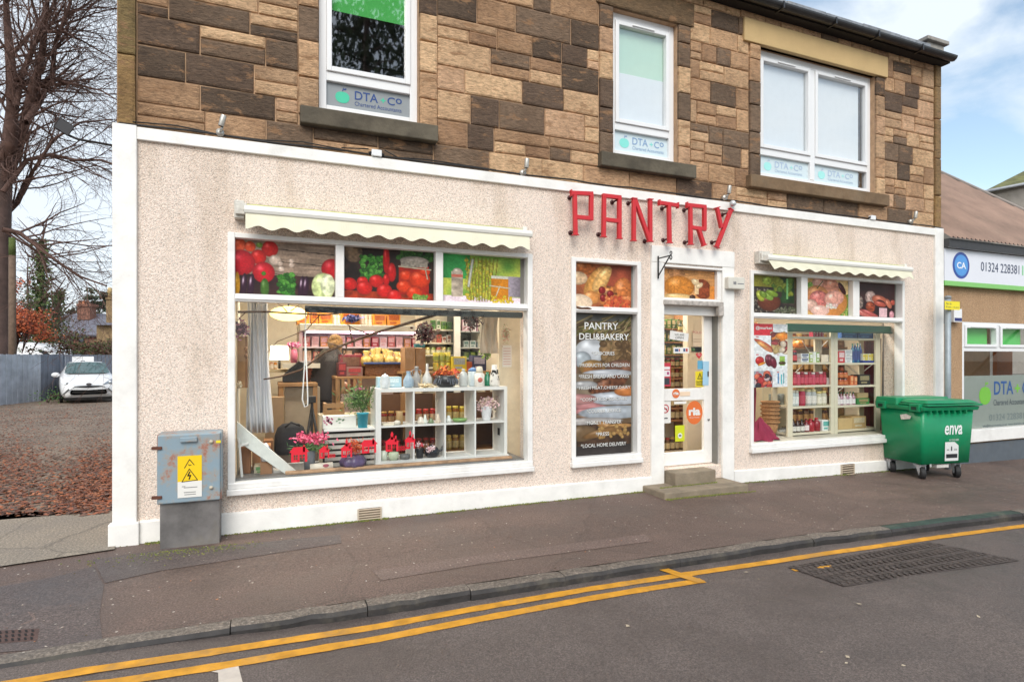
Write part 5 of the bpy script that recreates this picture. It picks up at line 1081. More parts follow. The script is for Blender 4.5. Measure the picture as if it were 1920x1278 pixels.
officesign(pxof(b2_, .148), pxof(b3_ - .14, .148), lz0, lz1, PF, PBl2, PTl2, 'very faint office sign in the right pane under the yellow lintel')
yp = -.22; X = fx(1777, yp); zt_ = fz(1777, 560, yp)
o = thing('parking_post', 'grey steel post carrying a small yellow plate behind the green bin', 'sign post', (X, yp, -.1))
mb = MB(); mb.tube([(X, yp, -.2), (X, yp, zt_)], .042, 14); mb.build('pole', M(S(150, 160, 166), .5, .3, var=.2, vs=5), o)
mb = MB(); mb.lathe([(.046, 0), (.046, .03), (.03, .045), (0, .05)], (X, yp, zt_), 14); mb.build('cap', M(S(130, 136, 140), .6), o)
xa, xb = fx(1771, yp - .06), fx(1799, yp - .06); za, zb = fz(1771, 580, yp - .06), fz(1771, 564, yp - .06)
mb = MB(); mb.box(xa, xb, yp - .065, yp - .06, za, zb); mb.build('yellow_plate', M(S(244, 226, 20, .9), .4, var=.02), o)
mb = MB(); mb.box(X - .05, X + .05, yp - .059, yp - .03, (za + zb) / 2 - .02, (za + zb) / 2 + .02); mb.build('clip', ALU, o)
lettering('Mon - Sat', (xa + .03, xa + .15, (za + zb) / 2 + .01, zb - .02), yp - .0665, DTD, o); lettering('8 am - 6 pm', (xa + .03, xb - .03, za + .02, (za + zb) / 2 - .01), yp - .0665, DTD, o)
xa, xb = fx(1784, 0), fx(1799, 0); o = thing('wall_box', 'small white wall box with a dark blue strip beside the grey post', 'wall box', (xa, 0, 1.9)); mb = MB(); mb.box(xa, xb, -.04, .05, fz(1790, 604), fz(1790, 579)); mb.build('housing', UPVC, o, .006)
mb = MB(); mb.box(xa + .01, xb - .01, -.042, -.0405, fz(1790, 602), fz(1790, 596)); mb.build('blue_strip', M(S(30, 40, 110), .5), o)
xa, xb = fx(1767.5, 0), fx(1774, 0); o = tag(MB().box(xa, xb, -.06, .05, fz(1770, 607), fz(1770, 566)).build('meter_box', BLK, None, .006), 'black narrow box fixed in the corner behind the grey post', 'wall box')
cable([(xa + .03, .03, 1.95), (xa + .03, .03, 1.5), (xa + .035, .03, .8)], 'black cable dropping from the black box behind the grey post', .008)
def gz(y): return zy(X0 - 1, y)
F0, F1, F2 = DP(-60, 763, 18.0), DP(115, 745, 22.3), DP(300, 744, 24.5)
ft = 1.67
fence = thing('board_fence', 'grey vertical board fence with one lighter stretch, behind the parked white car', 'fence', (F1.x, F1.y, .08))
FM = {0: M(S(180, 188, 200, .85), .8, var=.25, vs=3, dirt=.2), 1: M(S(116, 124, 138, .85), .8, var=.25, vs=3, dirt=.2)}
FX = F1 + (F0 - F1) * 2.6
def boards(P, Q, nm, mat, t0, t1):
    L_ = (Q - P).length; n_ = int(L_ / .125); mb = MB(); t = (Q - P).normalized(); nr = Vector((t.y, -t.x, 0))
    for i in range(n_):
        s = (i + .5) / n_
        if not t0 <= s < t1: continue
        c = P + (Q - P) * s; a, b = c - t * .058, c + t * .058; off = nr * (.012 if i % 2 else 0) ; h = ft + U(-.012, .012)
        z = .0
        mb.poly([(a.x + off.x, a.y + off.y, z), (b.x + off.x, b.y + off.y, z), (b.x + off.x, b.y + off.y, h), (a.x + off.x, a.y + off.y, h)], tuple(nr * -.02))
    mb.build(nm, mat, fence)
boards(FX, F1, 'board_panel', FM[0], 0, .9); boards(FX, F1, 'board_panel', FM[1], .9, 1); boards(F1, F2, 'board_panel', FM[1], 0, 1)
mb = MB(); mb.box(F1.x - .06, F1.x + .06, F1.y - .06, F1.y + .06, 0, ft + .02); mb.build('post', FM[1], fence)
c = DP(156, 690, 22.3); o = thing('fence_notice', 'plain white notice board on the fence behind the car', 'notice', (c.x, c.y, c.z - .4))
mb = MB(); mb.box(c.x - .34, c.x + .34, c.y - .03, c.y, c.z - .5, c.z + .44); mb.build('board', UPVC, o); mb = MB(); mb.lathe([(.07, 0), (.1, 0)], (0, 0, 0), 16); v = mb.v; mb.v = [(c.x + a, c.y - .034, c.z + .2 + b) for a, b, _ in v]; mb.f = [f for f in mb.f if len(f) == 4 and f[0] < 12]; k = len(mb.f); mb.c = mb.c[:k]; mb.mi = mb.mi[:k]; mb.smooth = mb.smooth[:k]; mb.build('mark', M(S(110, 116, 126), .5), o)
c = DP(127, 742, 21.0); o = thing('marker_post', 'thin white and dark marker post standing left of the parked car', 'marker post', (c.x, c.y, .08)); mb = MB()
for k in range(5): mb.tube([(c.x, c.y, .08 + k * .22), (c.x, c.y, .29 + k * .22)], .028, 8)
mb.build('pole', UPVC, o); mb = MB(); mb.tube([(c.x, c.y, 1.16), (c.x, c.y, 1.32)], .04, 8); mb.build('cap', DARKIN, o)
CP = DP(166.5, 700, 20.2); cg = .01
head = Vector((-CP.x + 1.2, -DIST - CP.y - 0, 0)).normalized()      # faces the camera's side of the street
CRt = Vector((-head.y, head.x, 0)) * -1
CM = Matrix((( -CRt.x, -head.x, 0), (-CRt.y, -head.y, 0), (0, 0, 1)))  # local x = right seen from the front, local y = towards the tail
CO = Vector((CP.x, CP.y, cg))
if (CM @ Vector((1, 0, 0))).dot(Vector((CT, -ST, 0))) < 0: CM = CM @ Matrix.Diagonal((-1, 1, 1))
cr_ = lambda p: CM @ (Vector(p) * .955) + CO
car = thing('parked_car', 'small white hatchback parked nose out on the leaf strewn yard by the fence', 'car', CO)
CW = M(S(240, 241, 242, .88), .18, var=.02, coat=.6); CBk = M(S(18, 19, 21), .3, var=.05); 
def crings(mb, secs):
    rings = []
    for (y, w_, zb, zw, zt, wt, bul) in secs:
        P = []
        for sgn, seq in ((1, ((.86, zb), (.97, zb + (zw - zb) * .2), (1.0, zb + (zw - zb) * .55), (.98, zw - .03), (.94, zw))), ):
            pts = [(a * w_, b) for a, b in seq]
        top = [(wt, zt - bul * .5), (wt * .86, zt - bul * .12), (wt * .45, zt), (0, zt + .004)]
        half = pts + top; P = [(x, y, z) for x, z in half] + [(-x, y, z) for x, z in reversed(half[:-1])]
        rings.append([tuple(cr_(p)) for p in P])
    n = len(rings[0]); vs = [p for r in rings for p in r]
    mb.add(vs, [(i * n + j, i * n + (j + 1) % n, (i + 1) * n + (j + 1) % n, (i + 1) * n + j) for i in range(len(rings) - 1) for j in range(n)] + [tuple(range(n)), tuple(reversed(range((len(rings) - 1) * n, len(rings) * n)))])
mb = MB(); mb.sm = True
crings(mb, [(-.02, .55, .30, .52, .62, .40, .02), (.02, .68, .22, .60, .72, .52, .03), (.14, .77, .19, .70, .80, .62, .04), (.35, .81, .19, .80, .87, .66, .05), (.75, .83, .19, .90, .97, .68, .06), (.98, .83, .19, .95, 1.02, .68, .06),
            (1.25, .83, .19, .98, 1.20, .62, .08), (1.65, .83, .19, 1.0, 1.43, .56, .08), (2.1, .83, .19, 1.0, 1.47, .55, .07), (2.8, .82, .19, 1.0, 1.44, .53, .07), (3.2, .8, .2, 1.0, 1.3, .54, .08), (3.42, .74, .3, .9, 1.0, .55, .05)])
mb.build('body', CW, car)
mb = MB(); 
ws = [(-.63, .93, 1.0 + .02), (.63, .93, 1.02), (.66, .98, 1.06), (.56, 1.63, 1.43), (.48, 1.68, 1.455), (-.48, 1.68, 1.455), (-.56, 1.63, 1.43), (-.66, .98, 1.06)]
mb.add([tuple(cr_((x, y - .03, z + .02))) for x, y, z in ((-.68, .97, 1.04), (-.35, .92, 1.03), (0, .90, 1.03), (.35, .92, 1.03), (.68, .97, 1.04), (.58, 1.6, 1.40), (.3, 1.62, 1.43), (0, 1.62, 1.44), (-.3, 1.62, 1.43), (-.58, 1.6, 1.40))], [(0, 1, 8, 9), (1, 2, 7, 8), (2, 3, 6, 7), (3, 4, 5, 6)]); mb.build('windscreen', M(S(62, 92, 92), .05, var=.5, vs=5, coat=1), car)
def cplate(nm, pts, mat, y=None): 
    mb = MB(); mb.poly([tuple(cr_(p)) for p in pts], tuple(CM @ Vector((0, .03, 0)))); return mb.build(nm, mat, car)
for s in (1, -1):
    hl = cplate('headlight', [(s * .80, .12, .80), (s * .72, .06, .70), (s * .42, -.03, .66), (s * .50, .02, .73), (s * .70, .14, .86)], M(S(150, 158, 166), .1, .5)); 
    mb = MB(); mb.tube([cr_((s * .63, .015, .745)), cr_((s * .63, .05, .745))], .045, 12); mb.build('lens', M(S(226, 232, 238), .05), hl)
    cplate('fog_lamp', [(s * .60, -.01, .42), (s * .52, -.03, .42), (s * .52, -.03, .50), (s * .60, -.01, .49)], M(S(190, 194, 200), .2, .5))
    cplate('bumper_crease', [(s * .78, .05, .30), (s * .76, .03, .30), (s * .56, -.05, .51), (s * .58, -.03, .53)], CBk)
    mb = MB(); c_ = cr_((s * .93, 1.05, 1.0)); mb.ball(c_, .13, .07, .085, 12); mr = mb.build('door_mirror', CW, car)
    mb = MB(); mb.tube([cr_((s * .72, .78, .29)), cr_((s * .82, .78, .29))], .28, 20); wl = mb.build('wheel', M(S(22, 22, 23), .8), car, .02)
    mb = MB(); mb.tube([cr_((s * .72, 2.85, .29)), cr_((s * .82, 2.85, .29))], .28, 20); mb.build('wheel', M(S(22, 22, 23), .8), car, .02)
cplate('upper_grille', [(-.30, -.065, .585), (0, -.075, .555), (.30, -.065, .585), (.24, -.06, .615), (-.24, -.06, .615)], CBk)
cplate('lower_grille', [(-.48, -.065, .37), (.48, -.065, .37), (.46, -.065, .45), (.1, -.07, .43), (-.1, -.07, .43), (-.46, -.065, .45)], CBk)
cplate('bumper_strip', [(-.56, -.052, .49), (0, -.062, .47), (.56, -.052, .49), (.40, -.05, .57), (0, -.06, .545), (-.40, -.05, .57)], M(S(206, 208, 210), .3))
cplate('underside', [(-.7, -.02, .12), (.7, -.02, .12), (.72, -.02, .215), (-.72, -.02, .215)], CBk)
mb = MB(); mb.lathe([(.035, -.008), (.045, 0), (.035, .008)], (0, 0, 0), 16); mb.v = [tuple(cr_((a * 1.9, -.07, .675 + b * 1.1)) + Vector((0, 0, 0))) for a, b, z in mb.v]; mb.build('badge', M(S(150, 150, 156), .2, .9), car)
for s in (-.3, .2): mb = MB(); mb.tube([cr_((s, .93, 1.055)), cr_((s + .42, 1.0, 1.09))], .008, 5); mb.build('wiper', CBk, car)
V0 = DP(-160, 668, 27.5); V1 = DP(106, 668, 27.5); vt = (V1 - V0).normalized(); vn = Vector((-vt.y, vt.x, 0)); VL = (V1 - V0).length
vp = lambda a, d, z: tuple(V0 + vt * a + vn * d + Vector((0, 0, z - V0.z)))
van = thing('parked_van', 'white van showing only its long roof above the grey fence', 'van', (V1.x, V1.y, .1))
mb = MB(); mb.sm = True; secs = [(0, .4, 2.2), (.1, .3, 2.28), (VL - 2.3, .3, 2.30), (VL - 1.3, .3, 2.27), (VL - .75, .3, 2.12), (VL - .35, .3, 1.88), (VL - .05, .3, 1.66), (VL + .2, .3, 1.3), (VL + .9, .3, 1.1), (VL + 1.0, .3, .7)]
rings = []
for a, zb, zt in secs: rings.append([vp(a, d, z) for d, z in ((0, zb), (-.03, zt * .6), (.05, zt - .22), (.14, zt - .08), (.35, zt - .02), (.95, zt), (1.6, zt - .02), (1.8, zt - .1), (1.88, zt - .25), (1.92, zb))])
n = 10; mb.add([p for r in rings for p in r], [(i * n + j, (i + 1) * n + j, (i + 1) * n + (j + 1) % n, i * n + (j + 1) % n) for i in range(len(rings) - 1) for j in range(n)] + [tuple(range(n)), tuple(reversed(range((len(rings) - 1) * n, len(rings) * n)))])
mb.build('body', CW, van)
mb = MB(); mb.tube([vp(.4, .12, 2.235), vp(VL - 1.5, .12, 2.235)], .012, 5); mb.build('roof_seam', M(S(150, 154, 160), .4), van)
mb = MB(); mb.add([vp(VL - .7, .02, 1.5), vp(VL - .2, .02, 1.3), vp(VL - .2, .02, 1.55), vp(VL - .5, .04, 1.85), vp(VL - .9, .04, 1.95)], [(0, 1, 2, 3, 4)]); mb.build('side_window', CBk, van)
for a in (1.0, VL - .5): mb = MB(); mb.tube([vp(a, -.02, .42), vp(a, .2, .42)], .34, 18); mb.build('wheel', CBk, van)
SLT = M(S(120, 120, 132, .75), .7, var=.25, vs=2); BRK = M(S(150, 104, 86, .8), .9, var=.3, vs=6); STN2 = M(S(158, 132, 96, .8), .9, var=.45, vs=2.5, dirt=.3)
HD = 52.0
def hq(px, py, dd=0): return DP(px, py, HD + dd)
h = thing('slate_house', 'low house with grey slate roof, brick chimney and tall stone chimney beyond the fence', 'house', hq(150, 670))
a, b, c, d_ = hq(96, 628), hq(205, 628), hq(208, 588, 6), hq(104, 588, 6)
mb = MB(); mb.add([a, b, c, d_, a + Vector((0, .1, -.15)), b + Vector((0, .1, -.15))], [(0, 1, 2, 3), (0, 4, 5, 1)]); mb.add([c, d_, d_ + Vector((2, 6, -3)), c + Vector((2, 6, -3))], [(0, 1, 2, 3)]); mb.build('roof', SLT, h)
mb = MB(); dn = Vector((0, 0, -6)); e = Vector((0, .4, 0)); mb.quad(a + e, b + e, b + e + dn, a + e + dn); mb.add([a + e, d_ + e, d_ + e + dn, a + e + dn], [(0, 1, 2, 3)]); mb.build('wall', BRK, h)
def bx2(nm, px0, px1, py0, py1, dd, dep, mat, par, bev=0):
    p, q = hq(px0, py1, dd), hq(px1, py0, dd); t = (q - p); t.z = 0; t.normalize(); nn = Vector((-t.y, t.x, 0)) * dep; L_ = Vector((q.x - p.x, q.y - p.y, 0)); H = Vector((0, 0, q.z - p.z))
    mb = MB(); mb.poly([p, p + L_, p + L_ + nn, p + nn], tuple(H)); return mb.build(nm, mat, par, bev)
ch = bx2('chimney', 145, 168, 571, 599, 4, .9, BRK, h); bx2('chimney_cap', 143, 170, 569, 574, 3.9, 1.1, BRK, h)
for px in (149, 156, 163): bx2('chimney_pot', px - 2, px + 2, 563, 570, 4.3, .18, M(S(170, 110, 80), .9), h)
for px, py, w_, hh in ((134, 630, 4, 12), (152, 629, 9, 12), (125, 634, 6, 12)): bx2('window', px - w_ / 2, px + w_ / 2, py, py + hh, .25, .1, M(S(70, 78, 88), .2), h); bx2('window_frame', px - w_ / 2 - 1.5, px + w_ / 2 + 1.5, py - 1.5, py, .2, .15, M(S(226, 226, 226, .85), .5), h)
g = thing('stone_house', 'stone gabled house with tall pot topped chimney at the edge of the white corner', 'house', hq(200, 670, -4))
bx2('wall', 181, 240, 608, 680, -4, 8, STN2, g); 
a, b, c, d_ = hq(178, 609, -4.4), hq(242, 609, -4.4), hq(242, 596, 0), hq(186, 596, 0); mb = MB(); mb.add([a, b, c, d_], [(0, 1, 2, 3)]); mb.build('roof', SLT, g)
bx2('chimney', 199, 213, 560, 606, -3, .7, STN2, g); bx2('chimney_cap', 197.5, 214.5, 557, 561, -3.1, .9, STN2, g)
mb = MB(); p = hq(206, 557, -2.8); mb.lathe([(.16, 0), (.14, .35), (.2, .4), (.16, .75), (.1, .8)], p, 10); mb.build('chimney_pot', M(S(196, 170, 120), .9), g)
k = thing('gable_porch', 'small gable with white sloping bargeboards and white framed windows beyond the fence', 'porch', hq(118, 668, -6))
mb = MB(); P = [hq(96, 668, -6), hq(120, 668, -6), hq(121, 651, -6), hq(97, 633, -6)]; mb.poly(P, (0, .4, 0)); mb.build('wall', M(S(150, 124, 80, .8), .9, var=.3), k)
WB = M(S(236, 236, 236, .86), .5)
mb = MB(); mb.tube([hq(97, 632, -6.2), hq(122, 652, -6.2)], .07, 4); mb.build('bargeboard', WB, k)
for px in (111, 119, 128): mb = MB(); mb.tube([hq(px, 621 if px != 128 else 632, -6.2), hq(px, 648, -6.2)], .05, 4); mb.build('window_post', WB, k)
mb = MB(); mb.tube([hq(119, 649, -6.2), hq(130, 649, -6.2)], .05, 4); mb.tube([hq(119, 633, -6.2), hq(130, 633, -6.2)], .05, 4); mb.build('window_frame', WB, k)
def bark(name, a, b): return M(a, .9, var=.4, vs=3, bump=.6, bs=12)
BK1 = M(S(104, 84, 78, .75), .9, var=.4, vs=2.5, bump=.8, bs=9); BK2 = M(S(112, 84, 74, .75), .9, var=.3, vs=2.5)
CAMV = Vector((0, -DIST, EYE))
def grow(mb, p, d, L_, r, lev, spread, droop, rg, top=5):
    n = 5 if lev > 1 else 4; pts = [p.copy()]; q = p.copy(); dd = d.normalized(); rs = [r]
    for i in range(n):
        dd = (dd + Vector((rg.gauss(0, .13), rg.gauss(0, .13), rg.gauss(0, .10) - droop * (.12 if lev < 3 else .02)))).normalized(); q = q + dd * (L_ / n); pts.append(q.copy()); rs.append(r * (1 - .75 * (i + 1) / n) + .0015)
        if lev > 0:
            for _ in range(1):
                if rg.random() < .7:
                    ax = dd.orthogonal().normalized(); ax.rotate(Matrix.Rotation(rg.uniform(0, 6.28), 3, dd)); cd = (dd * rg.uniform(.5, 1.0) + ax * rg.uniform(.5, 1.0) * spread).normalized()
                    grow(mb, q.copy(), cd, L_ * rg.uniform(.42, .68), max(.0045, rs[-1] * rg.uniform(.5, .7)), lev - 1, spread, droop, rg)
    mb.tube(pts, rs, 6 if r > .08 else (4 if r > .02 else 3), cap=False)
TD = 21.0
tp = lambda px, py, dd=0: DP(px, py, TD + dd)
rg = random.Random(11)
tr = thing('bare_tree', 'huge bare beech tree with forked dark trunk and fine drooping twigs at the left edge', 'tree', tp(2, 745))
mb = MB(); mb.tube([tp(-8, 760), tp(-4, 700), tp(-3, 560), tp(-2, 440), tp(0, 330), tp(2, 300)], [.49, .39, .35, .33, .34, .29], 12)
limbs = [([(4, 340), (30, 285), (48, 225), (62, 165), (78, 110), (84, 50), (90, -10)], .22), ([(0, 335), (18, 270), (24, 200), (20, 120), (14, 50), (10, -20)], .26), ([(-6, 330), (-20, 240), (-30, 120), (-40, 0)], .3),
         ([(48, 230), (75, 190), (98, 140), (104, 80), (128, 20), (140, -30)], .12), ([(30, 200), (40, 150), (60, 90), (92, 50), (120, 10)], .1), ([(4, 430), (36, 436), (70, 462), (110, 492), (150, 518), (200, 536)], .09), ([(6, 360), (50, 300), (95, 290), (140, 300), (190, 300), (240, 318)], .09),
         ([(20, 180), (50, 120), (80, 40), (95, -20)], .12), ([(62, 165), (100, 150), (140, 158), (190, 170), (240, 200)], .06), ([(14, 400), (34, 380), (56, 330), (100, 262), (150, 230), (210, 224)], .08), ([(84, 60), (120, 60), (160, 80), (210, 110)], .06), ([(25, 100), (60, 60), (110, 40), (160, 10), (200, -20)], .07)]
for P, r0 in limbs:
    P = [tp(x, y, rg.uniform(-.8, .8)) for x, y in P]; n = len(P); rs = [r0 * (1 - .7 * i / (n - 1)) for i in range(n)]; mb.tube(P, rs, 7, cap=False)
    for i in range(1, n):
        for _ in range(4):
            s = rg.random(); q = P[i - 1].lerp(P[i], s); d = (P[i] - P[i - 1]).normalized(); ax = d.orthogonal().normalized(); ax.rotate(Matrix.Rotation(rg.uniform(0, 6.28), 3, d)); cd = (d * .7 + ax * .7 + Vector((.25, -.05, .05))).normalized()
            grow(mb, q, cd, rg.uniform(1.8, 3.3), min(.045, rs[i] * .5), 3, .8, .55, rg)
mb.build('crown', BK2, tr)
print('tree faces', len(mb.f))
mb = MB(); mb.tube([tp(-8, 760), tp(-4, 700), tp(-3, 560), tp(-2, 440), tp(0, 330), tp(2, 300)], [.5, .4, .36, .34, .35, .3], 14); mb.build('trunk', BK1, tr)
def baretree(label, px, py0, py1, dep, seed, lev=3, ivy=0, L0=2.6, r=.14, ng=16, lean=0):
    rg = random.Random(seed); base = DP(px, py0, dep); base.z = 0; topp = DP(px + lean, py1, dep); t = thing('bare_tree', label, 'tree', base)
    mb = MB(); n = 6; P = [base.lerp(topp, i / n) + Vector((rg.gauss(0, .12), 0, 0)) * (i > 0) for i in range(n + 1)]; mb.tube(P, [r * (1 - .8 * i / n) for i in range(n + 1)], 7); mb.build('trunk', BK1, t)
    mb = MB()
    for k in range(ng):
        s = .3 + .7 * k / ng; q = base.lerp(topp, s); a = rg.uniform(0, 6.28); grow(mb, q, Vector((math.cos(a), math.sin(a), rg.uniform(.3, 1.2))), L0 * (1.15 - .6 * s), .04, lev, .8, .2, rg)
    mb.build('crown', BK2, t)
    if ivy:
        mb = MB(); IV = [S(70, 92, 44), S(92, 110, 56), S(52, 70, 36)]
        for k in range(ivy):
            s = rg.random() ** .9; q = base.lerp(topp, .12 + .75 * s); rr = abs(rg.gauss(0, .28)) * (1.2 - .6 * s); a = rg.uniform(0, 6.28); c = q + Vector((math.cos(a) * rr, math.sin(a) * rr, rg.gauss(0, .1))); z_ = rg.uniform(.04, .09)
            u = Vector((rg.gauss(0, 1), rg.gauss(0, 1), rg.gauss(0, 1))).normalized() * z_; v = u.orthogonal().normalized() * z_; mb.add([c - u, c + v, c + u, c - v], [(0, 1, 2, 3)], rg.choice(IV))
        mb.build('ivy', MA('leaf', .7), t)
    return t
baretree('slim ivy covered tree rising beyond the van roof', 78, 660, 410, 30, 3, 3, 2600, 2.4, .16, 16)
baretree('leaning ivy clad tree with twigs crossing the slate roof', 84, 660, 520, 33, 5, 3, 1500, 2.6, .12, 12, 34)
baretree('distant thin bare tree left of the slate house', 50, 655, 480, 42, 8, 3, 0, 3.0, .14, 14)
def leafmass(nm, label, cat, blobs, cols, size, dep, seed, twig=True):
    rg = random.Random(seed); t = thing(nm, label, cat, Vector((*DP(blobs[0][0], 700, dep).xy, .05))); mb = MB(); tw = MB()
    b0 = DP(blobs[0][0] - 10, 700, dep); b0.z = .05
    for (px, py, rx, ry, n) in blobs:
        c0 = DP(px, py, dep); k = dep / FPX
        for j in range(max(3, n // 60)):
            e = c0 + Vector((rg.gauss(0, .5) * rx * k, rg.gauss(0, .6), rg.gauss(0, .5) * ry * k)); tw.tube([b0.lerp(c0, .5 + .3 * rg.random()), c0.lerp(e, .5) + Vector((0, 0, .1)), e], [.02, .012, .005], 3, cap=False)
            for i in range(60):
                c = e + Vector((rg.gauss(0, .26), rg.gauss(0, .26), rg.gauss(0, .12))); z_ = rg.uniform(.6, 1.2) * size; u = Vector((rg.gauss(0, 1), rg.gauss(0, 1), rg.gauss(0, .6))).normalized() * z_; v = u.orthogonal().normalized() * z_ * .7
                mb.add([c - u, c + v, c + u, c - v], [(0, 1, 2, 3)], rg.choice(cols))
    tw.tube([b0, b0.lerp(DP(blobs[0][0], blobs[0][1], dep), .6)], [.06, .03], 5); tw.build('trunk', BK1, t); mb.build('crown', MA('leaf', .7), t); return t
OR = [S(190, 92, 48, .9), S(166, 76, 44, .9), S(206, 112, 66, .9), S(140, 66, 42, .9)]
leafmass('beech_sapling', 'young beech holding rusty orange leaves in front of the van', 'tree', [(34, 606, 36, 24, 1900), (14, 590, 24, 36, 1200), (56, 596, 20, 26, 700), (8, 532, 14, 12, 360), (74, 630, 18, 8, 200)], OR, .055, 24.5, 4)
DG = [S(60, 78, 52, .8), S(44, 60, 44, .8), S(78, 92, 60, .8)]
leafmass('evergreen_tree', 'dark evergreen tree far behind the brick chimney', 'tree', [(183, 580, 34, 34, 1500), (186, 566, 16, 16, 500)], DG, .16, 60, 6)
leafmass('hedge', 'low mossy red and green hedge just above the fence near the corner', 'hedge', [(150, 652, 60, 14, 1600), (190, 655, 60, 16, 1600), (122, 640, 24, 20, 400)], [S(84, 100, 50, .8), S(120, 80, 60, .8), S(100, 60, 50, .8), S(104, 110, 60, .8)], .06, 27, 9)
leafmass('hedge', 'long dark green hedge far behind the light stretch of the grey fence', 'hedge', [(-150, 640, 160, 30, 1500), (-380, 640, 180, 34, 1500), (-640, 636, 200, 40, 1500), (-20, 645, 90, 20, 900)], DG, .12, 36, 19)
leafmass('garden_shrub', 'mixed ivy and twiggy shrub rising left of the slate roof', 'shrub', [(72, 600, 40, 60, 1800), (95, 620, 40, 40, 900), (55, 560, 30, 40, 500)], [S(92, 84, 56, .8), S(70, 84, 50, .8), S(110, 84, 64, .8)], .06, 31, 12)
leafmass('weed_clump', 'green weeds at the foot of the grey fence left of the car', 'weeds', [(98, 744, 24, 5, 360)], [S(70, 110, 50, .8), S(90, 126, 60, .8)], .03, 20.4, 14)
c = DP(23, 700, 20.2); zt_ = DP(23, 446, 20.2).z
o = thing('timber_pole', 'old timber pole with green mossy top beside the big trunk', 'pole', (c.x, c.y, 0))
mb = MB(); mb.tube([(c.x, c.y, 0), (c.x, c.y, zt_ - .6)], [.11, .1], 10); mb.build('shaft', M(S(120, 100, 84, .8), .9, var=.3, bump=.5), o); mb = MB(); mb.tube([(c.x, c.y, zt_ - .6), (c.x, c.y, zt_)], [.101, .095], 10); mb.build('mossy_top', M(S(92, 106, 52, .8), .9, var=.4, vs=20, bump=.6), o)
for k, (y0_, y1_) in enumerate(((480, 492), (505, 508))):
    mb = MB(); mb.tube([DP(0, y0_, 40), DP(110, (y0_ + y1_) / 2 + 4, 40), DP(230, y1_, 40)], .02, 4, cap=False); tag(mb.build('overhead_wire', BLK), ('upper' if k == 0 else 'lower') + ' of two thin overhead wires behind the bare trees', 'wire')
HR = 26.0; r_ = lambda px, py, dd=0: DP(px, py, HR + dd)
h = thing('mossy_house', 'grey rendered house with mossy slate roof at the far right edge', 'house', r_(1890, 640))
mb = MB(); a, b = r_(1852, 359), r_(2100, 310); mb.poly([r_(1862, 357, .3), r_(2100, 318, .3), r_(2100, 700, .3), r_(1862, 700, .3)], (0, 5, 0)); mb.build('wall', M(S(156, 150, 142, .8), .9, var=.2, vs=1.5, dirt=.5), h)
mb = MB(); P = [r_(1846, 358), r_(1925, 341), r_(2100, 312), r_(2100, 240, 6), r_(1925, 318, 4)]; mb.poly(P, (0, .1, -.12)); mb.build('roof', M(S(112, 112, 66, .8), .9, var=.6, vs=2, dirt=.2), h)
mb = MB(); mb.tube([r_(1843, 360, -.2), r_(1925, 344, -.2), r_(2100, 316, -.2)], .07, 6); mb.build('gutter', M(S(150, 154, 160), .5), h)
rg = random.Random(21)
def conifer(label, cx, cy, H, R_, seed):
    rg = random.Random(seed); t = thing('conifer_tree', label, 'tree', (cx, cy, -.1)); mb = MB(); mb.tube([(cx, cy, -.1), (cx, cy, H)], [.4, .05], 8); mb.build('trunk', BK1, t)
    mb = MB(); tw = MB(); n = 110
    for k in range(n):
        s = .12 + .88 * k / n; z = H * s; a = k * 2.4 + rg.gauss(0, .3); L_ = R_ * (1.1 - s) ** .7 * rg.uniform(.6, 1.1) + .4; e = Vector((cx + math.cos(a) * L_, cy + math.sin(a) * L_, z - L_ * .25))
        tw.tube([(cx, cy, z), tuple(Vector((cx, cy, z)).lerp(e, .5) + Vector((0, 0, .25))), tuple(e)], [.06, .04, .01], 3, cap=False)
        for j in range(60):
            q = Vector((cx, cy, z)).lerp(e, rg.uniform(.2, 1.0)); c = q + Vector((rg.gauss(0, .35), rg.gauss(0, .35), -abs(rg.gauss(0, .5)))); z_ = rg.uniform(.08, .2); u = Vector((rg.gauss(0, .5), rg.gauss(0, .5), -1)).normalized() * z_; v = u.orthogonal().normalized() * z_ * .5; mb.add([c - u, c + v, c + u, c - v], [(0, 1, 2, 3)], rg.choice(DG))
    tw.build('branches', BK1, t); mb.build('crown', MA('leaf', .8), t)
conifer('tall dark conifer across the street reflected in the left upstairs window', 4.0, -20, 19.5, 5.5, 31)
def C(*c): return S(*c, .9) if len(c) == 3 else S(*c)
def cm(c, rough=.5, **k): g = .13 * sum(c) / 3; c = [q * .87 + g for q in c]; return M(C(*c), rough, var=k.pop('var', .08), **k)
def rim(r, h, kind):
    if kind == 'jar': return [(r * .9, 0), (r, h * .04), (r, h * .72), (r * .82, h * .84), (r * .8, h * .86)]
    if kind == 'bottle': return [(r * .92, 0), (r, h * .03), (r, h * .55), (r * .75, h * .66), (r * .33, h * .76), (r * .3, h * .93)]
    if kind == 'can': return [(r * .96, 0), (r, h * .02), (r, h * .98), (r * .94, h)]
    if kind == 'tall': return [(r * .9, 0), (r, h * .04), (r, h * .66), (r * .6, h * .78), (r * .4, h * .84), (r * .4, h * .9)]
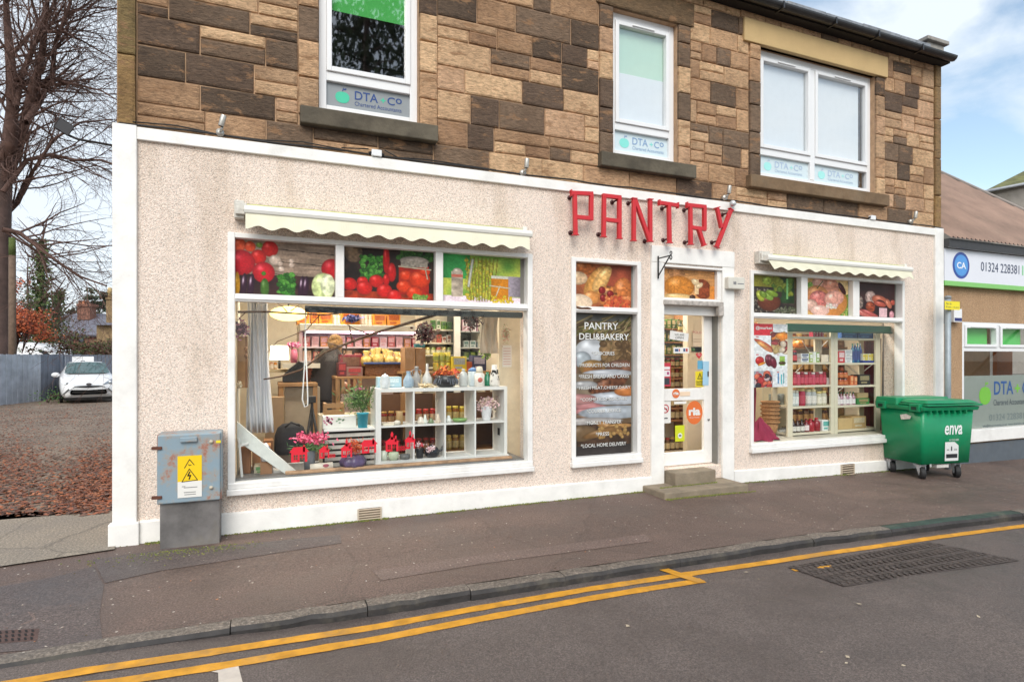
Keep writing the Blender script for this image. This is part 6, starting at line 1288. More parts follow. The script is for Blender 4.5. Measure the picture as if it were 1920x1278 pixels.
def vessel(kind, nm, X, Y, Z, r, h, body, lid, lab, label, cat, group=None):
    o = thing(nm, label, cat, (X, Y, Z), group)
    mb = MB(); mb.lathe(rim(r, h, kind), (X, Y, Z), 14); mb.build('body', cm(body, .15), o)
    if lid:
        q = {'jar': (.84, .84, 1.0), 'bottle': (.34, .9, 1.0), 'tall': (.46, .88, 1.0), 'can': (.9, .985, 1.0)}[kind]
        mb = MB(); mb.lathe([(r * q[0], h * q[1]), (r * q[0], h * q[2])], (X, Y, Z), 14); mb.build('lid', cm(lid, .35), o)
    if lab:
        mb = MB(); a, b = (.14, .6) if kind != 'bottle' else (.1, .46); mb.lathe([(r * 1.012, h * a), (r * 1.012, h * b)], (X, Y, Z), 14); mb.f = [f for f in mb.f if len(f) == 4]; mb.c = mb.c[:len(mb.f)]; mb.mi = mb.mi[:len(mb.f)]; mb.smooth = mb.smooth[:len(mb.f)]; mb.build('label', cm(lab, .5, var=.3, vs=60), o)
    return o
def carton(nm, X0_, X1_, Y, dep, Z0_, Z1_, col, label, cat='box', pr=None, group=None, mark=True, seed=0):
    xc = (X0_ + X1_) / 2; o = thing(nm, label, cat, (xc, Y, Z0_), group)
    mb = MB(); mb.box(X0_, X1_, Y, Y + dep, Z0_, Z1_); mb.build('body', cm(col, .55), o, .004)
    if pr:
        w_, h_ = X1_ - X0_, Z1_ - Z0_; mb = MB(); mb.box(X0_ + w_ * .12, X1_ - w_ * .12, Y - .003, Y - .001, Z0_ + h_ * .45, Z1_ - h_ * .12); mb.box(X0_ + w_ * .2, X1_ - w_ * .3, Y - .003, Y - .001, Z0_ + h_ * .15, Z0_ + h_ * .32); mb.build('print', cm(pr, .5, var=.35, vs=50), o)
    return o
ORD = ['first', 'second', 'third', 'fourth', 'fifth', 'sixth', 'seventh', 'eighth', 'ninth', 'tenth', 'eleventh', 'twelfth', 'thirteenth', 'fourteenth']
def row(kind, nm, cat, px0, px1, n, pyb, hpx, Y, body, lid, lab, desc, where, group, jit=.0, wf=.46, dY=.07, dep=2, zb=None):
    xa, xb = fx(px0, Y), fx(px1, Y); Z = zb if zb is not None else fz((px0 + px1) / 2, pyb, Y); h = hpx * mpp((px0 + px1) / 2, Y); st = (xb - xa) / n; r = st * wf
    for i in range(n):
        b_ = body[i % len(body)]; x = xa + st * (i + .5)
        lb = '%s, %s from the left %s' % (desc, ORD[i], where)
        if kind == 'box': q = r * U(.8, 1); carton(nm, x - q, x + q, Y + U(0, jit), dY, Z, Z + h * U(.78, 1.06), b_, lb, cat, lab, group)
        else: vessel(kind, nm, x, Y + r + U(0, jit), Z, min(r, h * .42), h * U(.97, 1.03), b_, lid[i % len(lid)] if lid else None, lab, lb, cat, group)
WP = M(S(232, 232, 228, .86), .4, var=.04); WOOD = M(S(176, 132, 84, .8), .6, var=.3, vs=5, bump=.2, bs=30); CREAM = M(S(222, 214, 190, .86), .4, var=.06)
WHT = (236, 234, 228)
ZD = .475
mb = MB(); mb.box(W1[0] + .06, W1[1] - .06, .07, .72, ZD - .05, ZD); mb.build('display_deck', M(S(120, 118, 116, .8), .5, var=.3, vs=3), bld)
mb = MB(); mb.box(W1[0] + .06, W1[1] - .06, .72, .76, STEP - .02, ZD); mb.build('deck_front', WP, bld)
o = thing('timber_batten', 'weathered bare timber batten lying along the bottom of the big window glass', 'batten', (fx(540, .1), .1, ZD)); mb = MB(); mb.box(fx(535, .1), fx(960, .1), .085, .15, ZD, ZD + .028); mb.build('board', M(S(190, 152, 118, .8), .8, var=.4, vs=12, bump=.4), o, .006)
KY0, KY1 = .25, .62
ka, kb = fx(708, KY0), fx(951, KY0); kz0, kz1 = ZD + .001, fz(708, 729, KY0); th = .036
cub = thing('cube_shelf', 'white cube display unit of eight open compartments in the big window', 'shelf unit', (ka, KY0, kz0))
mb = MB(); mb.box(ka, kb, KY0, KY1, kz1 - th, kz1); mb.box(ka, kb, KY0, KY1, kz0, kz0 + th); mb.box(ka, ka + th, KY0, KY1, kz0 + th, kz1 - th); mb.box(kb - th, kb, KY0, KY1, kz0 + th, kz1 - th); mb.build('frame', WP, cub)
zm = (kz0 + kz1) / 2; mb = MB(); mb.box(ka + th, kb - th, KY0 + .002, KY1 - .002, zm - .009, zm + .009); mb.build('middle_shelf', WP, cub)
cw_ = (kb - ka - 2 * th) / 4
for k in (1, 2, 3):
    x = ka + th + cw_ * k; mb = MB(); mb.box(x - .009, x + .009, KY0 + .001, KY1 - .001, zm + .009, kz1 - th); mb.box(x - .009, x + .009, KY0 + .001, KY1 - .001, kz0 + th, zm - .009); mb.build('divider', WP, cub)
mb = MB(); mb.box(ka - .03, kb + .0, KY0 - .06, KY0 - .01, kz0, kz0 + .03); tag(mb.build('white_plinth_board', WP), 'low white board lying along the foot of the white cube unit', 'board')
ztop = kz1 + .001
X_ = lambda px, Y: fx(px, Y)
def vase(nm, px, Y, Z, hpx, prof, col, label, cat, rough=.3, wpx=None, zs=1.0, extra=None):
    m_ = mpp(px, Y); h = hpx * m_; w_ = (wpx or hpx * .5) * m_ / 2; X = fx(px, Y)
    o = thing(nm, label, cat, (X, Y, Z)); mb = MB(); mb.lathe([(w_ * a, h * b) for a, b in prof], (X, Y, Z), 18); mb.build('body', cm(col, rough, var=.15, vs=30), o)
    if extra: extra(o, X, Y, Z, h, w_)
    return o
Yt = .36
vase('lidded_jar', 722, Yt - .04, ztop, 28, [(.6, 0), (.95, .1), (1, .5), (.8, .75), (.85, .78), (.5, .9), (.15, .95), (.12, 1)], (226, 234, 238), 'white lidded jar in front of the pale blue box on the cube unit', 'jar', wpx=19)
carton('gift_box', fx(708, Yt + .1), fx(753, Yt + .1), Yt + .1, .12, ztop, ztop + 20 * mpp(730, Yt), (168, 206, 222), 'pale sky blue box at the left end of the cube unit top', 'box', (206, 226, 232))
vase('jug', 766, Yt, ztop, 31, [(.7, 0), (1, .12), (1, .45), (.6, .7), (.4, .8), (.42, .95), (.5, 1)], (150, 176, 196), 'pale blue mottled jug between the blue box and the grey bottle', 'jug', wpx=20)
def handles(o, X, Y, Z, h, w_):
    for s in (1, -1): mb = MB(); mb.tube([(X + s * w_ * .35, Y, Z + h * .86), (X + s * w_ * 1.05, Y, Z + h * .8), (X + s * w_ * .8, Y, Z + h * .56)], .006, 6); mb.build('handle', cm((150, 150, 150), .4), o)
vase('amphora', 781, Yt + .06, ztop, 39, [(.7, 0), (.9, .05), (.9, .5), (.55, .65), (.35, .75), (.4, .9), (.5, .92), (.4, 1)], (160, 158, 156), 'grey two handled bottle vase behind the pale blue jug', 'vase', wpx=17, extra=handles)
vase('bottle_vase', 801, Yt + .04, ztop, 44, [(.85, 0), (1, .05), (.95, .4), (.4, .6), (.25, .75), (.22, 1)], (206, 206, 200), 'tall frosted glass bottle with narrow neck above the straw nest', 'bottle', wpx=19)
def tuft(nm, px, py, Y, wpx, hpx, n, cols, label, cat, size=.02, strands=False, seed=1, Z=None):
    rg = random.Random(seed); m_ = mpp(px, Y); X, Zc = FP(px, py, Y); mb = MB(); a_, b_ = wpx * m_ / 2, hpx * m_ / 2
    for k in range(n):
        u, v, w_ = rg.gauss(0, .42), rg.gauss(0, .42), rg.gauss(0, .4); c = Vector((X + u * a_, Y + w_ * a_ * .6, Zc + v * b_))
        d_ = Vector((rg.gauss(0, 1), rg.gauss(0, 1), rg.gauss(0, 1))).normalized() * size * rg.uniform(.6, 1.3); e_ = d_.orthogonal().normalized() * size * (.18 if strands else .55)
        mb.add([c - d_, c + e_, c + d_, c - e_], [(0, 1, 2, 3)], C(*rg.choice(cols)))
    return mb
o = tag(tuft('n', 800, 724, Yt - .05, 30, 12, 260, [(230, 210, 170), (214, 190, 140), (240, 226, 196)], '', '', .03, True).build('straw_nest', MA('leaf', .7)), 'small nest of pale straw and shavings in front of the tall frosted bottle', 'straw nest')
def autumn(o, X, Y, Z, h, w_):
    tuft('l', 836, 702, Yt, 44, 32, 420, [(200, 70, 40), (226, 110, 40), (170, 50, 40), (120, 60, 30), (236, 150, 60)], '', '', .022, seed=3).build('leaves', MA('leaf', .7), o)
    mb = MB(); rg = random.Random(4)
    for k in range(40): q = rg.uniform(0, 6.28); mb.tube([(X + w_ * .9 * math.cos(q), Y + w_ * .9 * math.sin(q), Z + h * .8), (X + w_ * 1.15 * math.cos(q), Y + w_ * 1.15 * math.sin(q), Z + h * rg.uniform(.2, .5))], .006, 4, cap=False)
    mb.build('fringe', cm((90, 96, 108), .7), o)
vase('black_bowl', 836, Yt, ztop, 22, [(.5, 0), (.85, .1), (1, .5), (.95, .95), (.8, 1)], (44, 46, 50), 'black bowl with orange and red autumn leaves on the cube unit', 'bowl', wpx=41, extra=autumn)
vase('ornate_bottle', 869, Yt, ztop, 33, [(.8, 0), (1, .08), (1, .6), (.7, .78), (.35, .86), (.3, .9), (.45, .92), (.3, 1)], (196, 200, 196), 'embossed pale grey bottle right of the autumn bowl', 'bottle', wpx=17)
vase('storage_jar', 887, Yt + .06, ztop, 35, [(.9, 0), (1, .05), (1, .8), (.9, .82), (.92, .86), (.6, .95), (.2, 1)], (190, 206, 214), 'tall pale jar with blue lid behind the rose jar', 'jar', wpx=19, extra=lambda o, X, Y, Z, h, w_: MB().lathe([(w_ * 1.02, h * .8), (w_ * .9, h * .9), (w_ * .3, h)], (X, Y, Z), 16).build('lid', cm((70, 120, 180)), o))
vase('storage_jar', 899, Yt - .04, ztop, 28, [(.95, 0), (1, .04), (1, .8), (.7, .9), (.6, .92)], (232, 226, 216), 'white square shouldered jar painted with a rose beside the green bottle', 'jar', wpx=19, extra=lambda o, X, Y, Z, h, w_: (MB().lathe([(w_ * .62, h * .9), (w_ * .7, h * 1.05), (w_ * .55, h * 1.3), (0, h * 1.36)], (X, Y, Z), 14).build('stopper', cm((222, 212, 190)), o), MB().ball((X - .01, Y - w_ * .98, Z + h * .45), w_ * .5, .006, w_ * .5, 10).build('rose', cm((214, 104, 84), var=.4, vs=60), o)))
vase('green_bottle', 914, Yt + .05, ztop, 26, [(.9, 0), (1, .1), (.8, .5), (.35, .8), (.3, 1)], (20, 120, 84), 'dark emerald bottle between the rose jar and the patterned vase', 'bottle', .15, wpx=19)
def patches(o, X, Y, Z, h, w_):
    mb = MB(); rg = random.Random(6)
    for k in range(16): q = rg.uniform(-2.6, -.5); z = rg.uniform(.08, .85); rr = w_ * (1.02 - .5 * z); mb.ball((X + rr * math.cos(q), Y + rr * math.sin(q), Z + h * z), .011, .004, .016, 6)
    mb.build('patches', cm((30, 28, 28)), o)
vase('patterned_vase', 927, Yt, ztop, 40, [(.9, 0), (1.05, .1), (.9, .4), (.6, .7), (.5, 1)], (226, 222, 214), 'tall white vase with black animal spots at the right end', 'vase', wpx=20, extra=patches)
zu, zl = zm + .0095, kz0 + th + .001; Yc = .36
vase('paper_packet', 749, Yc, zu, 24, [(.9, 0), (.9, .9), (1, 1)], (208, 168, 112), 'kraft paper cup in the upper left compartment', 'packet', .8, wpx=14)
vase('round_ornament', 745, Yc - .07, zu, 9, [(.3, 0), (1, .4), (.8, .85), (.2, 1)], (232, 224, 206), 'cream round ornament at the front of the upper left compartment', 'ornament', wpx=13)
carton('folded_card', fx(716, Yc), fx(736, Yc), Yc - .08, .12, zu, zu + .02, (228, 216, 190), 'flat cream card lying in the upper left compartment', 'card')
for i, (px, w_, h_, c_, lb) in enumerate(((789, 18, 13, (226, 214, 196), 'cream swan shaped ornament at the left of the second upper compartment'), (797, 9, 17, (226, 232, 220), 'small white and green figurine behind the cream swan ornament'), (808, 12, 10, (120, 140, 96), 'greenish leaf ornament in the middle of the second upper compartment'), (821, 10, 17, (224, 206, 180), 'beige figurine at the right of the second upper compartment'))):
    vase('figurine', px, Yc - .03 - .02 * (i % 2), zu, h_, [(.8, 0), (1, .25), (.6, .55), (.5, .8), (.2, 1)], c_, lb, 'figurine', wpx=w_)
vase('figurine', 841, Yc - .02, zu, 13, [(1, 0), (.9, .4), (.5, .7), (.5, .9), (.1, 1)], (230, 232, 226), 'white bird figurine in the third upper compartment', 'figurine', wpx=13)
vase('green_dish', 862, Yc - .04, zu, 7, [(.6, 0), (1, .6), (.9, 1)], (130, 176, 96), 'leaf green shallow dish in the third upper compartment', 'dish', wpx=30)
def hydr(o, X, Y, Z, h, w_):
    tuft('l', 914, 757, Yc, 40, 24, 700, [(238, 206, 206), (232, 190, 196), (240, 226, 196), (226, 196, 190)], '', '', .017, seed=8).build('flowers', MA('leaf', .7), o)
vase('flower_vase', 912, Yc, zu, 27, [(.65, 0), (.75, .05), (1, .9), (1, 1)], (232, 234, 236), 'white vase with pale pink hydrangea in the upper right compartment', 'vase', wpx=21, extra=hydr)
vase('planter', 720, Yc - .05, zl, 18, [(.8, 0), (1, .3), (1, 1)], (206, 214, 196), 'small mottled white planter at the left of the lower left compartment', 'planter', wpx=13)
vase('planter', 738, Yc - .06, zl, 15, [(.6, 0), (1, .4), (.95, .9), (.7, 1)], (206, 220, 186), 'white and pale green round pot behind the red house stickers', 'planter', wpx=20)
vase('ashtray_bowl', 759, Yc - .05, zl, 9, [(.8, 0), (1, .4), (.95, 1), (.7, 1), (.6, .5)], (110, 112, 110), 'grey stone bowl right of the white and green pot', 'bowl', wpx=20)
vase('bucket', 787, Yc - .04, zl, 17, [(.75, 0), (.9, .9), (1, 1)], (36, 40, 46), 'small black bucket holding roses left of the black teapot', 'bucket', wpx=17, extra=lambda o, X, Y, Z, h, w_: tuft('l', 787, 834, Yc - .04, 19, 9, 110, [(236, 200, 206), (240, 226, 226), (214, 60, 70)], '', '', .015, seed=9).build('roses', MA('leaf', .7), o))
def teapot(o, X, Y, Z, h, w_):
    mb = MB(); mb.tube([(X + w_ * .7, Y, Z + h * .35), (X + w_ * 1.25, Y, Z + h * .5), (X + w_ * 1.5, Y, Z + h * .85)], [.02, .013, .009], 8); mb.build('spout', cm((30, 34, 40), .15), o)
    mb = MB(); mb.tube([(X - w_ * .8, Y, Z + h * .7), (X - w_ * 1.25, Y, Z + h * .6), (X - w_ * 1.1, Y, Z + h * .3), (X - w_ * .8, Y, Z + h * .25)], .007, 6); mb.build('handle', cm((30, 34, 40), .15), o)
    mb = MB(); mb.lathe([(w_ * .5, h * .78), (w_ * .3, h * .9), (.004, h * .92), (w_ * .12, h * .98), (0, h * 1.05)], (X, Y, Z), 12); mb.build('lid', cm((30, 34, 40), .15), o)
    tuft('l', 807, 841, Yc - .05 - w_ * .8, 20, 12, 130, [(240, 220, 220), (232, 190, 196)], '', '', .012, seed=10).build('painted_roses', MA('leaf', .5), o)
vase('teapot', 810, Yc - .03, zl, 25, [(.6, 0), (.95, .2), (1, .45), (.7, .72), (.5, .78)], (34, 38, 46), 'black teapot with pink roses in the second lower compartment', 'teapot', .15, wpx=29, extra=teapot)
mb = MB(); mb.box(fx(924, .5), fx(929.5, .5), .45, .455, fz(926, 822, .5), fz(926, 811, .5)); x__ = kb - th - .004; mb = MB(); mb.box(x__ - .004, x__, .38, .44, .70, .78); tag(mb.build('black_switch', BLK), 'small black switch plate inside the lower right compartment wall', 'switch')
Yd = .30
o = thing('slatted_crate', 'whitewashed slatted crate with dark gaps standing left of the cube unit', 'crate', (fx(610, .34), .34, ZD))
sa, sb = fx(609, .34), fx(705, .34); stp = fz(655, 803, .34)
mb = MB()
for k in range(6): z = ZD + .004 + k * (stp - ZD - .03) / 6; mb.box(sa, sb, .34, .352, z, z + .036)
mb.build('slats', M(S(206, 202, 192, .8), .7, var=.3, vs=8), o)
mb = MB(); mb.box(sa, sb, .353, .60, stp - .018, stp); mb.box(sa - .01, sb + .01, .31, .352, stp - .02, stp + .0); mb.build('top_board', WP, o); mb = MB(); mb.box(sa, sb, .59, .60, ZD, stp - .02); mb.build('back', DARKIN, o)
mb = MB(); xw = fx(704, .27); mb.box(xw, xw + .03, .26, .6, ZD, fz(704, 728, .27)); tag(mb.build('side_panel', WP), 'upright white side panel standing against the left end of the cube unit', 'panel')
Z = stp + .001
carton('floral_box', fx(606, .38), fx(668, .38), .38, .16, Z, Z + 23 * mpp(640, .38), (226, 224, 214), 'long white box printed with a pink flower beside the blue pot', 'box')
o2 = bpy.data.objects[[k for k in WL if k.startswith('floral_box')][-1]]
mb = MB(); rg = random.Random(3); X, Z2 = FP(616, 788, .38)
for k in range(22): q = rg.uniform(0, 6.28); r = rg.uniform(0, .045); mb.lathe([(.011, 0), (.002, .0)], (0, 0, 0), 6); 
mb = MB()
for k in range(26): q = rg.uniform(0, 6.28); r = rg.uniform(0, .045); x = X + r * math.cos(q); z = Z2 + r * math.sin(q); mb.poly([(x - .011, .377, z), (x, .377, z - .011), (x + .011, .377, z), (x, .377, z + .011)])
mb.build('flower_print', cm((200, 90, 130), var=.4, vs=60), o2)
mb = MB()
for k in range(9): x = X + .06 + rg.uniform(0, .09); z = Z2 - .03 + rg.uniform(0, .06); mb.poly([(x - .013, .377, z), (x, .377, z - .005), (x + .015, .377, z + .005), (x, .377, z + .01)])
mb.build('leaf_print', cm((130, 170, 130)), o2)
def plant(o, X, Y, Z, h, w_):
    mb = tuft('l', 671, 748, .37, 58, 54, 620, [(70, 110, 50), (96, 136, 66), (50, 84, 40), (126, 160, 90)], '', '', .03, True, seed=12); mb.build('foliage', MA('leaf', .6), o)
    mb = MB(); rg = random.Random(2)
    for k in range(9): q = rg.uniform(0, 6.28); mb.tube([(X, Y, Z + h), (X + .07 * math.cos(q), Y + .05 * math.sin(q), Z + h + .14), (X + .13 * math.cos(q), Y + .08 * math.sin(q), Z + h + .28)], .004, 4, cap=False)
    mb.build('stems', cm((90, 110, 60)), o); tuft('l', 674, 729, .37, 20, 5, 26, [(226, 130, 170)], '', '', .016, seed=13).build('blossom', MA('leaf', .6), o)
vase('potted_plant', 680, .37, Z, 28, [(.78, 0), (.95, .92), (1.04, .92), (1.04, 1), (.9, 1)], (40, 186, 214), 'leafy green plant in a bright turquoise pot in the big window', 'pot plant', .35, wpx=22, extra=plant)
def pinkf(o, X, Y, Z, h, w_):
    tuft('l', 584, 822, .22, 66, 24, 260, [(226, 80, 120), (206, 60, 100), (236, 120, 150)], '', '', .021, seed=14).build('flowers', MA('leaf', .6), o); tuft('l', 584, 838, .22, 66, 26, 320, [(70, 110, 60), (96, 136, 76)], '', '', .03, True, seed=15).build('foliage', MA('leaf', .6), o)
vase('flower_pot', 580, .22, ZD + .001, 38, [(.8, 0), (1, 1), (.9, 1)], (112, 118, 124), 'grey pot of pink cyclamen like flowers behind the red house stickers', 'flower pot', .7, wpx=22, extra=pinkf)
def pumpl(o, X, Y, Z, h, w_): tuft('l', 664, 838, .2, 38, 34, 300, [(226, 90, 30), (200, 60, 30), (236, 130, 50), (180, 50, 40)], '', '', .026, True, seed=16).build('orange_leaves', MA('leaf', .6), o)
X = fx(662, .2); o = thing('decorated_pumpkin', 'purple and green pumpkin topped with orange leaves behind the red stickers', 'pumpkin', (X, .2, ZD)); h = 26 * mpp(662, .2); w_ = 48 * mpp(662, .2) / 2
mb = MB(); mb.lathe([(w_ * .5, 0), (w_ * .95, h * .25), (w_, h * .55), (w_ * .75, h * .9), (w_ * .2, h)], (X, .2, ZD), 48, wob=.06, lobes=8); mb.build('body', M(S(92, 76, 112, .85), .35, var=.5, vs=9), o); pumpl(o, X, .2, ZD, h, w_)
o = thing('fabric_roll', 'small rolled cream cloth with a printed rose lying on the deck', 'cloth roll', (fx(602, .17), .17, ZD + .01)); mb = MB(); a, b = fx(581, .17), fx(624, .17); mb.tube([(a, .17, ZD + .04), (b, .17, ZD + .045)], .036, 14); mb.build('roll', cm((226, 218, 200), .8), o); mb = MB(); mb.ball(((a + b) / 2 + .04, .136, ZD + .055), .03, .006, .018, 8); mb.build('rose_print', cm((190, 90, 110), var=.4), o)
def slab(nm, pts, Y, dep, mat, label, cat):
    P = [(fx(a, Y), Y, fz(a, b, Y)) for a, b in pts]; mb = MB(); mb.poly(P, (0, dep, 0)); return tag(mb.build(nm, mat, None, .004), label, cat)
slab('sloping_plank', [(444, 826), (444, 790), (557, 884), (540, 892)], .16, .05, M(S(222, 226, 220, .85), .6, var=.12, vs=12, bump=.2), 'white painted plank sloping down from the left window edge to the deck', 'plank')
slab('plank_support', [(446, 822), (450, 822), (457, 905), (452, 905)], .14, .03, WP, 'thin white upright leg below the sloping plank', 'leg')
slab('plank_support', [(446, 834), (466, 829), (466, 833), (446, 839)], .145, .03, WP, 'short white crosspiece under the sloping plank at the left edge', 'rail')
for px0, px1, pyb, pyt, Y, c_, lb in ((452, 470, 884, 838, .3, (150, 96, 54), 'dark brown cardboard box under the plank at the far left'), (473, 508, 884, 836, .45, (196, 132, 78), 'tall open cardboard box under the sloping plank'), (476, 507, 892, 874, .26, (176, 168, 140), 'small pale box printed with a green leaf under the plank'), (494, 512, 848, 826, .7, (170, 112, 66), 'brown carton behind the white and blue ornament')):
    carton('cardboard_box', fx(px0, Y), fx(px1, Y), Y, .2, ZD + .001, fz(px0, pyt, Y), c_, lb, 'box', (90, 150, 80) if pyt == 874 else None)
vase('blue_ornament', 498, .24, ZD + .12, 34, [(.8, 0), (1, .2), (.7, .45), (.9, .6), (.6, .85), (.2, 1)], (214, 222, 230), 'white and blue gnome ornament above the plank', 'ornament', wpx=18, extra=lambda o, X, Y, Z, h, w_: MB().lathe([(w_ * .98, h * .5), (w_ * 1.02, h * .62), (w_ * .8, h * .76)], (X, Y, Z), 12).build('blue_band', cm((50, 80, 140)), o))
Z_ = ZD; mb = MB(); mb.box(fx(488, .24), fx(510, .24), .2, .34, ZD + .001, ZD + .118); tag(mb.build('ornament_stand', cm((150, 104, 66), .7)), 'brown block holding up the white and blue ornament', 'block')
slab('flat_panel', [(512, 893), (560, 893), (560, 884), (512, 880)], .25, .1, WP, 'flat white panel lying at the foot of the sloping plank', 'panel')
mb = MB(); mb.box(W1[0] + .062, fx(447, .5), .3, .9, STEP, 2.9); mb.build('jamb_lining', M(S(214, 206, 186, .85), .8), bld)
o = thing('wall_crate', 'narrow brown wooden crate fixed upright beside the white curtain', 'crate', (fx(447, .28), .28, fz(447, 727, .28))); xa, xb = fx(445, .28), fx(464, .28); za, zb = fz(447, 727, .28), fz(447, 630, .28)
mb = MB(); mb.box(xa, xb - .02, .28, .38, za, zb); mb.build('board', WOOD, o); mb = MB(); [mb.ball((xb - .012, .27, za + (zb - za) * s), .016, .02, .022, 8) for s in (.62, .75)]; mb.box(xb - .02, xb, .28, .36, za, zb); mb.build('edge', M(S(140, 96, 56, .8), .6), o)
tag(tuft('n', 453, 617, .24, 22, 26, 240, [(130, 80, 100), (160, 110, 130), (90, 60, 80)], '', '', .022, seed=20).build('dried_flowers', MA('leaf', .8)), 'bunch of dusky purple dried flowers above the upright crate', 'dried flowers')
tag(tuft('n', 449, 722, .24, 8, 12, 60, [(226, 206, 170), (240, 230, 200)], '', '', .015, seed=21).build('small_bouquet', MA('leaf', .8)), 'tiny cream dried bouquet at the foot of the upright crate', 'dried flowers')
def curtain(nm, px0, px1, pt, pb, Y, col, label, amp=.03, folds=6, flare=0, mat=None):
    xa, xb = fx(px0, Y), fx(px1, Y); zt_, zb_ = fz(px0, pt, Y), fz(px0, pb, Y); mb = MB(); mb.sm = True; n, m_ = folds * 8, 10; G_ = []
    for j in range(m_ + 1):
        t = j / m_; z = zt_ + (zb_ - zt_) * t
        for i in range(n + 1): s = i / n; G_.append((xa + (xb - xa) * s + flare * t * (s - .0) + .01 * math.sin(t * 5 + s * 9), Y + amp * (.5 + .6 * t) * math.sin(s * folds * 2 * PI + .8 * math.sin(t * 3)), z))
    mb.add(G_, [(j * (n + 1) + i, (j + 1) * (n + 1) + i, (j + 1) * (n + 1) + i + 1, j * (n + 1) + i + 1) for j in range(m_) for i in range(n)])
    o = mb.build(nm, mat or cm(col, .85), None); o.modifiers.new('s', 'SOLIDIFY').thickness = .004; return tag(o, label, 'curtain')
curtain('curtain', 464, 500, 560, 812, .5, (226, 228, 232), 'long white curtain hanging at the left side of the big window', folds=5, flare=.06)
mb = MB(); xr = fx(573, .2); mb.tube([(xr, .2, 2.08), (xr - .005, .2, 1.6), (xr - .03, .2, fz(569, 748, .2)), (xr - .01, .2, fz(569, 763, .2)), (xr + .02, .2, fz(569, 760, .2)), (xr + .02, .2, fz(569, 745, .2)), (xr + .0, .2, 1.75)], .007, 6); tag(mb.build('rope_loop', cm((236, 236, 232), .8)), 'thin white cord loop hanging in front of the shop assistant', 'cord')
o = thing('roller_blind', 'rolled up dark grey blind along the top of the big window', 'roller blind', (fx(560, .16), .16, 1.95)); mb = MB(); mb.tube([(fx(572, .16), .16, fz(572, 580, .16) + .005), (fx(978, .16), .16, fz(572, 580, .16) + .005)], .034, 14); mb.build('roll', M(S(62, 68, 76), .7), o)
BRN = M(S(104, 76, 56, .8), .85, var=.3, vs=12, bump=.4)
def branchy(nm, label, pts, Y, r, subs):
    mb = MB(); P = [Vector((fx(a, Y), Y + U(-.02, .02), fz(a, b, Y))) for a, b in pts]; n = len(P); mb.tube(P, [r * (1 - .6 * i / (n - 1)) for i in range(n)], 7)
    for q in subs: Q = [Vector((fx(a, Y), Y - .01, fz(a, b, Y))) for a, b in q]; mb.tube(Q, [r * .5, r * .2] if len(Q) == 2 else [r * .5] + [r * .35] * (len(Q) - 2) + [r * .15], 5)
    tag(mb.build(nm, BRN), label, 'branch')
branchy('bare_branch', 'long bare branch rising diagonally across the big window to its top right', [(840, 583), (760, 607), (700, 625), (650, 644), (610, 660), (565, 693), (525, 706), (494, 711)], .22, .017, [[(660, 640), (655, 610), (650, 608)], [(695, 627), (668, 618), (652, 610)], [(650, 645), (648, 660), (635, 677)], [(640, 650), (610, 641)], [(600, 668), (590, 655)]])
branchy('bare_branch', 'thin bare branch lying level along the top left of the big window', [(446, 585), (500, 584), (560, 588), (610, 590), (650, 585)], .2, .011, [[(540, 587), (530, 575), (518, 568)], [(545, 583), (560, 572)], [(460, 586), (446, 600)], [(600, 590), (575, 618), (520, 640), (500, 662)]])
LFD = [(96, 40, 50), (76, 34, 44), (120, 60, 60), (60, 30, 36)]
tag(tuft('n', 796, 624, .26, 44, 40, 260, LFD, '', '', .028, seed=22).build('dark_leaf_bunch', MA('leaf', .7)), 'bunch of dark red hanging leaves above the brown carton in the window', 'leaves')
tag(tuft('n', 884, 602, .26, 36, 34, 200, LFD, '', '', .028, seed=23).build('dark_leaf_bunch', MA('leaf', .7)), 'bunch of dark red leaves hanging under the dark roller at the right', 'leaves')
curtain('beige_scarf', 902, 934, 588, 662, .5, (206, 184, 156), 'beige cloth with tree pattern hanging at the right of the big window', folds=3, amp=.015)
tag(tuft('n', 949, 625, .3, 16, 40, 160, [(170, 130, 96), (150, 160, 110), (190, 90, 80)], '', '', .025, True, seed=24).build('hanging_bouquet', MA('leaf', .8)), 'upside down dried bouquet hanging on the cream wall at right', 'dried flowers')
mb = MB(); mb.box(fx(936, .62), fx(985, .62), .62, .7, STEP, 2.9); mb.build('cream_pier', M(S(226, 216, 192, .86), .8), bld)
o = thing('wall_notice', 'white paper notice with pale red lines on the cream wall at right', 'notice', (fx(943, .6), .6, 1.5)); mb = MB(); xa, xb, za, zb = fx(943, .6), fx(960, .6), fz(943, 688, .6), fz(943, 647, .6); mb.box(xa, xb, .612, .618, za, zb); mb.build('sheet', WP, o)
mb = MB()
for k in range(7): z = za + (zb - za) * (.12 + k * .12); mb.box(xa + .01, xb - .015, .609, .611, z, z + .006)
mb.build('print', cm((200, 120, 110)), o)
RS = M(S(224, 30, 52, .9), .5, var=.03)
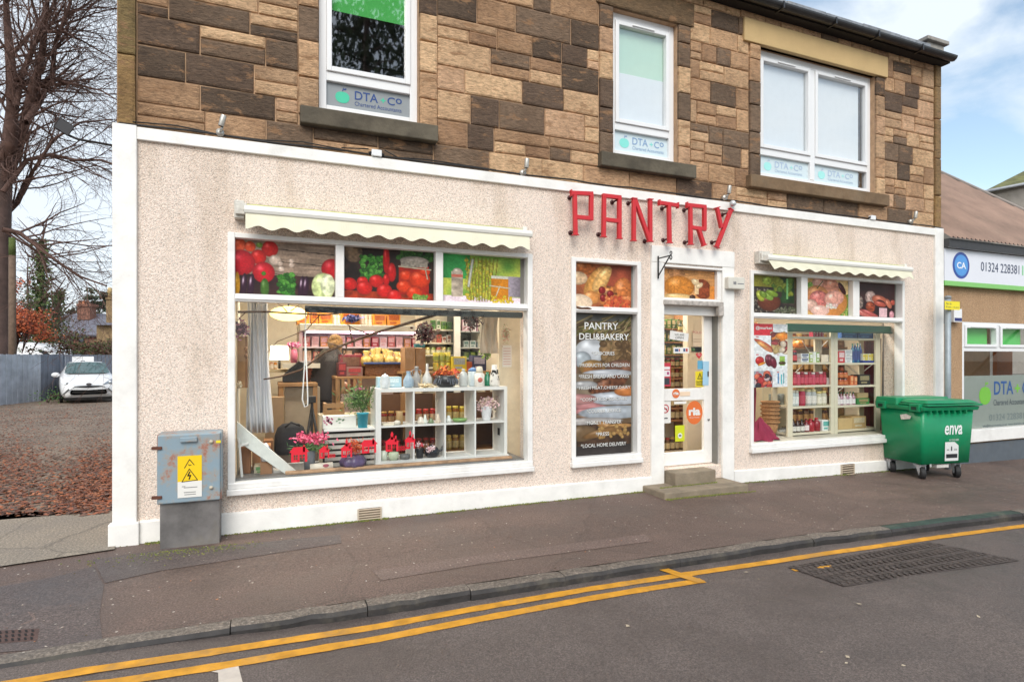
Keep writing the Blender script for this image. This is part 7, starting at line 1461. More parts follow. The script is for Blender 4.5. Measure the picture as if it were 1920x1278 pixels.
def hs(label, px, py, w_, hh, k, tower=False, fence_=False):
    Y = .050; P = lambda a, b: (fx(px + a * w_, Y), Y, fz(px, py - b * hh, Y)); mb = MB()
    def R(a0, b0, a1, b1): mb.poly([P(a0, b0), P(a1, b0), P(a1, b1), P(a0, b1)], (0, .0015, 0))
    ww = .13
    R(-.42, .0, -.42 + ww, .62); R(.42 - ww, .0, .42, .62); R(-.42 + ww, .46, .42 - ww, .62); R(-.42 + ww, .0, -.05, .16); R(-.08, .0, .02, .46); R(-.42 + ww, .28, -.08, .31); R(.02, .28, .29, .31); R(.14, .16, .17, .46); R(-.2, .16, -.17, .46)
    mb.poly([P(-.52, .62), P(.52, .62), P(.3, .95), P(-.3, .95)] if k else [P(-.5, .62), P(.5, .62), P(0, 1.0)], (0, .0015, 0))
    R(.2, .62, .3, 1.05)
    if tower: R(-.08, .8, .08, 1.12); mb.poly([P(-.12, 1.12), P(.12, 1.12), P(0, 1.35)], (0, .0015, 0))
    if fence_: R(.42, .08, .95, .14); R(.42, .22, .95, .28); [R(.5 + q * .12, .0, .54 + q * .12, .34) for q in range(4)]
    tag(mb.build('house_sticker', RS), label, 'window sticker', 'red house stickers along the bottom of the big window')
hs('wide red house sticker, leftmost of the row on the big window', 561, 866, 36, 30, 1)
hs('red house sticker with fence beside the grey flower pot', 608, 859, 22, 24, 0, fence_=True)
hs('red house sticker over the pumpkin at its left', 650, 857, 24, 26, 0, tower=True)
hs('wide red house sticker over the pumpkin at its right', 692, 849, 32, 26, 1)
hs('red house sticker with tower and fence at the lower left compartment', 735, 846, 28, 28, 0, tower=True, fence_=True)
hs('red church like house sticker, rightmost of the row', 769, 841, 22, 26, 0, tower=True)
def table(nm, label, px0, px1, pyt, Y, dep, thick, mat, legs=True, cat='table'):
    xa, xb = fx(px0, Y), fx(px1, Y); zt_ = fz(px0, pyt, Y); o = thing(nm, label, cat, (xa, Y, IZ0)); mb = MB(); mb.box(xa, xb, Y, Y + dep, zt_ - thick, zt_); mb.build('top', mat, o, .004)
    if legs:
        for x in (xa + .03, xb - .03):
            for y in (Y + .03, Y + dep - .03): mb = MB(); mb.box(x - .025, x + .025, y - .025, y + .025, IZ0, zt_ - thick); mb.build('leg', mat, o)
    return o, zt_
o, zt_ = table('till_counter', 'wooden topped counter with black till screen in front of the assistant', 522, 596, 719, 1.5, .7, .04, WOOD)
mb = MB(); mb.box(fx(534, 1.56), fx(600, 1.56), 1.56, 2.1, IZ0, zt_ - .05); mb.build('cabinet', M(S(186, 170, 146, .8), .6), o)
o = thing('till_screen', 'black till screen on the wooden counter beside the assistant', 'till', (fx(560, 1.7), 1.7, zt_)); xa, xb = fx(530, 1.7), fx(571, 1.7); z2 = fz(560, 686, 1.7)
mb = MB(); mb.poly([(xa, 1.7, zt_ + .01), (xb, 1.7, zt_ + .01), (xb, 1.7, z2 + .04), (xb - .06, 1.7, z2 + .06), (xa + .08, 1.7, z2 - .03), (xa, 1.7, z2 - .12)], (0, .2, 0)); mb.build('housing', M(S(30, 31, 34), .4), o, .008)
Yp = 1.95; pxp = 611; Zf = IZ0; Xp = fx(pxp, Yp); HT = EYE + (YH - 632) * mpp(pxp, Yp) - Zf
po = thing('person', 'shop assistant seen from behind in black padded waistcoat over an orange jumper', 'person', (Xp, Yp, Zf)); s_ = HT / 1.66
def skin(nm, verts, edges, radii, mat, root=0, sub=2, sc=1):
    me = bpy.data.meshes.new(nm); me.from_pydata([tuple(v) for v in verts], edges, []); ob = bpy.data.objects.new(nm, me); COL.objects.link(ob)
    ob.modifiers.new('skin', 'SKIN'); sv = me.skin_vertices[0].data
    for i, r in enumerate(radii): sv[i].radius = r if isinstance(r, tuple) else (r, r)
    for i in range(len(verts)): sv[i].use_root = (i == root)
    b = ob.modifiers.new('sub', 'SUBSURF'); b.levels = b.render_levels = sub
    bpy.context.view_layer.update(); ev = ob.evaluated_get(bpy.context.evaluated_depsgraph_get()); m2 = bpy.data.meshes.new_from_object(ev); ob.modifiers.clear(); ob.data = m2; m2.materials.clear(); m2.materials.append(mat)
    for p in m2.polygons: p.use_smooth = True
    return ob
def B(x, y, z): q = .45; return Vector((Xp + s_ * (x * math.cos(q) + y * math.sin(q) + .12 * max(0, z - .95)), Yp + s_ * (-x * math.sin(q) + y * math.cos(q)), Zf + s_ * z))
V = [B(0, 0, .92), B(0, 0, 1.08), B(0, .02, 1.24), B(0, .05, 1.36), B(0, .08, 1.44), B(0, .10, 1.50), B(0, .12, 1.57), B(0, .13, 1.63),
     B(-.10, 0, .84), B(-.10, .01, .48), B(-.10, -.02, .09), B(-.10, .10, .03), B(.10, 0, .84), B(.10, .01, .48), B(.10, -.02, .09), B(.10, .10, .03),
     B(-.20, .04, 1.34), B(-.30, .02, 1.08), B(-.22, .22, .98), B(-.10, .33, 1.0), B(.20, .04, 1.34), B(.34, .03, 1.09), B(.24, .22, .99), B(.14, .34, 1.02)]
E_ = [(0, 1), (1, 2), (2, 3), (3, 4), (4, 5), (5, 6), (6, 7), (0, 8), (8, 9), (9, 10), (10, 11), (0, 12), (12, 13), (13, 14), (14, 15), (3, 16), (16, 17), (17, 18), (18, 19), (3, 20), (20, 21), (21, 22), (22, 23)]
Rr = [.12, .11, .12, .10, .055, .07, .09, .075, .105, .065, .045, .035, .105, .065, .045, .035, .075, .055, .042, .03, .075, .055, .042, .03]
bd_ = skin('body', V, E_, [r * s_ for r in Rr], cm((222, 128, 96), .8)); bd_.parent = po; bd_.location = -WL[po.name]; WL[bd_.name] = Vector((0, 0, 0))
m2 = bd_.data; m2.materials.append(cm((206, 160, 130), .5)); m2.materials.append(cm((96, 90, 88), .8))
for p in m2.polygons:
    z = (p.center.z - Zf) / s_; dx = math.hypot(p.center.x - Xp, p.center.y - Yp) / s_
    if z > 1.42: p.material_index = 1
    elif z < .9: p.material_index = 2
    elif dx > .33 and z < 1.03: p.material_index = 1
mb = MB(); prof = []; n = 16
for k in range(15):
    t = k / 14; z = .84 + .66 * t; r = (.178 - .0 * t + .012 * math.sin(t * PI)) * (1 if t < .84 else 1 - (t - .84) * 3.4); prof.append((r + .008, z - .0001)); prof.append((r - .006, z + .018))
mb.lathe([(a * s_, b * s_) for a, b in prof], (0, 0, 0), 24, sx=1.1, sy=.86); mb.v = [(Xp + a * math.cos(.45) + b * math.sin(.45) + .12 * s_ * max(0, c / s_ - .95), Yp - a * math.sin(.45) + b * math.cos(.45) + .03, Zf + c) for a, b, c in mb.v]; mb.build('padded_waistcoat', M(S(42, 36, 36), .6, var=.2), po)
hd = B(0, .12, 1.57); mb = MB(); mb.ball((hd.x, hd.y - .015, hd.z + .02), .098 * s_, .105 * s_, .118 * s_, 16); mb.ball((hd.x - .02, hd.y - .08, hd.z + .085), .045, .045, .04, 10); mb.build('hair', M(S(176, 136, 84, .85), .7, var=.6, vs=30, bump=.8, bs=80), po)
mb = MB(); f_ = Vector((math.sin(.75), math.cos(.75), 0)); rt = Vector((f_.y, -f_.x, 0)); hc = Vector((hd.x, hd.y, hd.z)) + f_ * .02; mb.ball(tuple(hc), .085 * s_, .1 * s_, .11 * s_, 16)
mb.tube([hc + f_ * .085, hc + f_ * .125 + Vector((0, 0, -.02)), hc + f_ * .09 + Vector((0, 0, -.035))], [.008, .014, .008], 6); fc = mb.build('face', cm((214, 168, 138), .5), po)
for s in (1, -1): mb = MB(); mb.ball(tuple(hc + f_ * .082 + rt * .033 * s + Vector((0, 0, .012))), .011, .011, .008, 8); mb.build('eye', cm((50, 44, 40), .2), po); mb = MB(); mb.ball(tuple(hc + rt * .085 * s - f_ * .005), .012, .02, .03, 8); mb.build('ear', cm((214, 160, 130)), po)
mb = MB(); mb.tube([hc + f_ * .09 + rt * -.022 + Vector((0, 0, -.06)), hc + f_ * .094 + Vector((0, 0, -.06)), hc + f_ * .09 + rt * .022 + Vector((0, 0, -.06))], .006, 6); mb.build('mouth', cm((170, 90, 84)), po)
for s, wr, el in ((-1, B(-.10, .33, 1.0), B(-.16, .22, .98)), (1, B(.14, .34, 1.02), B(.20, .22, .99))):
    fwd = (wr - el).normalized(); sd = fwd.cross(Vector((0, 0, 1))).normalized(); mb = MB()
    mb.tube([wr, wr + fwd * .05, wr + fwd * .09], [.026, .034, .03], 8)
    for k in range(4): b0 = wr + fwd * .085 + sd * (-.027 + .018 * k); l_ = (.062, .072, .068, .052)[k]; mb.tube([b0, b0 + fwd * l_ * .5 + Vector((0, 0, -.006)), b0 + fwd * l_ + Vector((0, 0, -.025))], [.009, .008, .006], 6)
    b0 = wr + fwd * .03 - sd * s * -.028; mb.tube([b0, b0 + fwd * .03 + sd * s * .02, b0 + fwd * .055 + sd * s * .024 + Vector((0, 0, -.01))], [.011, .009, .007], 6); mb.build('hand', cm((214, 168, 138), .5), po)
o, zr_ = table('crate_rack', 'rough wooden crate rack carrying the bread basket and red boxes', 629, 760, 706, 1.35, .5, .03, WOOD, True, 'rack')
mb = MB(); za = fz(640, 735, 1.35); mb.box(fx(629, 1.36), fx(760, 1.36), 1.37, 1.8, za - .02, za); mb.build('shelf', WOOD, o)
for k in range(5): x = fx(629 + k * 11, 1.35); mb = MB(); mb.box(x, x + .035, 1.34, 1.349, za, zr_ - .03); mb.build('slat', WOOD, o)
for px0, px1, h_, c_, lb in ((634, 650, 26, (110, 40, 48), 'dark red box at the left end of the crate rack'), (650, 680, 17, (150, 110, 100), 'brown printed box behind the turquoise pot plant')): carton('red_box', fx(px0, 1.4), fx(px1, 1.4), 1.4, .2, zr_ + .001, zr_ + h_ * mpp(650, 1.4), c_, lb, 'box', (190, 60, 60))
carton('red_box', fx(640, 1.5), fx(682, 1.5), 1.62, .2, zr_ + .001, zr_ + 40 * mpp(650, 1.6), (140, 30, 50), 'tall dark red box with brown discs beside the assistant', 'box', (120, 80, 60))
o = thing('wicker_basket', 'brown wicker basket with blue rim full of bagged pasta', 'basket', (fx(718, 1.45), 1.45, zr_)); xa, xb = fx(682, 1.4), fx(757, 1.4); bh_ = 22 * mpp(718, 1.4)
mb = MB(); mb.box(xa + .02, xb - .02, 1.4, 1.75, zr_ + .001, zr_ + bh_); mb.build('body', M(S(130, 84, 52, .8), .8, var=.4, vs=60, bump=1, bs=60), o, .01); mb = MB(); mb.box(xa, xb, 1.385, 1.77, zr_ + bh_, zr_ + bh_ + .025); mb.build('rim', cm((70, 90, 150)), o, .006)
for k in range(7):
    px = 687 + k * 11 + (k % 2) * 2; Y = 1.48 + .12 * (k % 2); X = fx(px, Y); o = thing('pasta_bag', 'clear bag of yellow pasta standing in the basket, %s from the left' % ORD[k], 'bag', (X, Y, zr_ + bh_), 'bags of pasta in the wicker basket')
    mb = MB(); h = (34 - 8 * abs(k - 2) / 3) * mpp(px, Y); mb.lathe([(.055, .0), (.07, h * .3), (.06, h * .55), (.022, h * .72), (.045, h * .95), (.03, h)], (X, Y, zr_ + bh_ - .02), 12, wob=.15, lobes=5); mb.build('bag', M(S(226, 192, 110, .85), .25, var=.4, vs=40, bump=.6, bs=60), o)
o = thing('tripod', 'black camera tripod standing among the goods below the cord loop', 'tripod', (fx(584, .95), .95, IZ0)); Xt = fx(585, .95); zt_ = fz(585, 763, .95)
for dx, dy in ((-.11, .0), (.12, .02), (0, .14)): mb = MB(); mb.tube([(Xt, .95, zt_), (Xt + dx * 1.2, .95 + dy, IZ0)], [.017, .012], 6); mb.build('leg', BLK, o)
mb = MB(); mb.tube([(Xt, .95, zt_ - .1), (Xt, .95, zt_ + .05)], .016, 8); mb.box(Xt - .05, Xt + .04, .91, 1.0, zt_ + .05, zt_ + .12); mb.tube([(Xt, .95, zt_ + .06), (Xt - .09, .87, zt_ + .02)], .008, 6); mb.build('head', BLK, o, .004)
X = fx(545, .85); zb_ = fz(545, 850, .85); o = thing('black_bag', 'bulky black holdall standing behind the pink flowers', 'bag', (X, .85, zb_)); mb = MB(); mb.sm = True; a_ = 29 * mpp(545, .85); h = 58 * mpp(545, .85)
mb.lathe([(a_ * .9, 0), (a_, h * .15), (a_ * .97, h * .6), (a_ * .8, h * .85), (a_ * .5, h * .97), (.001, h)], (X, .85, zb_), 20, sy=.55); mb.build('body', M(S(34, 34, 38), .8, bump=.4), o); mb = MB(); mb.tube([(X - .06, .72, zb_ + h * .9), (X, .70, zb_ + h * 1.06), (X + .09, .72, zb_ + h * .93)], .012, 6); mb.build('handle', BLK, o)
mb = MB(); mb.box(X - .35, X + .4, .77, 1.2, IZ0, zb_ - .002); tag(mb.build('low_stand', M(S(96, 80, 66, .8), .7)), 'low brown stand under the black holdall', 'stand')
o = thing('small_crate', 'small open wooden crate behind the floral box', 'crate', (fx(610, .7), .7, stp)); xa, xb = fx(608, .66), fx(646, .66); za, zb = fz(620, 777, .66), fz(620, 756, .66)
for k in range(2): mb = MB(); mb.box(xa, xb, .66, .67, za + k * .07, za + .05 + k * .07); mb.build('slat', WOOD, o)
for x in (xa, xb - .03): mb = MB(); mb.box(x, x + .03, .671, .85, za, zb); mb.build('end', WOOD, o)
mb = MB(); mb.box(xa - .05, xb + .3, .66, .9, IZ0, za - .002); tag(mb.build('crate_stand', M(S(200, 186, 160, .8), .7)), 'plain cream box carrying the small open crate', 'stand')
o, zg_ = table('goods_table', 'low wooden table of cartons and tins behind the cube unit', 755, 940, 697, 1.05, .45, .03, WOOD)
carton('brown_carton', fx(759, 1.1), fx(779, 1.1), 1.1, .25, zg_ + .001, fz(765, 651, 1.1), (176, 126, 80), 'left of two tall plain brown cartons behind the grey bottle', 'box'); carton('brown_carton', fx(780, 1.1), fx(798, 1.1), 1.1, .25, zg_ + .001, fz(765, 652, 1.1), (166, 116, 72), 'right of two tall plain brown cartons behind the frosted bottle', 'box')
carton('teal_packet', fx(779, 1.12), fx(797, 1.12), 1.12, .1, fz(765, 651, 1.1) + .002, fz(765, 644, 1.1), (30, 120, 130), 'teal packet lying on top of the tall brown carton', 'packet')
row('can', 'yellow_tin', 'tin', 813, 846, 3, 0, 17, 1.15, [(214, 196, 60), (200, 190, 80)], [(200, 200, 190)], (226, 210, 90), 'green and yellow tin', 'of the lower tier behind the autumn bowl', 'yellow tins behind the cube unit', zb=zg_ + .001, wf=.48)
row('can', 'yellow_tin', 'tin', 813, 846, 3, 0, 17, 1.15, [(224, 206, 70), (190, 180, 60)], [(210, 206, 180)], (160, 170, 60), 'yellow lidded tin', 'of the upper tier behind the autumn bowl', 'yellow tins behind the cube unit', zb=zg_ + 18.5 * mpp(830, 1.15), wf=.48)
carton('yellow_bag', fx(848, 1.1), fx(875, 1.1), 1.1, .12, zg_ + .001, fz(860, 668, 1.1), (236, 206, 40), 'yellow and grey packet behind the embossed bottle', 'packet', (170, 176, 180)); carton('navy_box', fx(886, 1.1), fx(912, 1.1), 1.1, .15, zg_ + .001, fz(890, 666, 1.1), (40, 46, 96), 'navy blue box with pale label behind the rose jar', 'box', (180, 170, 200))
carton('orange_packet', fx(875, 1.12), fx(886, 1.12), 1.12, .1, zg_ + .001, fz(880, 678, 1.1), (206, 96, 50), 'small orange packet between the yellow packet and navy box', 'packet')
tag(tuft('n', 912, 660, .9, 26, 20, 140, [(120, 160, 60), (160, 190, 90), (90, 130, 50)], '', '', .03, seed=26).build('green_leaves', MA('leaf', .7)), 'sprig of bright green leaves right of the navy box', 'leaves')
o = thing('low_rack', 'low wooden rack of jars visible through the open back of the cube unit', 'rack', (fx(715, .95), .95, IZ0)); ra, rb = fx(700, .95), fx(945, .95)
zz1, zz2 = fz(780, 792, .95), fz(780, 848, .95)
for z in (zz1, zz2): mb = MB(); mb.box(ra, rb, .95, 1.3, z - .025, z); mb.build('shelf', WOOD, o)
for k in range(5): x = ra + (rb - ra) * k / 4; mb = MB(); mb.box(x - .02, x + .02, .955, 1.29, IZ0, zz1 + .32); mb.build('post', WOOD, o)
mb = MB(); mb.box(ra, rb, 1.3, 1.31, IZ0, zz1 + .32); mb.build('back', M(S(120, 84, 56, .8), .7), o)
row('jar', 'preserve_jar', 'jar', 714, 768, 4, 0, 22, 1.0, [(150, 30, 24), (120, 40, 20)], [(200, 150, 60)], (200, 160, 110), 'dark red preserve jar', 'on the low rack behind the first compartments', 'preserve jars on the low rack', zb=zz1 + .001)
row('jar', 'preserve_jar', 'jar', 780, 832, 4, 0, 24, 1.0, [(176, 40, 24), (160, 60, 30)], [(214, 60, 50)], (226, 190, 150), 'red preserve jar', 'on the low rack behind the second compartments', 'preserve jars on the low rack', zb=zz1 + .001)
row('jar', 'preserve_jar', 'jar', 836, 888, 4, 0, 26, 1.0, [(196, 150, 40), (150, 90, 30)], [(226, 200, 60)], (226, 206, 130), 'amber preserve jar', 'on the low rack behind the third compartments', 'preserve jars on the low rack', zb=zz1 + .001)
row('jar', 'preserve_jar', 'jar', 714, 768, 4, 0, 24, 1.0, [(130, 24, 30), (90, 30, 30)], [(180, 40, 40)], (180, 120, 90), 'maroon preserve jar', 'on the lower rack shelf behind the house stickers', 'preserve jars on the low rack', zb=zz2 + .001)
row('jar', 'preserve_jar', 'jar', 780, 832, 4, 0, 24, 1.0, [(150, 40, 30), (120, 60, 30)], [(200, 60, 50)], (214, 150, 110), 'rust red preserve jar', 'on the lower rack shelf behind the teapot', 'preserve jars on the low rack', zb=zz2 + .001)
row('jar', 'preserve_jar', 'jar', 836, 888, 4, 0, 26, 1.0, [(210, 176, 80), (170, 120, 50)], [(226, 190, 90)], (226, 200, 130), 'honey coloured jar', 'on the lower rack shelf behind the empty compartment', 'preserve jars on the low rack', zb=zz2 + .001)
def wallrack(nm, label, px0, px1, pys, Y, dep, mat, post=True):
    xa, xb = fx(px0, Y), fx(px1, Y); o = thing(nm, label, 'shelf unit', (xa, Y, IZ0)); zs_ = [fz((px0 + px1) / 2, p, Y) for p in pys]
    for z in zs_: mb = MB(); mb.box(xa, xb, Y, Y + dep, z - .022, z); mb.build('shelf', mat, o)
    for x in (xa - .03, xb): mb = MB(); mb.box(x, x + .03, Y - .002, Y + dep, IZ0, zs_[0] + .4); mb.build('side', mat, o)
    mb = MB(); mb.box(xa, xb, Y + dep, Y + dep + .01, IZ0, zs_[0] + .4); mb.build('back', ROOM, o); return o, zs_
o, zs_ = wallrack('wall_shelves', 'cream wall shelving with green packets and tins behind the cube unit', 792, 858, [617, 642, 664, 688], 2.3, .3, CREAM)
row('box', 'green_packet', 'packet', 808, 856, 5, 0, 17, 2.35, [(90, 150, 60), (220, 226, 200), (120, 170, 70), (70, 130, 60)], None, (60, 110, 50), 'green tea packet', 'on the top wall shelf', 'green packets on the wall shelves', zb=zs_[0] + .001)
row('box', 'small_carton', 'packet', 800, 856, 6, 0, 14, 2.35, [(226, 214, 200), (180, 140, 110), (200, 60, 50), (226, 220, 210)], None, (150, 90, 70), 'small printed carton', 'on the second wall shelf', 'small cartons on the wall shelves', zb=zs_[1] + .001)
row('can', 'food_tin', 'tin', 798, 858, 6, 0, 14, 2.35, [(200, 180, 90), (150, 170, 80), (190, 90, 60)], [(200, 200, 196)], (226, 220, 180), 'food tin', 'on the third wall shelf', 'food tins on the wall shelves', zb=zs_[2] + .001)
o = thing('drinks_fridge', 'tall dark fridge with white frame and lit shelves behind the cube unit', 'fridge', (fx(860, 2.1), 2.1, IZ0)); xa, xb = fx(857, 2.1), fx(938, 2.1); zf_ = fz(880, 572, 2.1)
mb = MB(); mb.box(xa, xb, 2.55, 2.6, IZ0, zf_); mb.box(xa, xa + .04, 2.14, 2.55, IZ0, zf_); mb.box(xb - .04, xb, 2.14, 2.55, IZ0, zf_); mb.build('cabinet', M(S(56, 60, 62), .5), o); mb = MB(); mb.box(xa - .04, xa + .05, 2.1, 2.14, IZ0, zf_); mb.build('door_frame', WP, o)
fzs = [fz(890, p, 2.2) for p in (621, 651, 671)]
for z in fzs: mb = MB(); mb.box(xa + .04, xb - .04, 2.15, 2.55, z - .015, z); mb.build('shelf', M(S(170, 176, 176), .3), o)
row('box', 'pink_packet', 'packet', 866, 936, 5, 0, 26, 2.25, [(220, 170, 190), (236, 220, 226), (200, 130, 160)], None, (236, 230, 234), 'pink and white packet', 'on the top fridge shelf', 'pink packets in the dark fridge', zb=fzs[0] + .001)
row('box', 'grey_tub', 'tub', 868, 930, 5, 0, 12, 2.25, [(180, 190, 190), (206, 212, 210), (120, 140, 146)], None, (80, 120, 120), 'pale tub', 'on the middle fridge shelf', 'pale tubs in the dark fridge', zb=fzs[1] + .001)
row('box', 'green_bag', 'packet', 868, 930, 5, 0, 14, 2.25, [(90, 140, 60), (60, 110, 50)], None, (150, 180, 90), 'green salad bag', 'on the lower fridge shelf', 'green bags in the dark fridge', zb=fzs[2] + .001)
o = thing('chiller_cabinet', 'open white chiller with pinkish lit shelves along the back wall', 'chiller', (fx(650, 3.6), 3.6, IZ0)); xa, xb = fx(560, 3.6), fx(792, 3.6); zt_ = fz(640, 610, 3.6); zlo = fz(640, 622, 3.6)
mb = MB(); mb.box(xa, xb, 3.3, 4.2, zlo, zt_); mb.build('canopy', WP, o, .01); mb = MB(); mb.box(xa, xb, 4.15, 4.2, IZ0, zlo); mb.box(xa, xa + .05, 3.5, 4.15, IZ0, zlo); mb.build('cabinet', M(S(214, 196, 200, .85), .5), o); mb = MB(); mb.box(xa + .1, xb - .1, 3.34, 3.38, zlo - .03, zlo - .004); mb.build('light_strip', M((1, .62, .78), .5, var=0, emit=5), o)
czs = [fz(640, p, 3.7) for p in (650, 676, 700)]
for z in czs: mb = MB(); mb.box(xa + .05, xb, 3.65, 4.15, z - .02, z); mb.build('shelf', WP, o)
row('box', 'chilled_packet', 'packet', 566, 786, 14, 0, 20, 3.75, [(214, 120, 110), (240, 214, 206), (226, 160, 90), (190, 60, 70), (236, 226, 220)], None, (240, 200, 190), 'chilled packet', 'on the top chiller shelf', 'packets in the open chiller', zb=czs[0] + .001, wf=.44)
row('box', 'chilled_packet', 'packet', 566, 786, 12, 0, 18, 3.75, [(236, 200, 170), (200, 90, 80), (240, 230, 220), (206, 150, 80)], None, (226, 180, 150), 'chilled tub', 'on the second chiller shelf', 'packets in the open chiller', zb=czs[1] + .001, wf=.44)
for k, (p0, p1) in enumerate(((557, 580), (584, 596), (598, 623), (640, 675), (700, 724), (726, 751))):
    Y = 3.45; carton('cheese_box', fx(p0, Y), fx(p1, Y), Y, .3, zt_ + .001, zt_ + (22 + 2 * (k % 2)) * mpp(640, Y), (240, 150, 30), 'orange cheese box with holes pattern on the chiller top, %s from the left' % ORD[k], 'box', (200, 90, 20), 'orange cheese boxes on top of the chiller')
row('can', 'glass_tub', 'jar', 624, 640, 2, 0, 18, 3.5, [(214, 196, 170)], [(190, 160, 110)], (236, 226, 206), 'pale lidded tub', 'between the cheese boxes', 'lidded tubs on top of the chiller', zb=zt_ + .001)
row('can', 'glass_tub', 'jar', 676, 699, 3, 0, 20, 3.5, [(206, 186, 160)], [(170, 140, 100)], (236, 226, 206), 'cream lidded tub', 'right of the long cheese box', 'lidded tubs on top of the chiller', zb=zt_ + .001)
tag(tuft('n', 661, 597, 3.42, 30, 10, 120, [(60, 70, 120), (100, 100, 150)], '', '', .05, seed=27).build('blue_trim', MA('leaf', .7)), 'cluster of blue packets inside the long orange box', 'packets')
X, Z = FP(541, 588, 2.5); o = thing('pendant_lamp', 'glowing yellow round paper pendant lamp at the top of the big window', 'lamp', (X, 2.5, Z)); mb = MB(); a_ = 33 * mpp(541, 2.5); mb.ball((X, 2.5, Z), a_, a_, a_ * .42, 20); mb.build('shade', M((1, .72, .22), .6, var=.1, emit=1.6), o); mb = MB(); mb.tube([(X, 2.5, Z + a_ * .4), (X, 2.5, 2.95)], .008, 5); mb.build('cord', BLK, o)
o, zc_ = table('sweet_stand', 'pale stand with sweets and a lit lamp at the back left', 497, 545, 692, 2.0, .4, .04, M(S(206, 186, 150, .8), .6))
row('jar', 'sweet_jar', 'jar', 498, 520, 3, 0, 13, 2.05, [(226, 150, 60), (236, 206, 180)], [(206, 120, 50)], (240, 226, 206), 'small sweet jar', 'on the pale stand', 'sweet jars on the pale stand', zb=zc_ + .001)
vase('pink_flowers_vase', 551, 1.9, zt_ if False else fz(551, 680, 1.9), 26, [(.8, 0), (1, .6), (.7, 1)], (226, 110, 140), 'pink vase with pink flowers behind the cord loop', 'vase', wpx=14, extra=lambda o, X, Y, Z, h, w_: tuft('l', 551, 647, 1.9, 24, 10, 90, [(236, 120, 170), (240, 180, 200)], '', '', .03, seed=28).build('flowers', MA('leaf', .6), o))
mb = MB(); Xq = fx(548, 1.9); mb.box(fx(530, 1.88), fx(600, 1.88), 1.85, 2.1, fz(551, 690, 1.9), fz(551, 681, 1.9)); tag(mb.build('glass_ledge', M(S(214, 206, 190, .85), .4)), 'pale ledge behind the till carrying pink flowers', 'ledge')
X, Z = FP(524, 661, 2.2); o = thing('table_lamp', 'lit rectangular white lampshade at the back left of the shop', 'lamp', (X, 2.2, zc_)); mb = MB(); a_ = 17 * mpp(524, 2.2); mb.lathe([(a_, -.09), (a_ * .9, .09)], (X, 2.2, Z), 18); mb.build('shade', M((1, .9, .72), .6, var=0, emit=2.2), o); mb = MB(); mb.tube([(X, 2.2, zc_), (X, 2.2, Z - .08)], .015, 8); mb.build('stem', BLK, o)
mb = MB(); xa = fx(512, 1.3); mb.box(fx(497, 1.3), fx(532, 1.3), 1.3, 1.5, IZ0, fz(510, 745, 1.3)); tag(mb.build('brown_carton', cm((186, 150, 110), .7)), 'large plain brown carton stacked right of the white curtain', 'box')
o, zs_ = wallrack('door_shelves', 'tall wooden shelving packed with groceries seen through the door', 1215, 1287, [615, 640, 664, 688, 709, 727, 765, 788, 846], 1.25, .3, M(S(160, 110, 66, .8), .6, var=.2))
PAL = [[(70, 120, 50), (110, 160, 60)], [(90, 150, 60), (60, 110, 50)], [(170, 180, 60), (80, 130, 50)], [(160, 40, 30), (60, 90, 50)], [(190, 130, 60), (150, 60, 40)], [(200, 150, 70), (120, 60, 40)], [(110, 60, 40), (150, 90, 50)], [(120, 50, 30), (160, 120, 60)], [(90, 60, 40), (120, 84, 50)]]
NMS = ['highest', 'second', 'third', 'fourth', 'fifth', 'sixth', 'seventh', 'eighth', 'lowest']
for k, z in enumerate(zs_):
    kd = 'box' if k < 3 else 'jar'; hh = 17 if k < 6 else 24
    row(kd, 'grocery_' + ('packet' if kd == 'box' else 'jar'), 'packet' if kd == 'box' else 'jar', 1241, 1285, 5, 0, hh, 1.3, PAL[k], [(206, 180, 90), (170, 40, 40)], (220, 200, 150), ('green grocery packet' if k < 3 else 'brown and red jar'), 'on the %s shelf behind the door' % NMS[k], 'groceries on the shelves behind the door', zb=z + .001)
for k, (px, lb) in enumerate(((1275, 'left'), (1283, 'right'))): vessel('bottle', 'oil_bottle', fx(px, 1.2), 1.2, fz(px, 620, 1.2), .028, 17 * mpp(px, 1.2), (60, 66, 30), (30, 30, 24), (206, 190, 110), '%s of two dark olive oil bottles high behind the door glass' % lb, 'bottle')
mb = MB(); mb.box(fx(1270, 1.17), fx(1289, 1.17), 1.14, 1.25, fz(1275, 620, 1.2) - .02, fz(1275, 620, 1.2) - .001); tag(mb.build('bottle_ledge', WOOD), 'short wooden ledge holding two olive oil bottles', 'shelf')
YD_ = DY + .012
def dsign(nm, label, px0, px1, py0, py1, col, cat='sticker', rot=0, Y=None, frame=None, mat=None):
    Y = YD_ if Y is None else Y; xa, xb = fx(px0, Y), fx(px1, Y); za, zb = fz((px0 + px1) / 2, py1, Y), fz((px0 + px1) / 2, py0, Y); o = thing(nm, label, cat, ((xa + xb) / 2, Y, za)); mb = MB()
    c = ((xa + xb) / 2, (za + zb) / 2); P = []
    for x, z in ((xa, za), (xb, za), (xb, zb), (xa, zb)): dx, dz_ = x - c[0], z - c[1]; P.append((c[0] + dx * math.cos(rot) + dz_ * math.sin(rot), Y, c[1] - dx * math.sin(rot) + dz_ * math.cos(rot)))
    mb.poly(P, (0, .002, 0)); mb.build('sheet', mat or cm(col, .4, var=.03), o); return o, xa, xb, za, zb, Y
def prt(o, col, rects, xa, xb, za, zb, Y, nm='print', dy=.002):
    mb = MB()
    for a, b, c, d in rects: mb.box(xa + (xb - xa) * a, xa + (xb - xa) * b, Y - dy - .001, Y - dy, za + (zb - za) * c, za + (zb - za) * d)
    mb.build(nm, cm(col, .5, var=.05), o)
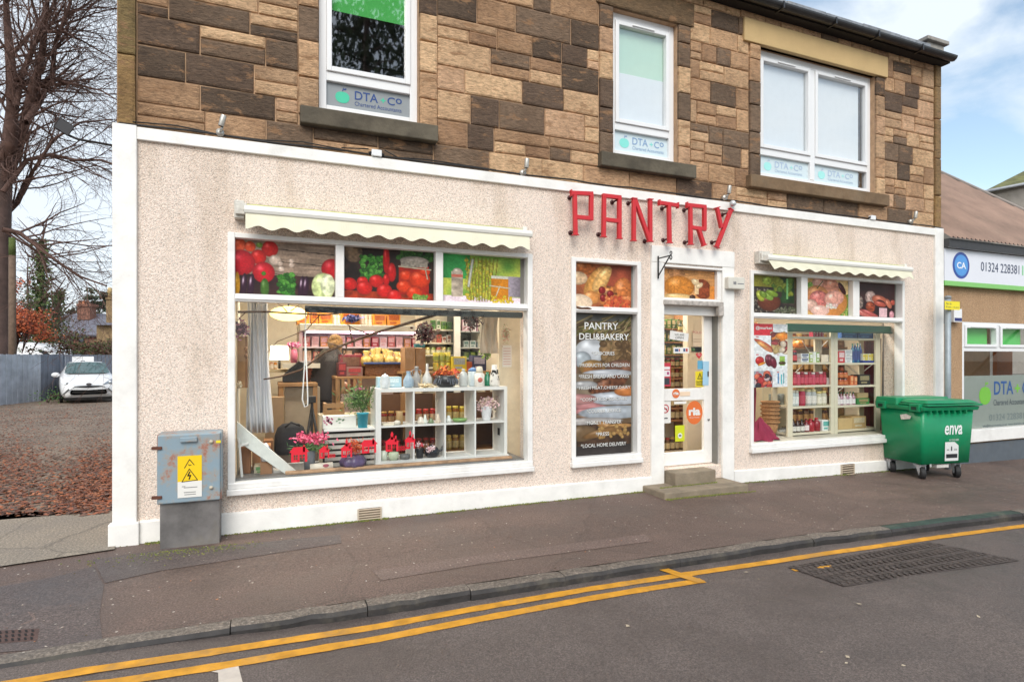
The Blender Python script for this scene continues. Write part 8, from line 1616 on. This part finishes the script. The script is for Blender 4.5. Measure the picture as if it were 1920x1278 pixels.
def disc2(o, nm, xa, xb, za, zb, Y, s, col, dy=.003, n=28):
    mb = MB(); cx, cz = (xa + xb) / 2, (za + zb) / 2; mb.poly([(cx + (xb - xa) / 2 * s * math.cos(2 * PI * i / n), Y - dy, cz + (zb - za) / 2 * s * math.sin(2 * PI * i / n)) for i in range(n)]); mb.build(nm, cm(col, .4, var=.03), o)
o, xa, xb, za, zb, Y = dsign('open_sign', 'tilted white plate hanging on a string inside the upper door glass', 1256, 1291, 622, 638, WHT, 'door sign', .12)
lettering('WE ARE', (xa + .07, xb - .07, (za + zb) / 2 + .006, zb - .025), Y - .003, cm((60, 56, 50)), o); lettering('OPEN', (xa + .08, xb - .08, za + .02, (za + zb) / 2 - .006), Y - .003, cm((60, 56, 50)), o)
mb = MB(); mb.tube([(xa + .02, Y, zb), ((xa + xb) / 2, Y, zb + .19), (xb - .02, Y, zb - .02)], .003, 5); mb.build('string', cm((190, 170, 140)), o)
o, xa, xb, za, zb, Y = dsign('cards_strip', 'white strip sticker with blue and red marks in the upper door glass', 1263, 1292, 651, 662, WHT); prt(o, (60, 90, 140), [(.08, .3, .3, .75), (.62, .74, .3, .8)], xa, xb, za, zb, Y); prt(o, (200, 60, 60), [(.34, .4, .3, .75), (.78, .9, .3, .8)], xa, xb, za, zb, Y, 'red_print')
o, xa, xb, za, zb, Y = dsign('poster_notice', 'white paper with red heading POLISH on the cream wall behind the door', 1299, 1319, 620, 650, (236, 226, 210), 'notice', Y=.88)
lettering('POLISH', (xa, xb, zb - .04, zb - .005), Y - .003, cm((190, 50, 50)), o); prt(o, (200, 180, 160), [(.05, .9, .3, .34), (.05, .8, .45, .49)], xa, xb, za, zb, Y)
o, xa, xb, za, zb, Y = dsign('photo_card', 'dark photo card above the red heart sticker in the door glass', 1296, 1319, 650, 660, (90, 70, 60), 'card', Y=.9); prt(o, (60, 120, 60), [(.0, .3, .2, .8)], xa, xb, za, zb, Y)
o = thing('heart_sticker', 'small red heart sticker on the right of the upper door glass', 'sticker', (fx(1310, YD_), YD_, fz(1310, 672, YD_))); mb = MB(); cx, cz = FP(1310.5, 666, YD_); k_ = 7 * mpp(1310, YD_)
mb.poly([(cx + k_ * math.sin(t) ** 3, YD_, cz + k_ * (.8125 * math.cos(t) - .3125 * math.cos(2 * t) - .125 * math.cos(3 * t) - .0625 * math.cos(4 * t))) for t in [2 * PI * (i + .5) / 24 for i in range(24)]]); mb.build('heart', cm((214, 40, 50), .4), o); lettering('TAX', (cx - k_ * .5, cx + k_ * .5, cz - k_ * .1, cz + k_ * .35), YD_ - .002, LW, o)
o, xa, xb, za, zb, Y = dsign('red_leaflet', 'red and white leaflet at the left edge of the upper door glass', 1243, 1257.5, 680, 724, (214, 50, 70)); prt(o, (236, 230, 230), [(.12, .88, .72, .84), (.12, .88, .42, .68)], xa, xb, za, zb, Y); prt(o, (60, 60, 70), [(.15, .85, .08, .36)], xa, xb, za, zb, Y, 'photo_print'); prt(o, (180, 60, 120), [(.5, .75, .5, .62)], xa, xb, za, zb, Y, 'pink_print', .004)
o, xa, xb, za, zb, Y = dsign('blue_sheet', 'pale blue sheet hanging at the right edge of the door glass', 1318, 1329, 677, 722, (160, 206, 232), 'paper', .03, Y=DY - .006)
o, xa, xb, za, zb, Y = dsign('blue_sheet', 'darker turquoise card behind the pale blue sheet', 1308, 1318, 676, 692, (90, 170, 206), 'paper')
o, xa, xb, za, zb, Y = dsign('caution_sticker', 'yellow caution sticker with black warning triangle on the door glass', 1304, 1320, 696, 725, (246, 220, 20)); mb = MB(); cx = (xa + xb) / 2; z5 = za + (zb - za) * .5; z6 = za + (zb - za) * .94
mb.poly([(cx - .042, Y - .003, z5), (cx + .042, Y - .003, z5), (cx, Y - .003, z6)]); mb.build('triangle', cm((24, 24, 20)), o); mb = MB(); mb.poly([(cx - .028, Y - .004, z5 + .009), (cx + .028, Y - .004, z5 + .009), (cx, Y - .004, z6 - .022)]); mb.build('triangle_fill', cm((246, 220, 20)), o); mb = MB(); mb.box(cx - .005, cx + .005, Y - .006, Y - .005, z5 + .022, z6 - .035); mb.box(cx - .005, cx + .005, Y - .006, Y - .005, z5 + .012, z5 + .018); mb.build('mark', cm((24, 24, 20)), o)
lettering('CAUTION', (xa + .006, xb - .006, za + .055, za + .08), Y - .003, cm((30, 30, 24)), o, bold=.02); prt(o, (60, 60, 40), [(.1, .9, .2, .24), (.1, .9, .1, .14)], xa, xb, za, zb, Y)
def ria(px, py, r, label, bw_=1.0, Y=None):
    Y = (DY - .004) if Y is None else Y; cx, cz = FP(px, py, Y); k = r * mpp(px, Y); o = thing('round_sticker', label, 'sticker', (cx, Y, cz - k)); kx = k * bw_
    mb = MB(); mb.poly([(cx + kx * math.cos(2 * PI * i / 32), Y, cz + k * math.sin(2 * PI * i / 32)) for i in range(32)], (0, .001, 0)); mb.build('disc', cm((240, 112, 40), .4, var=.03), o); lettering('ria', (cx - kx * .7, cx + kx * .72, cz - k * .25, cz + k * .42), Y - .002, LW, o, bold=.045)
    lettering('Money Transfer', (cx - kx * .6, cx + kx * .62, cz - k * .5, cz - k * .36), Y - .002, LW, o)
ria(1302, 773, 22, 'large round orange sticker reading ria on the lower door glass', .86, DY + .012); ria(1267.5, 737.5, 8.5, 'small round orange sticker reading ria on the door rail', 1.0)
o, xa, xb, za, zb, Y = dsign('rail_strip', 'faded pale orange strip beside the small round sticker on the door rail', 1275, 1294, 734, 742, (246, 214, 180), Y=DY - .004)
o, xa, xb, za, zb, Y = dsign('letter_plate', 'short white strip at the top of the lower door glass', 1264, 1287, 752, 757, WHT)
o, xa, xb, za, zb, Y = dsign('no_smoking_sign', 'white sign with red crossed circle in the lower left door glass', 1243, 1257.5, 751, 793, WHT, 'sign'); cx, cz = xa + (xb - xa) * .3, za + (zb - za) * .65; mb = MB(); n = 28; rr = .055
for i in range(n): a, b = 2 * PI * i / n, 2 * PI * (i + 1) / n; mb.quad((cx + rr * math.cos(a), Y - .003, cz + rr * math.sin(a)), (cx + rr * math.cos(b), Y - .003, cz + rr * math.sin(b)), (cx + rr * .78 * math.cos(b), Y - .003, cz + rr * .78 * math.sin(b)), (cx + rr * .78 * math.cos(a), Y - .003, cz + rr * .78 * math.sin(a)))
mb.poly([(cx - .04, Y - .0035, cz + .032), (cx - .032, Y - .0035, cz + .042), (cx + .042, Y - .0035, cz - .032), (cx + .034, Y - .0035, cz - .04)]); mb.build('symbol', cm((206, 30, 50)), o); prt(o, (60, 60, 64), [(.05, .6, .2, .25)], xa, xb, za, zb, Y); mb = MB(); mb.box(cx - .03, cx + .03, Y - .0028, Y - .0022, cz - .006, cz + .004); mb.build('cigarette', cm((50, 50, 54)), o)
o, xa, xb, za, zb, Y = dsign('yellow_sticker', 'bright yellow green sticker with round white emblem in the lower door glass', 1266, 1283.5, 797, 827, (216, 226, 20)); mb = MB(); cx, cz, rr = (xa + xb) / 2, za + (zb - za) * .36, .034
mb.poly([(cx + rr * math.cos(2 * PI * i / 20), Y - .003, cz + rr * math.sin(2 * PI * i / 20)) for i in range(20)]); mb.build('emblem', cm((226, 230, 226)), o); mb = MB(); mb.box(cx - .018, cx + .018, Y - .005, Y - .0045, cz - .008, cz + .01); mb.build('emblem_mark', cm((70, 74, 70)), o)
mb = MB(); mb.box(W3[0] + .05, W3[1] - .05, .07, .8, ZD - .05, ZD - .01); mb.build('display_deck', M(S(206, 200, 184, .85), .6, var=.15), bld)
ZE = ZD - .009; Ys = .30; dp = .3
def unit(label, px0, px1, pxp0, pxp1, ys_, brace):
    xa, xb = fx(px0, Ys), fx(px1, Ys); o = thing('shelf_unit', label, 'shelf unit', (xa, Ys, ZE), 'cream shelving in the right window'); zt_ = 1.98
    for x0_, x1_ in ((fx(pxp0[0], Ys), fx(pxp0[1], Ys)), (fx(pxp1[0], Ys), fx(pxp1[1], Ys))):
        for y in (Ys, Ys + dp - .03): mb = MB(); mb.box(x0_, x1_, y, y + .03, ZE, zt_); mb.build('post', CREAM, o, .003)
    zs_ = []
    for p in ys_: z = fz((px0 + px1) / 2, p, Ys); zs_.append(z + .001); mb = MB(); mb.box(xa + .012, xb - .012, Ys + .004, Ys + dp - .004, z - .028, z); mb.build('shelf', CREAM, o, .002)
    for a, b in brace:
        p, q = [(fx(u, Ys + dp), Ys + dp + .005, fz(u, v, Ys + dp)) for u, v in (a, b)]; mb = MB(); mb.tube([p, q], .0065, 5); mb.build('brace', cm((206, 206, 200), .4), o)
    return o, zs_
u1, z1s = unit('cream shelf unit with jars and bottles, left of two in the right window', 1478, 1568, (1477, 1486.5), (1558, 1564), [631, 679, 722, 761, 810], [((1505, 640), (1555, 715)), ((1557, 634), (1490, 700)), ((1545, 680), (1560, 700))])
u2, z2s = unit('cream shelf unit with boxes, right of two in the right window', 1563, 1652, (1564.5, 1571), (1642, 1651), [634, 680, 722, 759, 804], [((1583, 680), (1642, 728)), ((1640, 680), (1567, 738))])
H = lambda n_: n_
Yg = Ys + .05
def R1(*a, **k): row(*a, **k)
g1 = 'goods on the left shelf unit'; g2 = 'goods on the right shelf unit'
row('box', 'red_packet', 'packet', 1524, 1546, 4, 0, 14, Yg, [(170, 24, 60), (190, 40, 80)], None, (226, 180, 190), 'small crimson packet', 'on the top left shelf', g1, zb=z1s[0], wf=.44)
row('jar', 'sauce_jar', 'jar', 1488, 1498, 1, 0, 22, Yg, [(60, 30, 34)], [(180, 30, 40)], (206, 60, 60), 'dark sauce jar', 'end of the second shelf', g1, zb=z1s[1])
for i, (p, z_) in enumerate(((1501, 0), (1501, 1))): carton('white_box', fx(1502, Yg), fx(1517, Yg), Yg, .12, z1s[1] + i * .065, z1s[1] + i * .065 + .06, (226, 230, 232), ('upper' if i else 'lower') + ' white box with navy edge on the second left shelf', 'box', (110, 120, 150))
row('box', 'green_white_packet', 'packet', 1518, 1537, 3, 0, 21, Yg, [(170, 196, 90), (236, 240, 226), (140, 180, 80)], None, (236, 240, 230), 'green and white baby food box', 'on the second left shelf', g1, zb=z1s[1], wf=.48)
carton('white_box', fx(1553, Yg), fx(1560, Yg), Yg, .12, z1s[1], z1s[1] + .11, WHT, 'narrow white carton at the right end of the second left shelf', 'box')
row('jar', 'red_jar', 'jar', 1489, 1552, 9, 0, 24, Yg, [(170, 30, 50), (200, 60, 90), (150, 20, 30), (190, 40, 60)], [(150, 30, 50), (210, 200, 196)], (206, 70, 90), 'red jelly jar', 'on the middle shelf of the left unit', g1, zb=z1s[2], wf=.49)
carton('white_box', fx(1553, Yg), fx(1561, Yg), Yg, .12, z1s[2], z1s[2] + .1, WHT, 'white carton at the right end of the middle left shelf', 'box')
row('jar', 'glass_jar', 'jar', 1487, 1500, 2, 0, 30, Yg, [(176, 186, 184)], [(206, 200, 180)], (216, 220, 216), 'clear glass jar', 'on the fourth shelf of the left unit', g1, zb=z1s[3], wf=.49)
row('jar', 'tall_red_jar', 'jar', 1503, 1514, 1, 0, 33, Yg, [(170, 30, 60)], [(226, 206, 130)], (190, 60, 80), 'tall crimson jar with cream lid', 'among the glass jars', g1, zb=z1s[3])
row('jar', 'glass_jar', 'jar', 1515, 1534, 2, 0, 30, Yg, [(166, 170, 166)], [(226, 214, 160)], (220, 216, 206), 'glass jar with cream lid', 'beside the tall crimson jar', g1, zb=z1s[3], wf=.49)
row('jar', 'glass_jar', 'jar', 1535, 1553, 2, 0, 26, Yg, [(190, 186, 160)], [(226, 204, 120)], (226, 220, 200), 'cream lidded jar of dressing', 'right on fourth shelf', g1, zb=z1s[3], wf=.49)
row('bottle', 'sauce_bottle', 'bottle', 1487, 1519, 4, 0, 25, Yg, [(46, 24, 22), (60, 30, 24)], [(30, 60, 40), (120, 30, 30)], (214, 210, 200), 'dark sauce bottle with white label', 'on the lowest left shelf', g1, zb=z1s[4], wf=.45)
row('tall', 'syrup_bottle', 'bottle', 1520, 1542, 2, 0, 24, Yg - .01, [(170, 20, 36), (150, 16, 30)], [(200, 30, 40)], None, 'rounded red syrup bottle', 'on the lowest left shelf', g1, zb=z1s[4], wf=.47)
row('tall', 'syrup_bottle', 'bottle', 1512, 1520, 1, 0, 22, Yg - .02, [(120, 30, 36)], [(180, 30, 40)], (226, 210, 210), 'slim red bottle with white label', 'beside the syrup bottles', g1, zb=z1s[4], wf=.47)
carton('white_box', fx(1542, Yg), fx(1556, Yg), Yg, .12, z1s[4], z1s[4] + .155, (232, 236, 232), 'white box with teal mark at the right of the lowest left shelf', 'box', (90, 180, 170))
for i in range(2): carton('blue_box', fx(1578 + i * 31, Yg), fx(1607 + i * 31, Yg), Yg, .16, z2s[0], z2s[0] + .12, (24, 84, 160), ('left', 'right')[i] + ' one of two royal blue boxes on the top right shelf', 'box', (60, 130, 200))
carton('red_box', fx(1572, Yg), fx(1584, Yg), Yg, .12, z2s[1], z2s[1] + .175, (214, 50, 60), 'upright red box with white mark on the second right shelf', 'box', (236, 200, 200))
for i in range(2): carton('white_box', fx(1585, Yg), fx(1598, Yg), Yg, .14, z2s[1] + i * .1, z2s[1] + i * .1 + .095, (226, 230, 230), ('upper', 'lower')[1 - i] + ' white box beside the upright red box', 'box', (190, 196, 200))
row('tall', 'blue_bottle', 'bottle', 1599, 1618, 4, 0, 37, Yg + .03, [(60, 130, 170), (30, 80, 150)], [(120, 180, 150), (210, 220, 226)], (30, 60, 140), 'tall blue lotion bottle', 'on the second right shelf', g2, zb=z2s[1], wf=.48)
carton('yellow_blue_tray', fx(1616, Yg), fx(1645, Yg), Yg - .02, .16, z2s[1], z2s[1] + .03, (30, 60, 150), 'blue cardboard tray at the right of the second right shelf', 'tray')
row('box', 'yellow_packet', 'packet', 1617, 1644, 5, 0, 13, Yg, [(226, 226, 200), (236, 220, 90)], None, (230, 200, 60), 'yellow and white packet', 'in the blue tray', g2, zb=z2s[1] + .032, wf=.46)
row('jar', 'orange_jar', 'jar', 1576, 1593, 2, 0, 13, Yg, [(176, 70, 24)], [(40, 30, 24)], (206, 110, 50), 'squat orange jar with black lid', 'lower tier of middle right shelf', g2, zb=z2s[2], wf=.48)
row('jar', 'orange_jar', 'jar', 1576, 1593, 2, 0, 13, Yg, [(190, 84, 30)], [(40, 30, 24)], (210, 120, 60), 'squat orange jar with black lid', 'upper tier of middle right shelf', g2, zb=z2s[2] + 13.5 * mpp(1585, Yg), wf=.48)
row('jar', 'orange_jar', 'jar', 1577, 1591, 1, 0, 10, Yg, [(170, 60, 24)], [(40, 30, 24)], (200, 90, 50), 'topmost squat orange jar', 'on the middle right shelf', g2, zb=z2s[2] + 27 * mpp(1585, Yg), wf=.4)
row('box', 'orange_packet', 'packet', 1594, 1608, 2, 0, 18, Yg, [(226, 110, 50), (206, 90, 40)], None, (240, 170, 110), 'orange packet', 'beside the black figure box', g2, zb=z2s[2], wf=.48)
carton('black_box', fx(1610, Yg), fx(1632, Yg), Yg, .14, z2s[2], z2s[2] + .155, (30, 28, 28), 'black box with a pale printed shape on the middle right shelf', 'box', (150, 136, 96))
row('bottle', 'green_cap_bottle', 'bottle', 1572, 1606, 6, 0, 24, Yg, [(206, 190, 190), (170, 120, 140)], [(20, 120, 70)], (232, 226, 226), 'white bottle with green cap', 'on the fourth right shelf', g2, zb=z2s[3], wf=.48)
carton('green_tray', fx(1607, Yg), fx(1629, Yg), Yg - .01, .15, z2s[3], z2s[3] + .09, (60, 140, 70), 'green printed tray of packets on the fourth right shelf', 'tray', (170, 150, 100)); carton('kraft_box', fx(1608, Yg + .05), fx(1628, Yg + .05), Yg + .05, .1, z2s[3] + .092, z2s[3] + .17, (190, 160, 110), 'brown kraft box standing on the green tray', 'box')
carton('cardboard_box', fx(1572, Yg), fx(1598, Yg), Yg, .2, z2s[4], z2s[4] + .16, (206, 172, 116), 'left half open cardboard box on the lowest right shelf', 'box'); carton('cardboard_box', fx(1598.5, Yg), fx(1625, Yg), Yg + .01, .2, z2s[4], z2s[4] + .18, (196, 160, 104), 'right cardboard box with small white label on the lowest right shelf', 'box', (214, 196, 160))
o, zs_ = wallrack('back_shelves', 'brown wooden shelving with pumpkins and jars behind the cream units', 1420, 1660, [650, 695, 740, 790], 1.5, .3, M(S(150, 104, 66, .8), .6, var=.2))
for k, z in enumerate(zs_):
    row('jar', 'pantry_jar', 'jar', 1486, 1556, 6, 0, 24, 1.55, [[(206, 120, 40), (226, 150, 60)], [(130, 80, 50), (170, 110, 60)], [(190, 70, 40), (150, 60, 40)], [(120, 90, 70), (90, 60, 50)]][k], [(120, 60, 30), (200, 160, 80)], (214, 170, 110), 'warm coloured pantry jar', 'on back shelf %s' % ('one', 'two', 'three', 'four')[k], 'jars on the brown back shelves', zb=z + .001)
    row('box', 'pantry_box', 'box', 1570, 1640, 5, 0, 26, 1.55, [[(120, 80, 50), (170, 130, 80)], [(90, 60, 50), (140, 100, 70)], [(110, 60, 50), (80, 50, 44)], [(140, 110, 80), (100, 80, 60)]][k], None, (170, 130, 90), 'brown pantry box', 'on back shelf %s' % ('one', 'two', 'three', 'four')[k], 'boxes on the brown back shelves', zb=z + .001)
o = thing('small_pumpkin', 'orange pumpkin showing through the left shelf unit at its top left', 'pumpkin', (fx(1497, .75), .75, z1s[1] + .13)); X = fx(1497, .68); mb = MB(); mb.lathe([(.03, 0), (.07, .02), (.085, .06), (.06, .1), (.012, .115)], (X, .68, fz(1497, 652, .68)), 40, wob=.07, lobes=8); mb.build('body', cm((226, 130, 30), .4), o); mb = MB(); mb.tube([(X, .68, fz(1497, 652, .68) + .11), (X + .01, .68, fz(1497, 652, .68) + .15)], .01, 6); mb.build('stalk', cm((110, 100, 50)), o)
mb = MB(); mb.box(fx(1488, .64), fx(1508, .64), .62, .8, fz(1497, 652, .68) - .022, fz(1497, 652, .68) - .001); tag(mb.build('wood_ledge', WOOD), 'short wooden ledge under the orange pumpkin', 'shelf')
o = thing('offer_poster', 'tall white offers poster with red heading @market and food pictures', 'poster', (fx(1414, .09), .09, fz(1414, 725, .09))); YP = .075
xa, xb = fx(1413.5, YP), fx(1476.5, YP); za, zb = fz(1445, 725.5, YP), fz(1445, 607, YP)
a = Pic(100, 190, (232, 234, 236)); a.rect(0, 0, .56, .185, (214, 30, 44)); a.rect(.5, .13, 1, .45, (90, 50, 44), .5, 10); a.speck(.55, .15, .98, .44, [(226, 130, 40), (170, 60, 60), (226, 206, 180), (120, 40, 30), (200, 170, 110)], 60, .05, 3, 1); a.ell(.85, .19, .12, .06, (240, 140, 30))
a.rect(0, .185, .5, .45, (236, 238, 240)); a.ell(.28, .32, .17, .04, (206, 90, 50), .5); a.ell(.34, .37, .14, .04, (226, 140, 90), .6); a.ell(.24, .33, .1, .03, (240, 170, 90), .5)
a.ell(.17, .58, .07, .07, (206, 40, 40), -.4); a.ell(.23, .63, .07, .02, (236, 150, 40), -.4)
for x in (.42, .5, .58): a.ell(x, .58 + .03 * (x > .5), .05, .1, (110, 30, 50), -.2, tex=.5)
a.rect(.76, .51, .92, .66, (150, 190, 80)); a.ell(.84, .62, .06, .03, (90, 70, 40)); a.rect(0, .74, .55, 1, (170, 176, 186), .3, 6); a.speck(.08, .78, .5, .97, [(200, 60, 60), (236, 120, 90), (60, 50, 60), (226, 200, 200)], 40, .05, 8); a.rect(.7, .78, .74, .95, (60, 130, 180)); a.rect(.8, .8, .84, .96, (90, 190, 200)); a.rect(.87, .78, .9, .95, (60, 160, 170))
for y in (.2, .48, .76): a.rect(.06, y, .14, y + .015, (200, 60, 70)); a.rect(.4, y, .46, y + .012, (200, 60, 70)) if y > .4 else None; a.rect(.68, y, .74, y + .012, (200, 60, 70)) if y > .4 else None
a.rect(.6, .03, .95, .035, (170, 170, 176)); a.rect(.6, .06, .9, .065, (170, 170, 176)); a.mesh('printed_sheet', xa, xb, za, zb, YP, o, gain=.9); mb = MB(); mb.box(xa, xb, YP + .002, YP + .005, za, zb); mb.build('backing', WP, o)
lettering('@market', (xa + (xb - xa) * .05, xa + (xb - xa) * .53, zb - (zb - za) * .1, zb - (zb - za) * .04), YP - .002, LW, o, bold=.02)
o = thing('roller_blind', 'rolled green blind along the top of the right window', 'roller blind', (fx(1478, .17), .17, 1.9)); Yb = .17; za, zb = fz(1480, 621, Yb), fz(1480, 606, Yb); mb = MB(); mb.box(fx(1478, Yb), fx(1684, Yb), Yb, Yb + .05, za, zb); mb.build('header', cm((20, 110, 76), .4), o, .008); mb = MB(); mb.tube([(fx(1478, Yb), Yb - .01, za + .01), (fx(1684, Yb), Yb - .01, za + .01)], .014, 8); mb.build('bottom_bar', cm((16, 90, 60), .4), o)
curtain('burgundy_curtain', 1614, 1652, 634, 822, .72, (120, 20, 44), 'burgundy curtain hanging behind the right shelf unit', folds=5)
curtain('grey_curtain', 1655, 1668, 606, 824, .45, (196, 194, 196), 'pale grey curtain at the right end of the right window', folds=3, amp=.02)
curtain('burgundy_cloth', 1411, 1417, 700, 822, .2, (150, 20, 56), 'narrow burgundy cloth hanging at the left edge of the right window', folds=2, amp=.015)
mb = MB(); mb.sm = True; rg = random.Random(4); Xc = fx(1430, .2); Zc = ZE; n = 30
G_ = []
for j in range(9):
    for i in range(n): q = 2 * PI * i / n; t = j / 8; r = (.24 * (1 - t) ** .8 + .012) * (1 + .18 * math.sin(q * 7 + t * 6) + .08 * math.sin(q * 13)); G_.append((Xc - .05 * t + r * math.cos(q), .2 + r * math.sin(q) * .5, Zc + .002 + .3 * t ** 1.15 + .015 * math.sin(q * 5 + j)))
mb.add(G_, [(j * n + i, j * n + (i + 1) % n, (j + 1) * n + (i + 1) % n, (j + 1) * n + i) for j in range(8) for i in range(n)]); tag(mb.build('draped_cloth', cm((150, 20, 60), .8)), 'heap of draped burgundy cloth at the lower left of the right window', 'cloth')
WK = M(S(184, 136, 88, .8), .8, var=.4, vs=45, bump=1, bs=55)
for k in range(6):
    X = fx(1444, .48); z = ZE + .002 + k * .055; r0 = .118 + .006 * math.sin(k * 2)
    o = thing('wicker_basket', 'round wicker basket in the nested stack under the poster, %s from the bottom' % ORD[k], 'basket', (X, .48, z), 'nested wicker baskets under the poster')
    mb = MB(); hh = .1 if k else .2
    if k: mb.lathe([(r0 * .82, .0), (r0 * .95, hh * .5), (r0 * 1.04, hh * .9)], (X, .48, z + .12), 24); mb.f = [f for f in mb.f if len(f) == 4]; nn_ = len(mb.f); mb.c = mb.c[:nn_]; mb.mi = mb.mi[:nn_]; mb.smooth = mb.smooth[:nn_]
    else: mb.lathe([(r0 * .6, 0), (r0 * .82, .1), (r0 * .98, .2)], (X, .48, z), 24)
    mb.build('body', WK, o); mb = MB(); zt_ = z + (.21 if k else .2); q_ = [(X + r0 * 1.06 * math.cos(a_), .48 + r0 * 1.06 * math.sin(a_), zt_ + .004 * math.sin(a_ * 12)) for a_ in [2 * PI * i / 24 for i in range(25)]]; mb.tube(q_, .012, 6, cap=False); mb.build('rim', WK, o)
o, zs_ = wallrack('glassware_shelf', 'pale shelf with glassware behind the wicker baskets', 1432, 1476, [760, 808], .75, .3, CREAM); row('can', 'drinking_glass', 'glass', 1446, 1474, 3, 0, 20, .8, [(150, 160, 160)], None, None, 'clear drinking glass', 'on the pale shelf under the poster', 'drinking glasses on the pale shelf', zb=zs_[0] + .001, wf=.42)
row('jar', 'small_glass_jar', 'jar', 1463, 1478, 3, 0, 16, .5, [(120, 110, 96)], [(140, 120, 80)], (220, 220, 214), 'small labelled jar', 'beside the wicker basket stack', 'small jars beside the baskets', zb=ZE + .001, wf=.46)
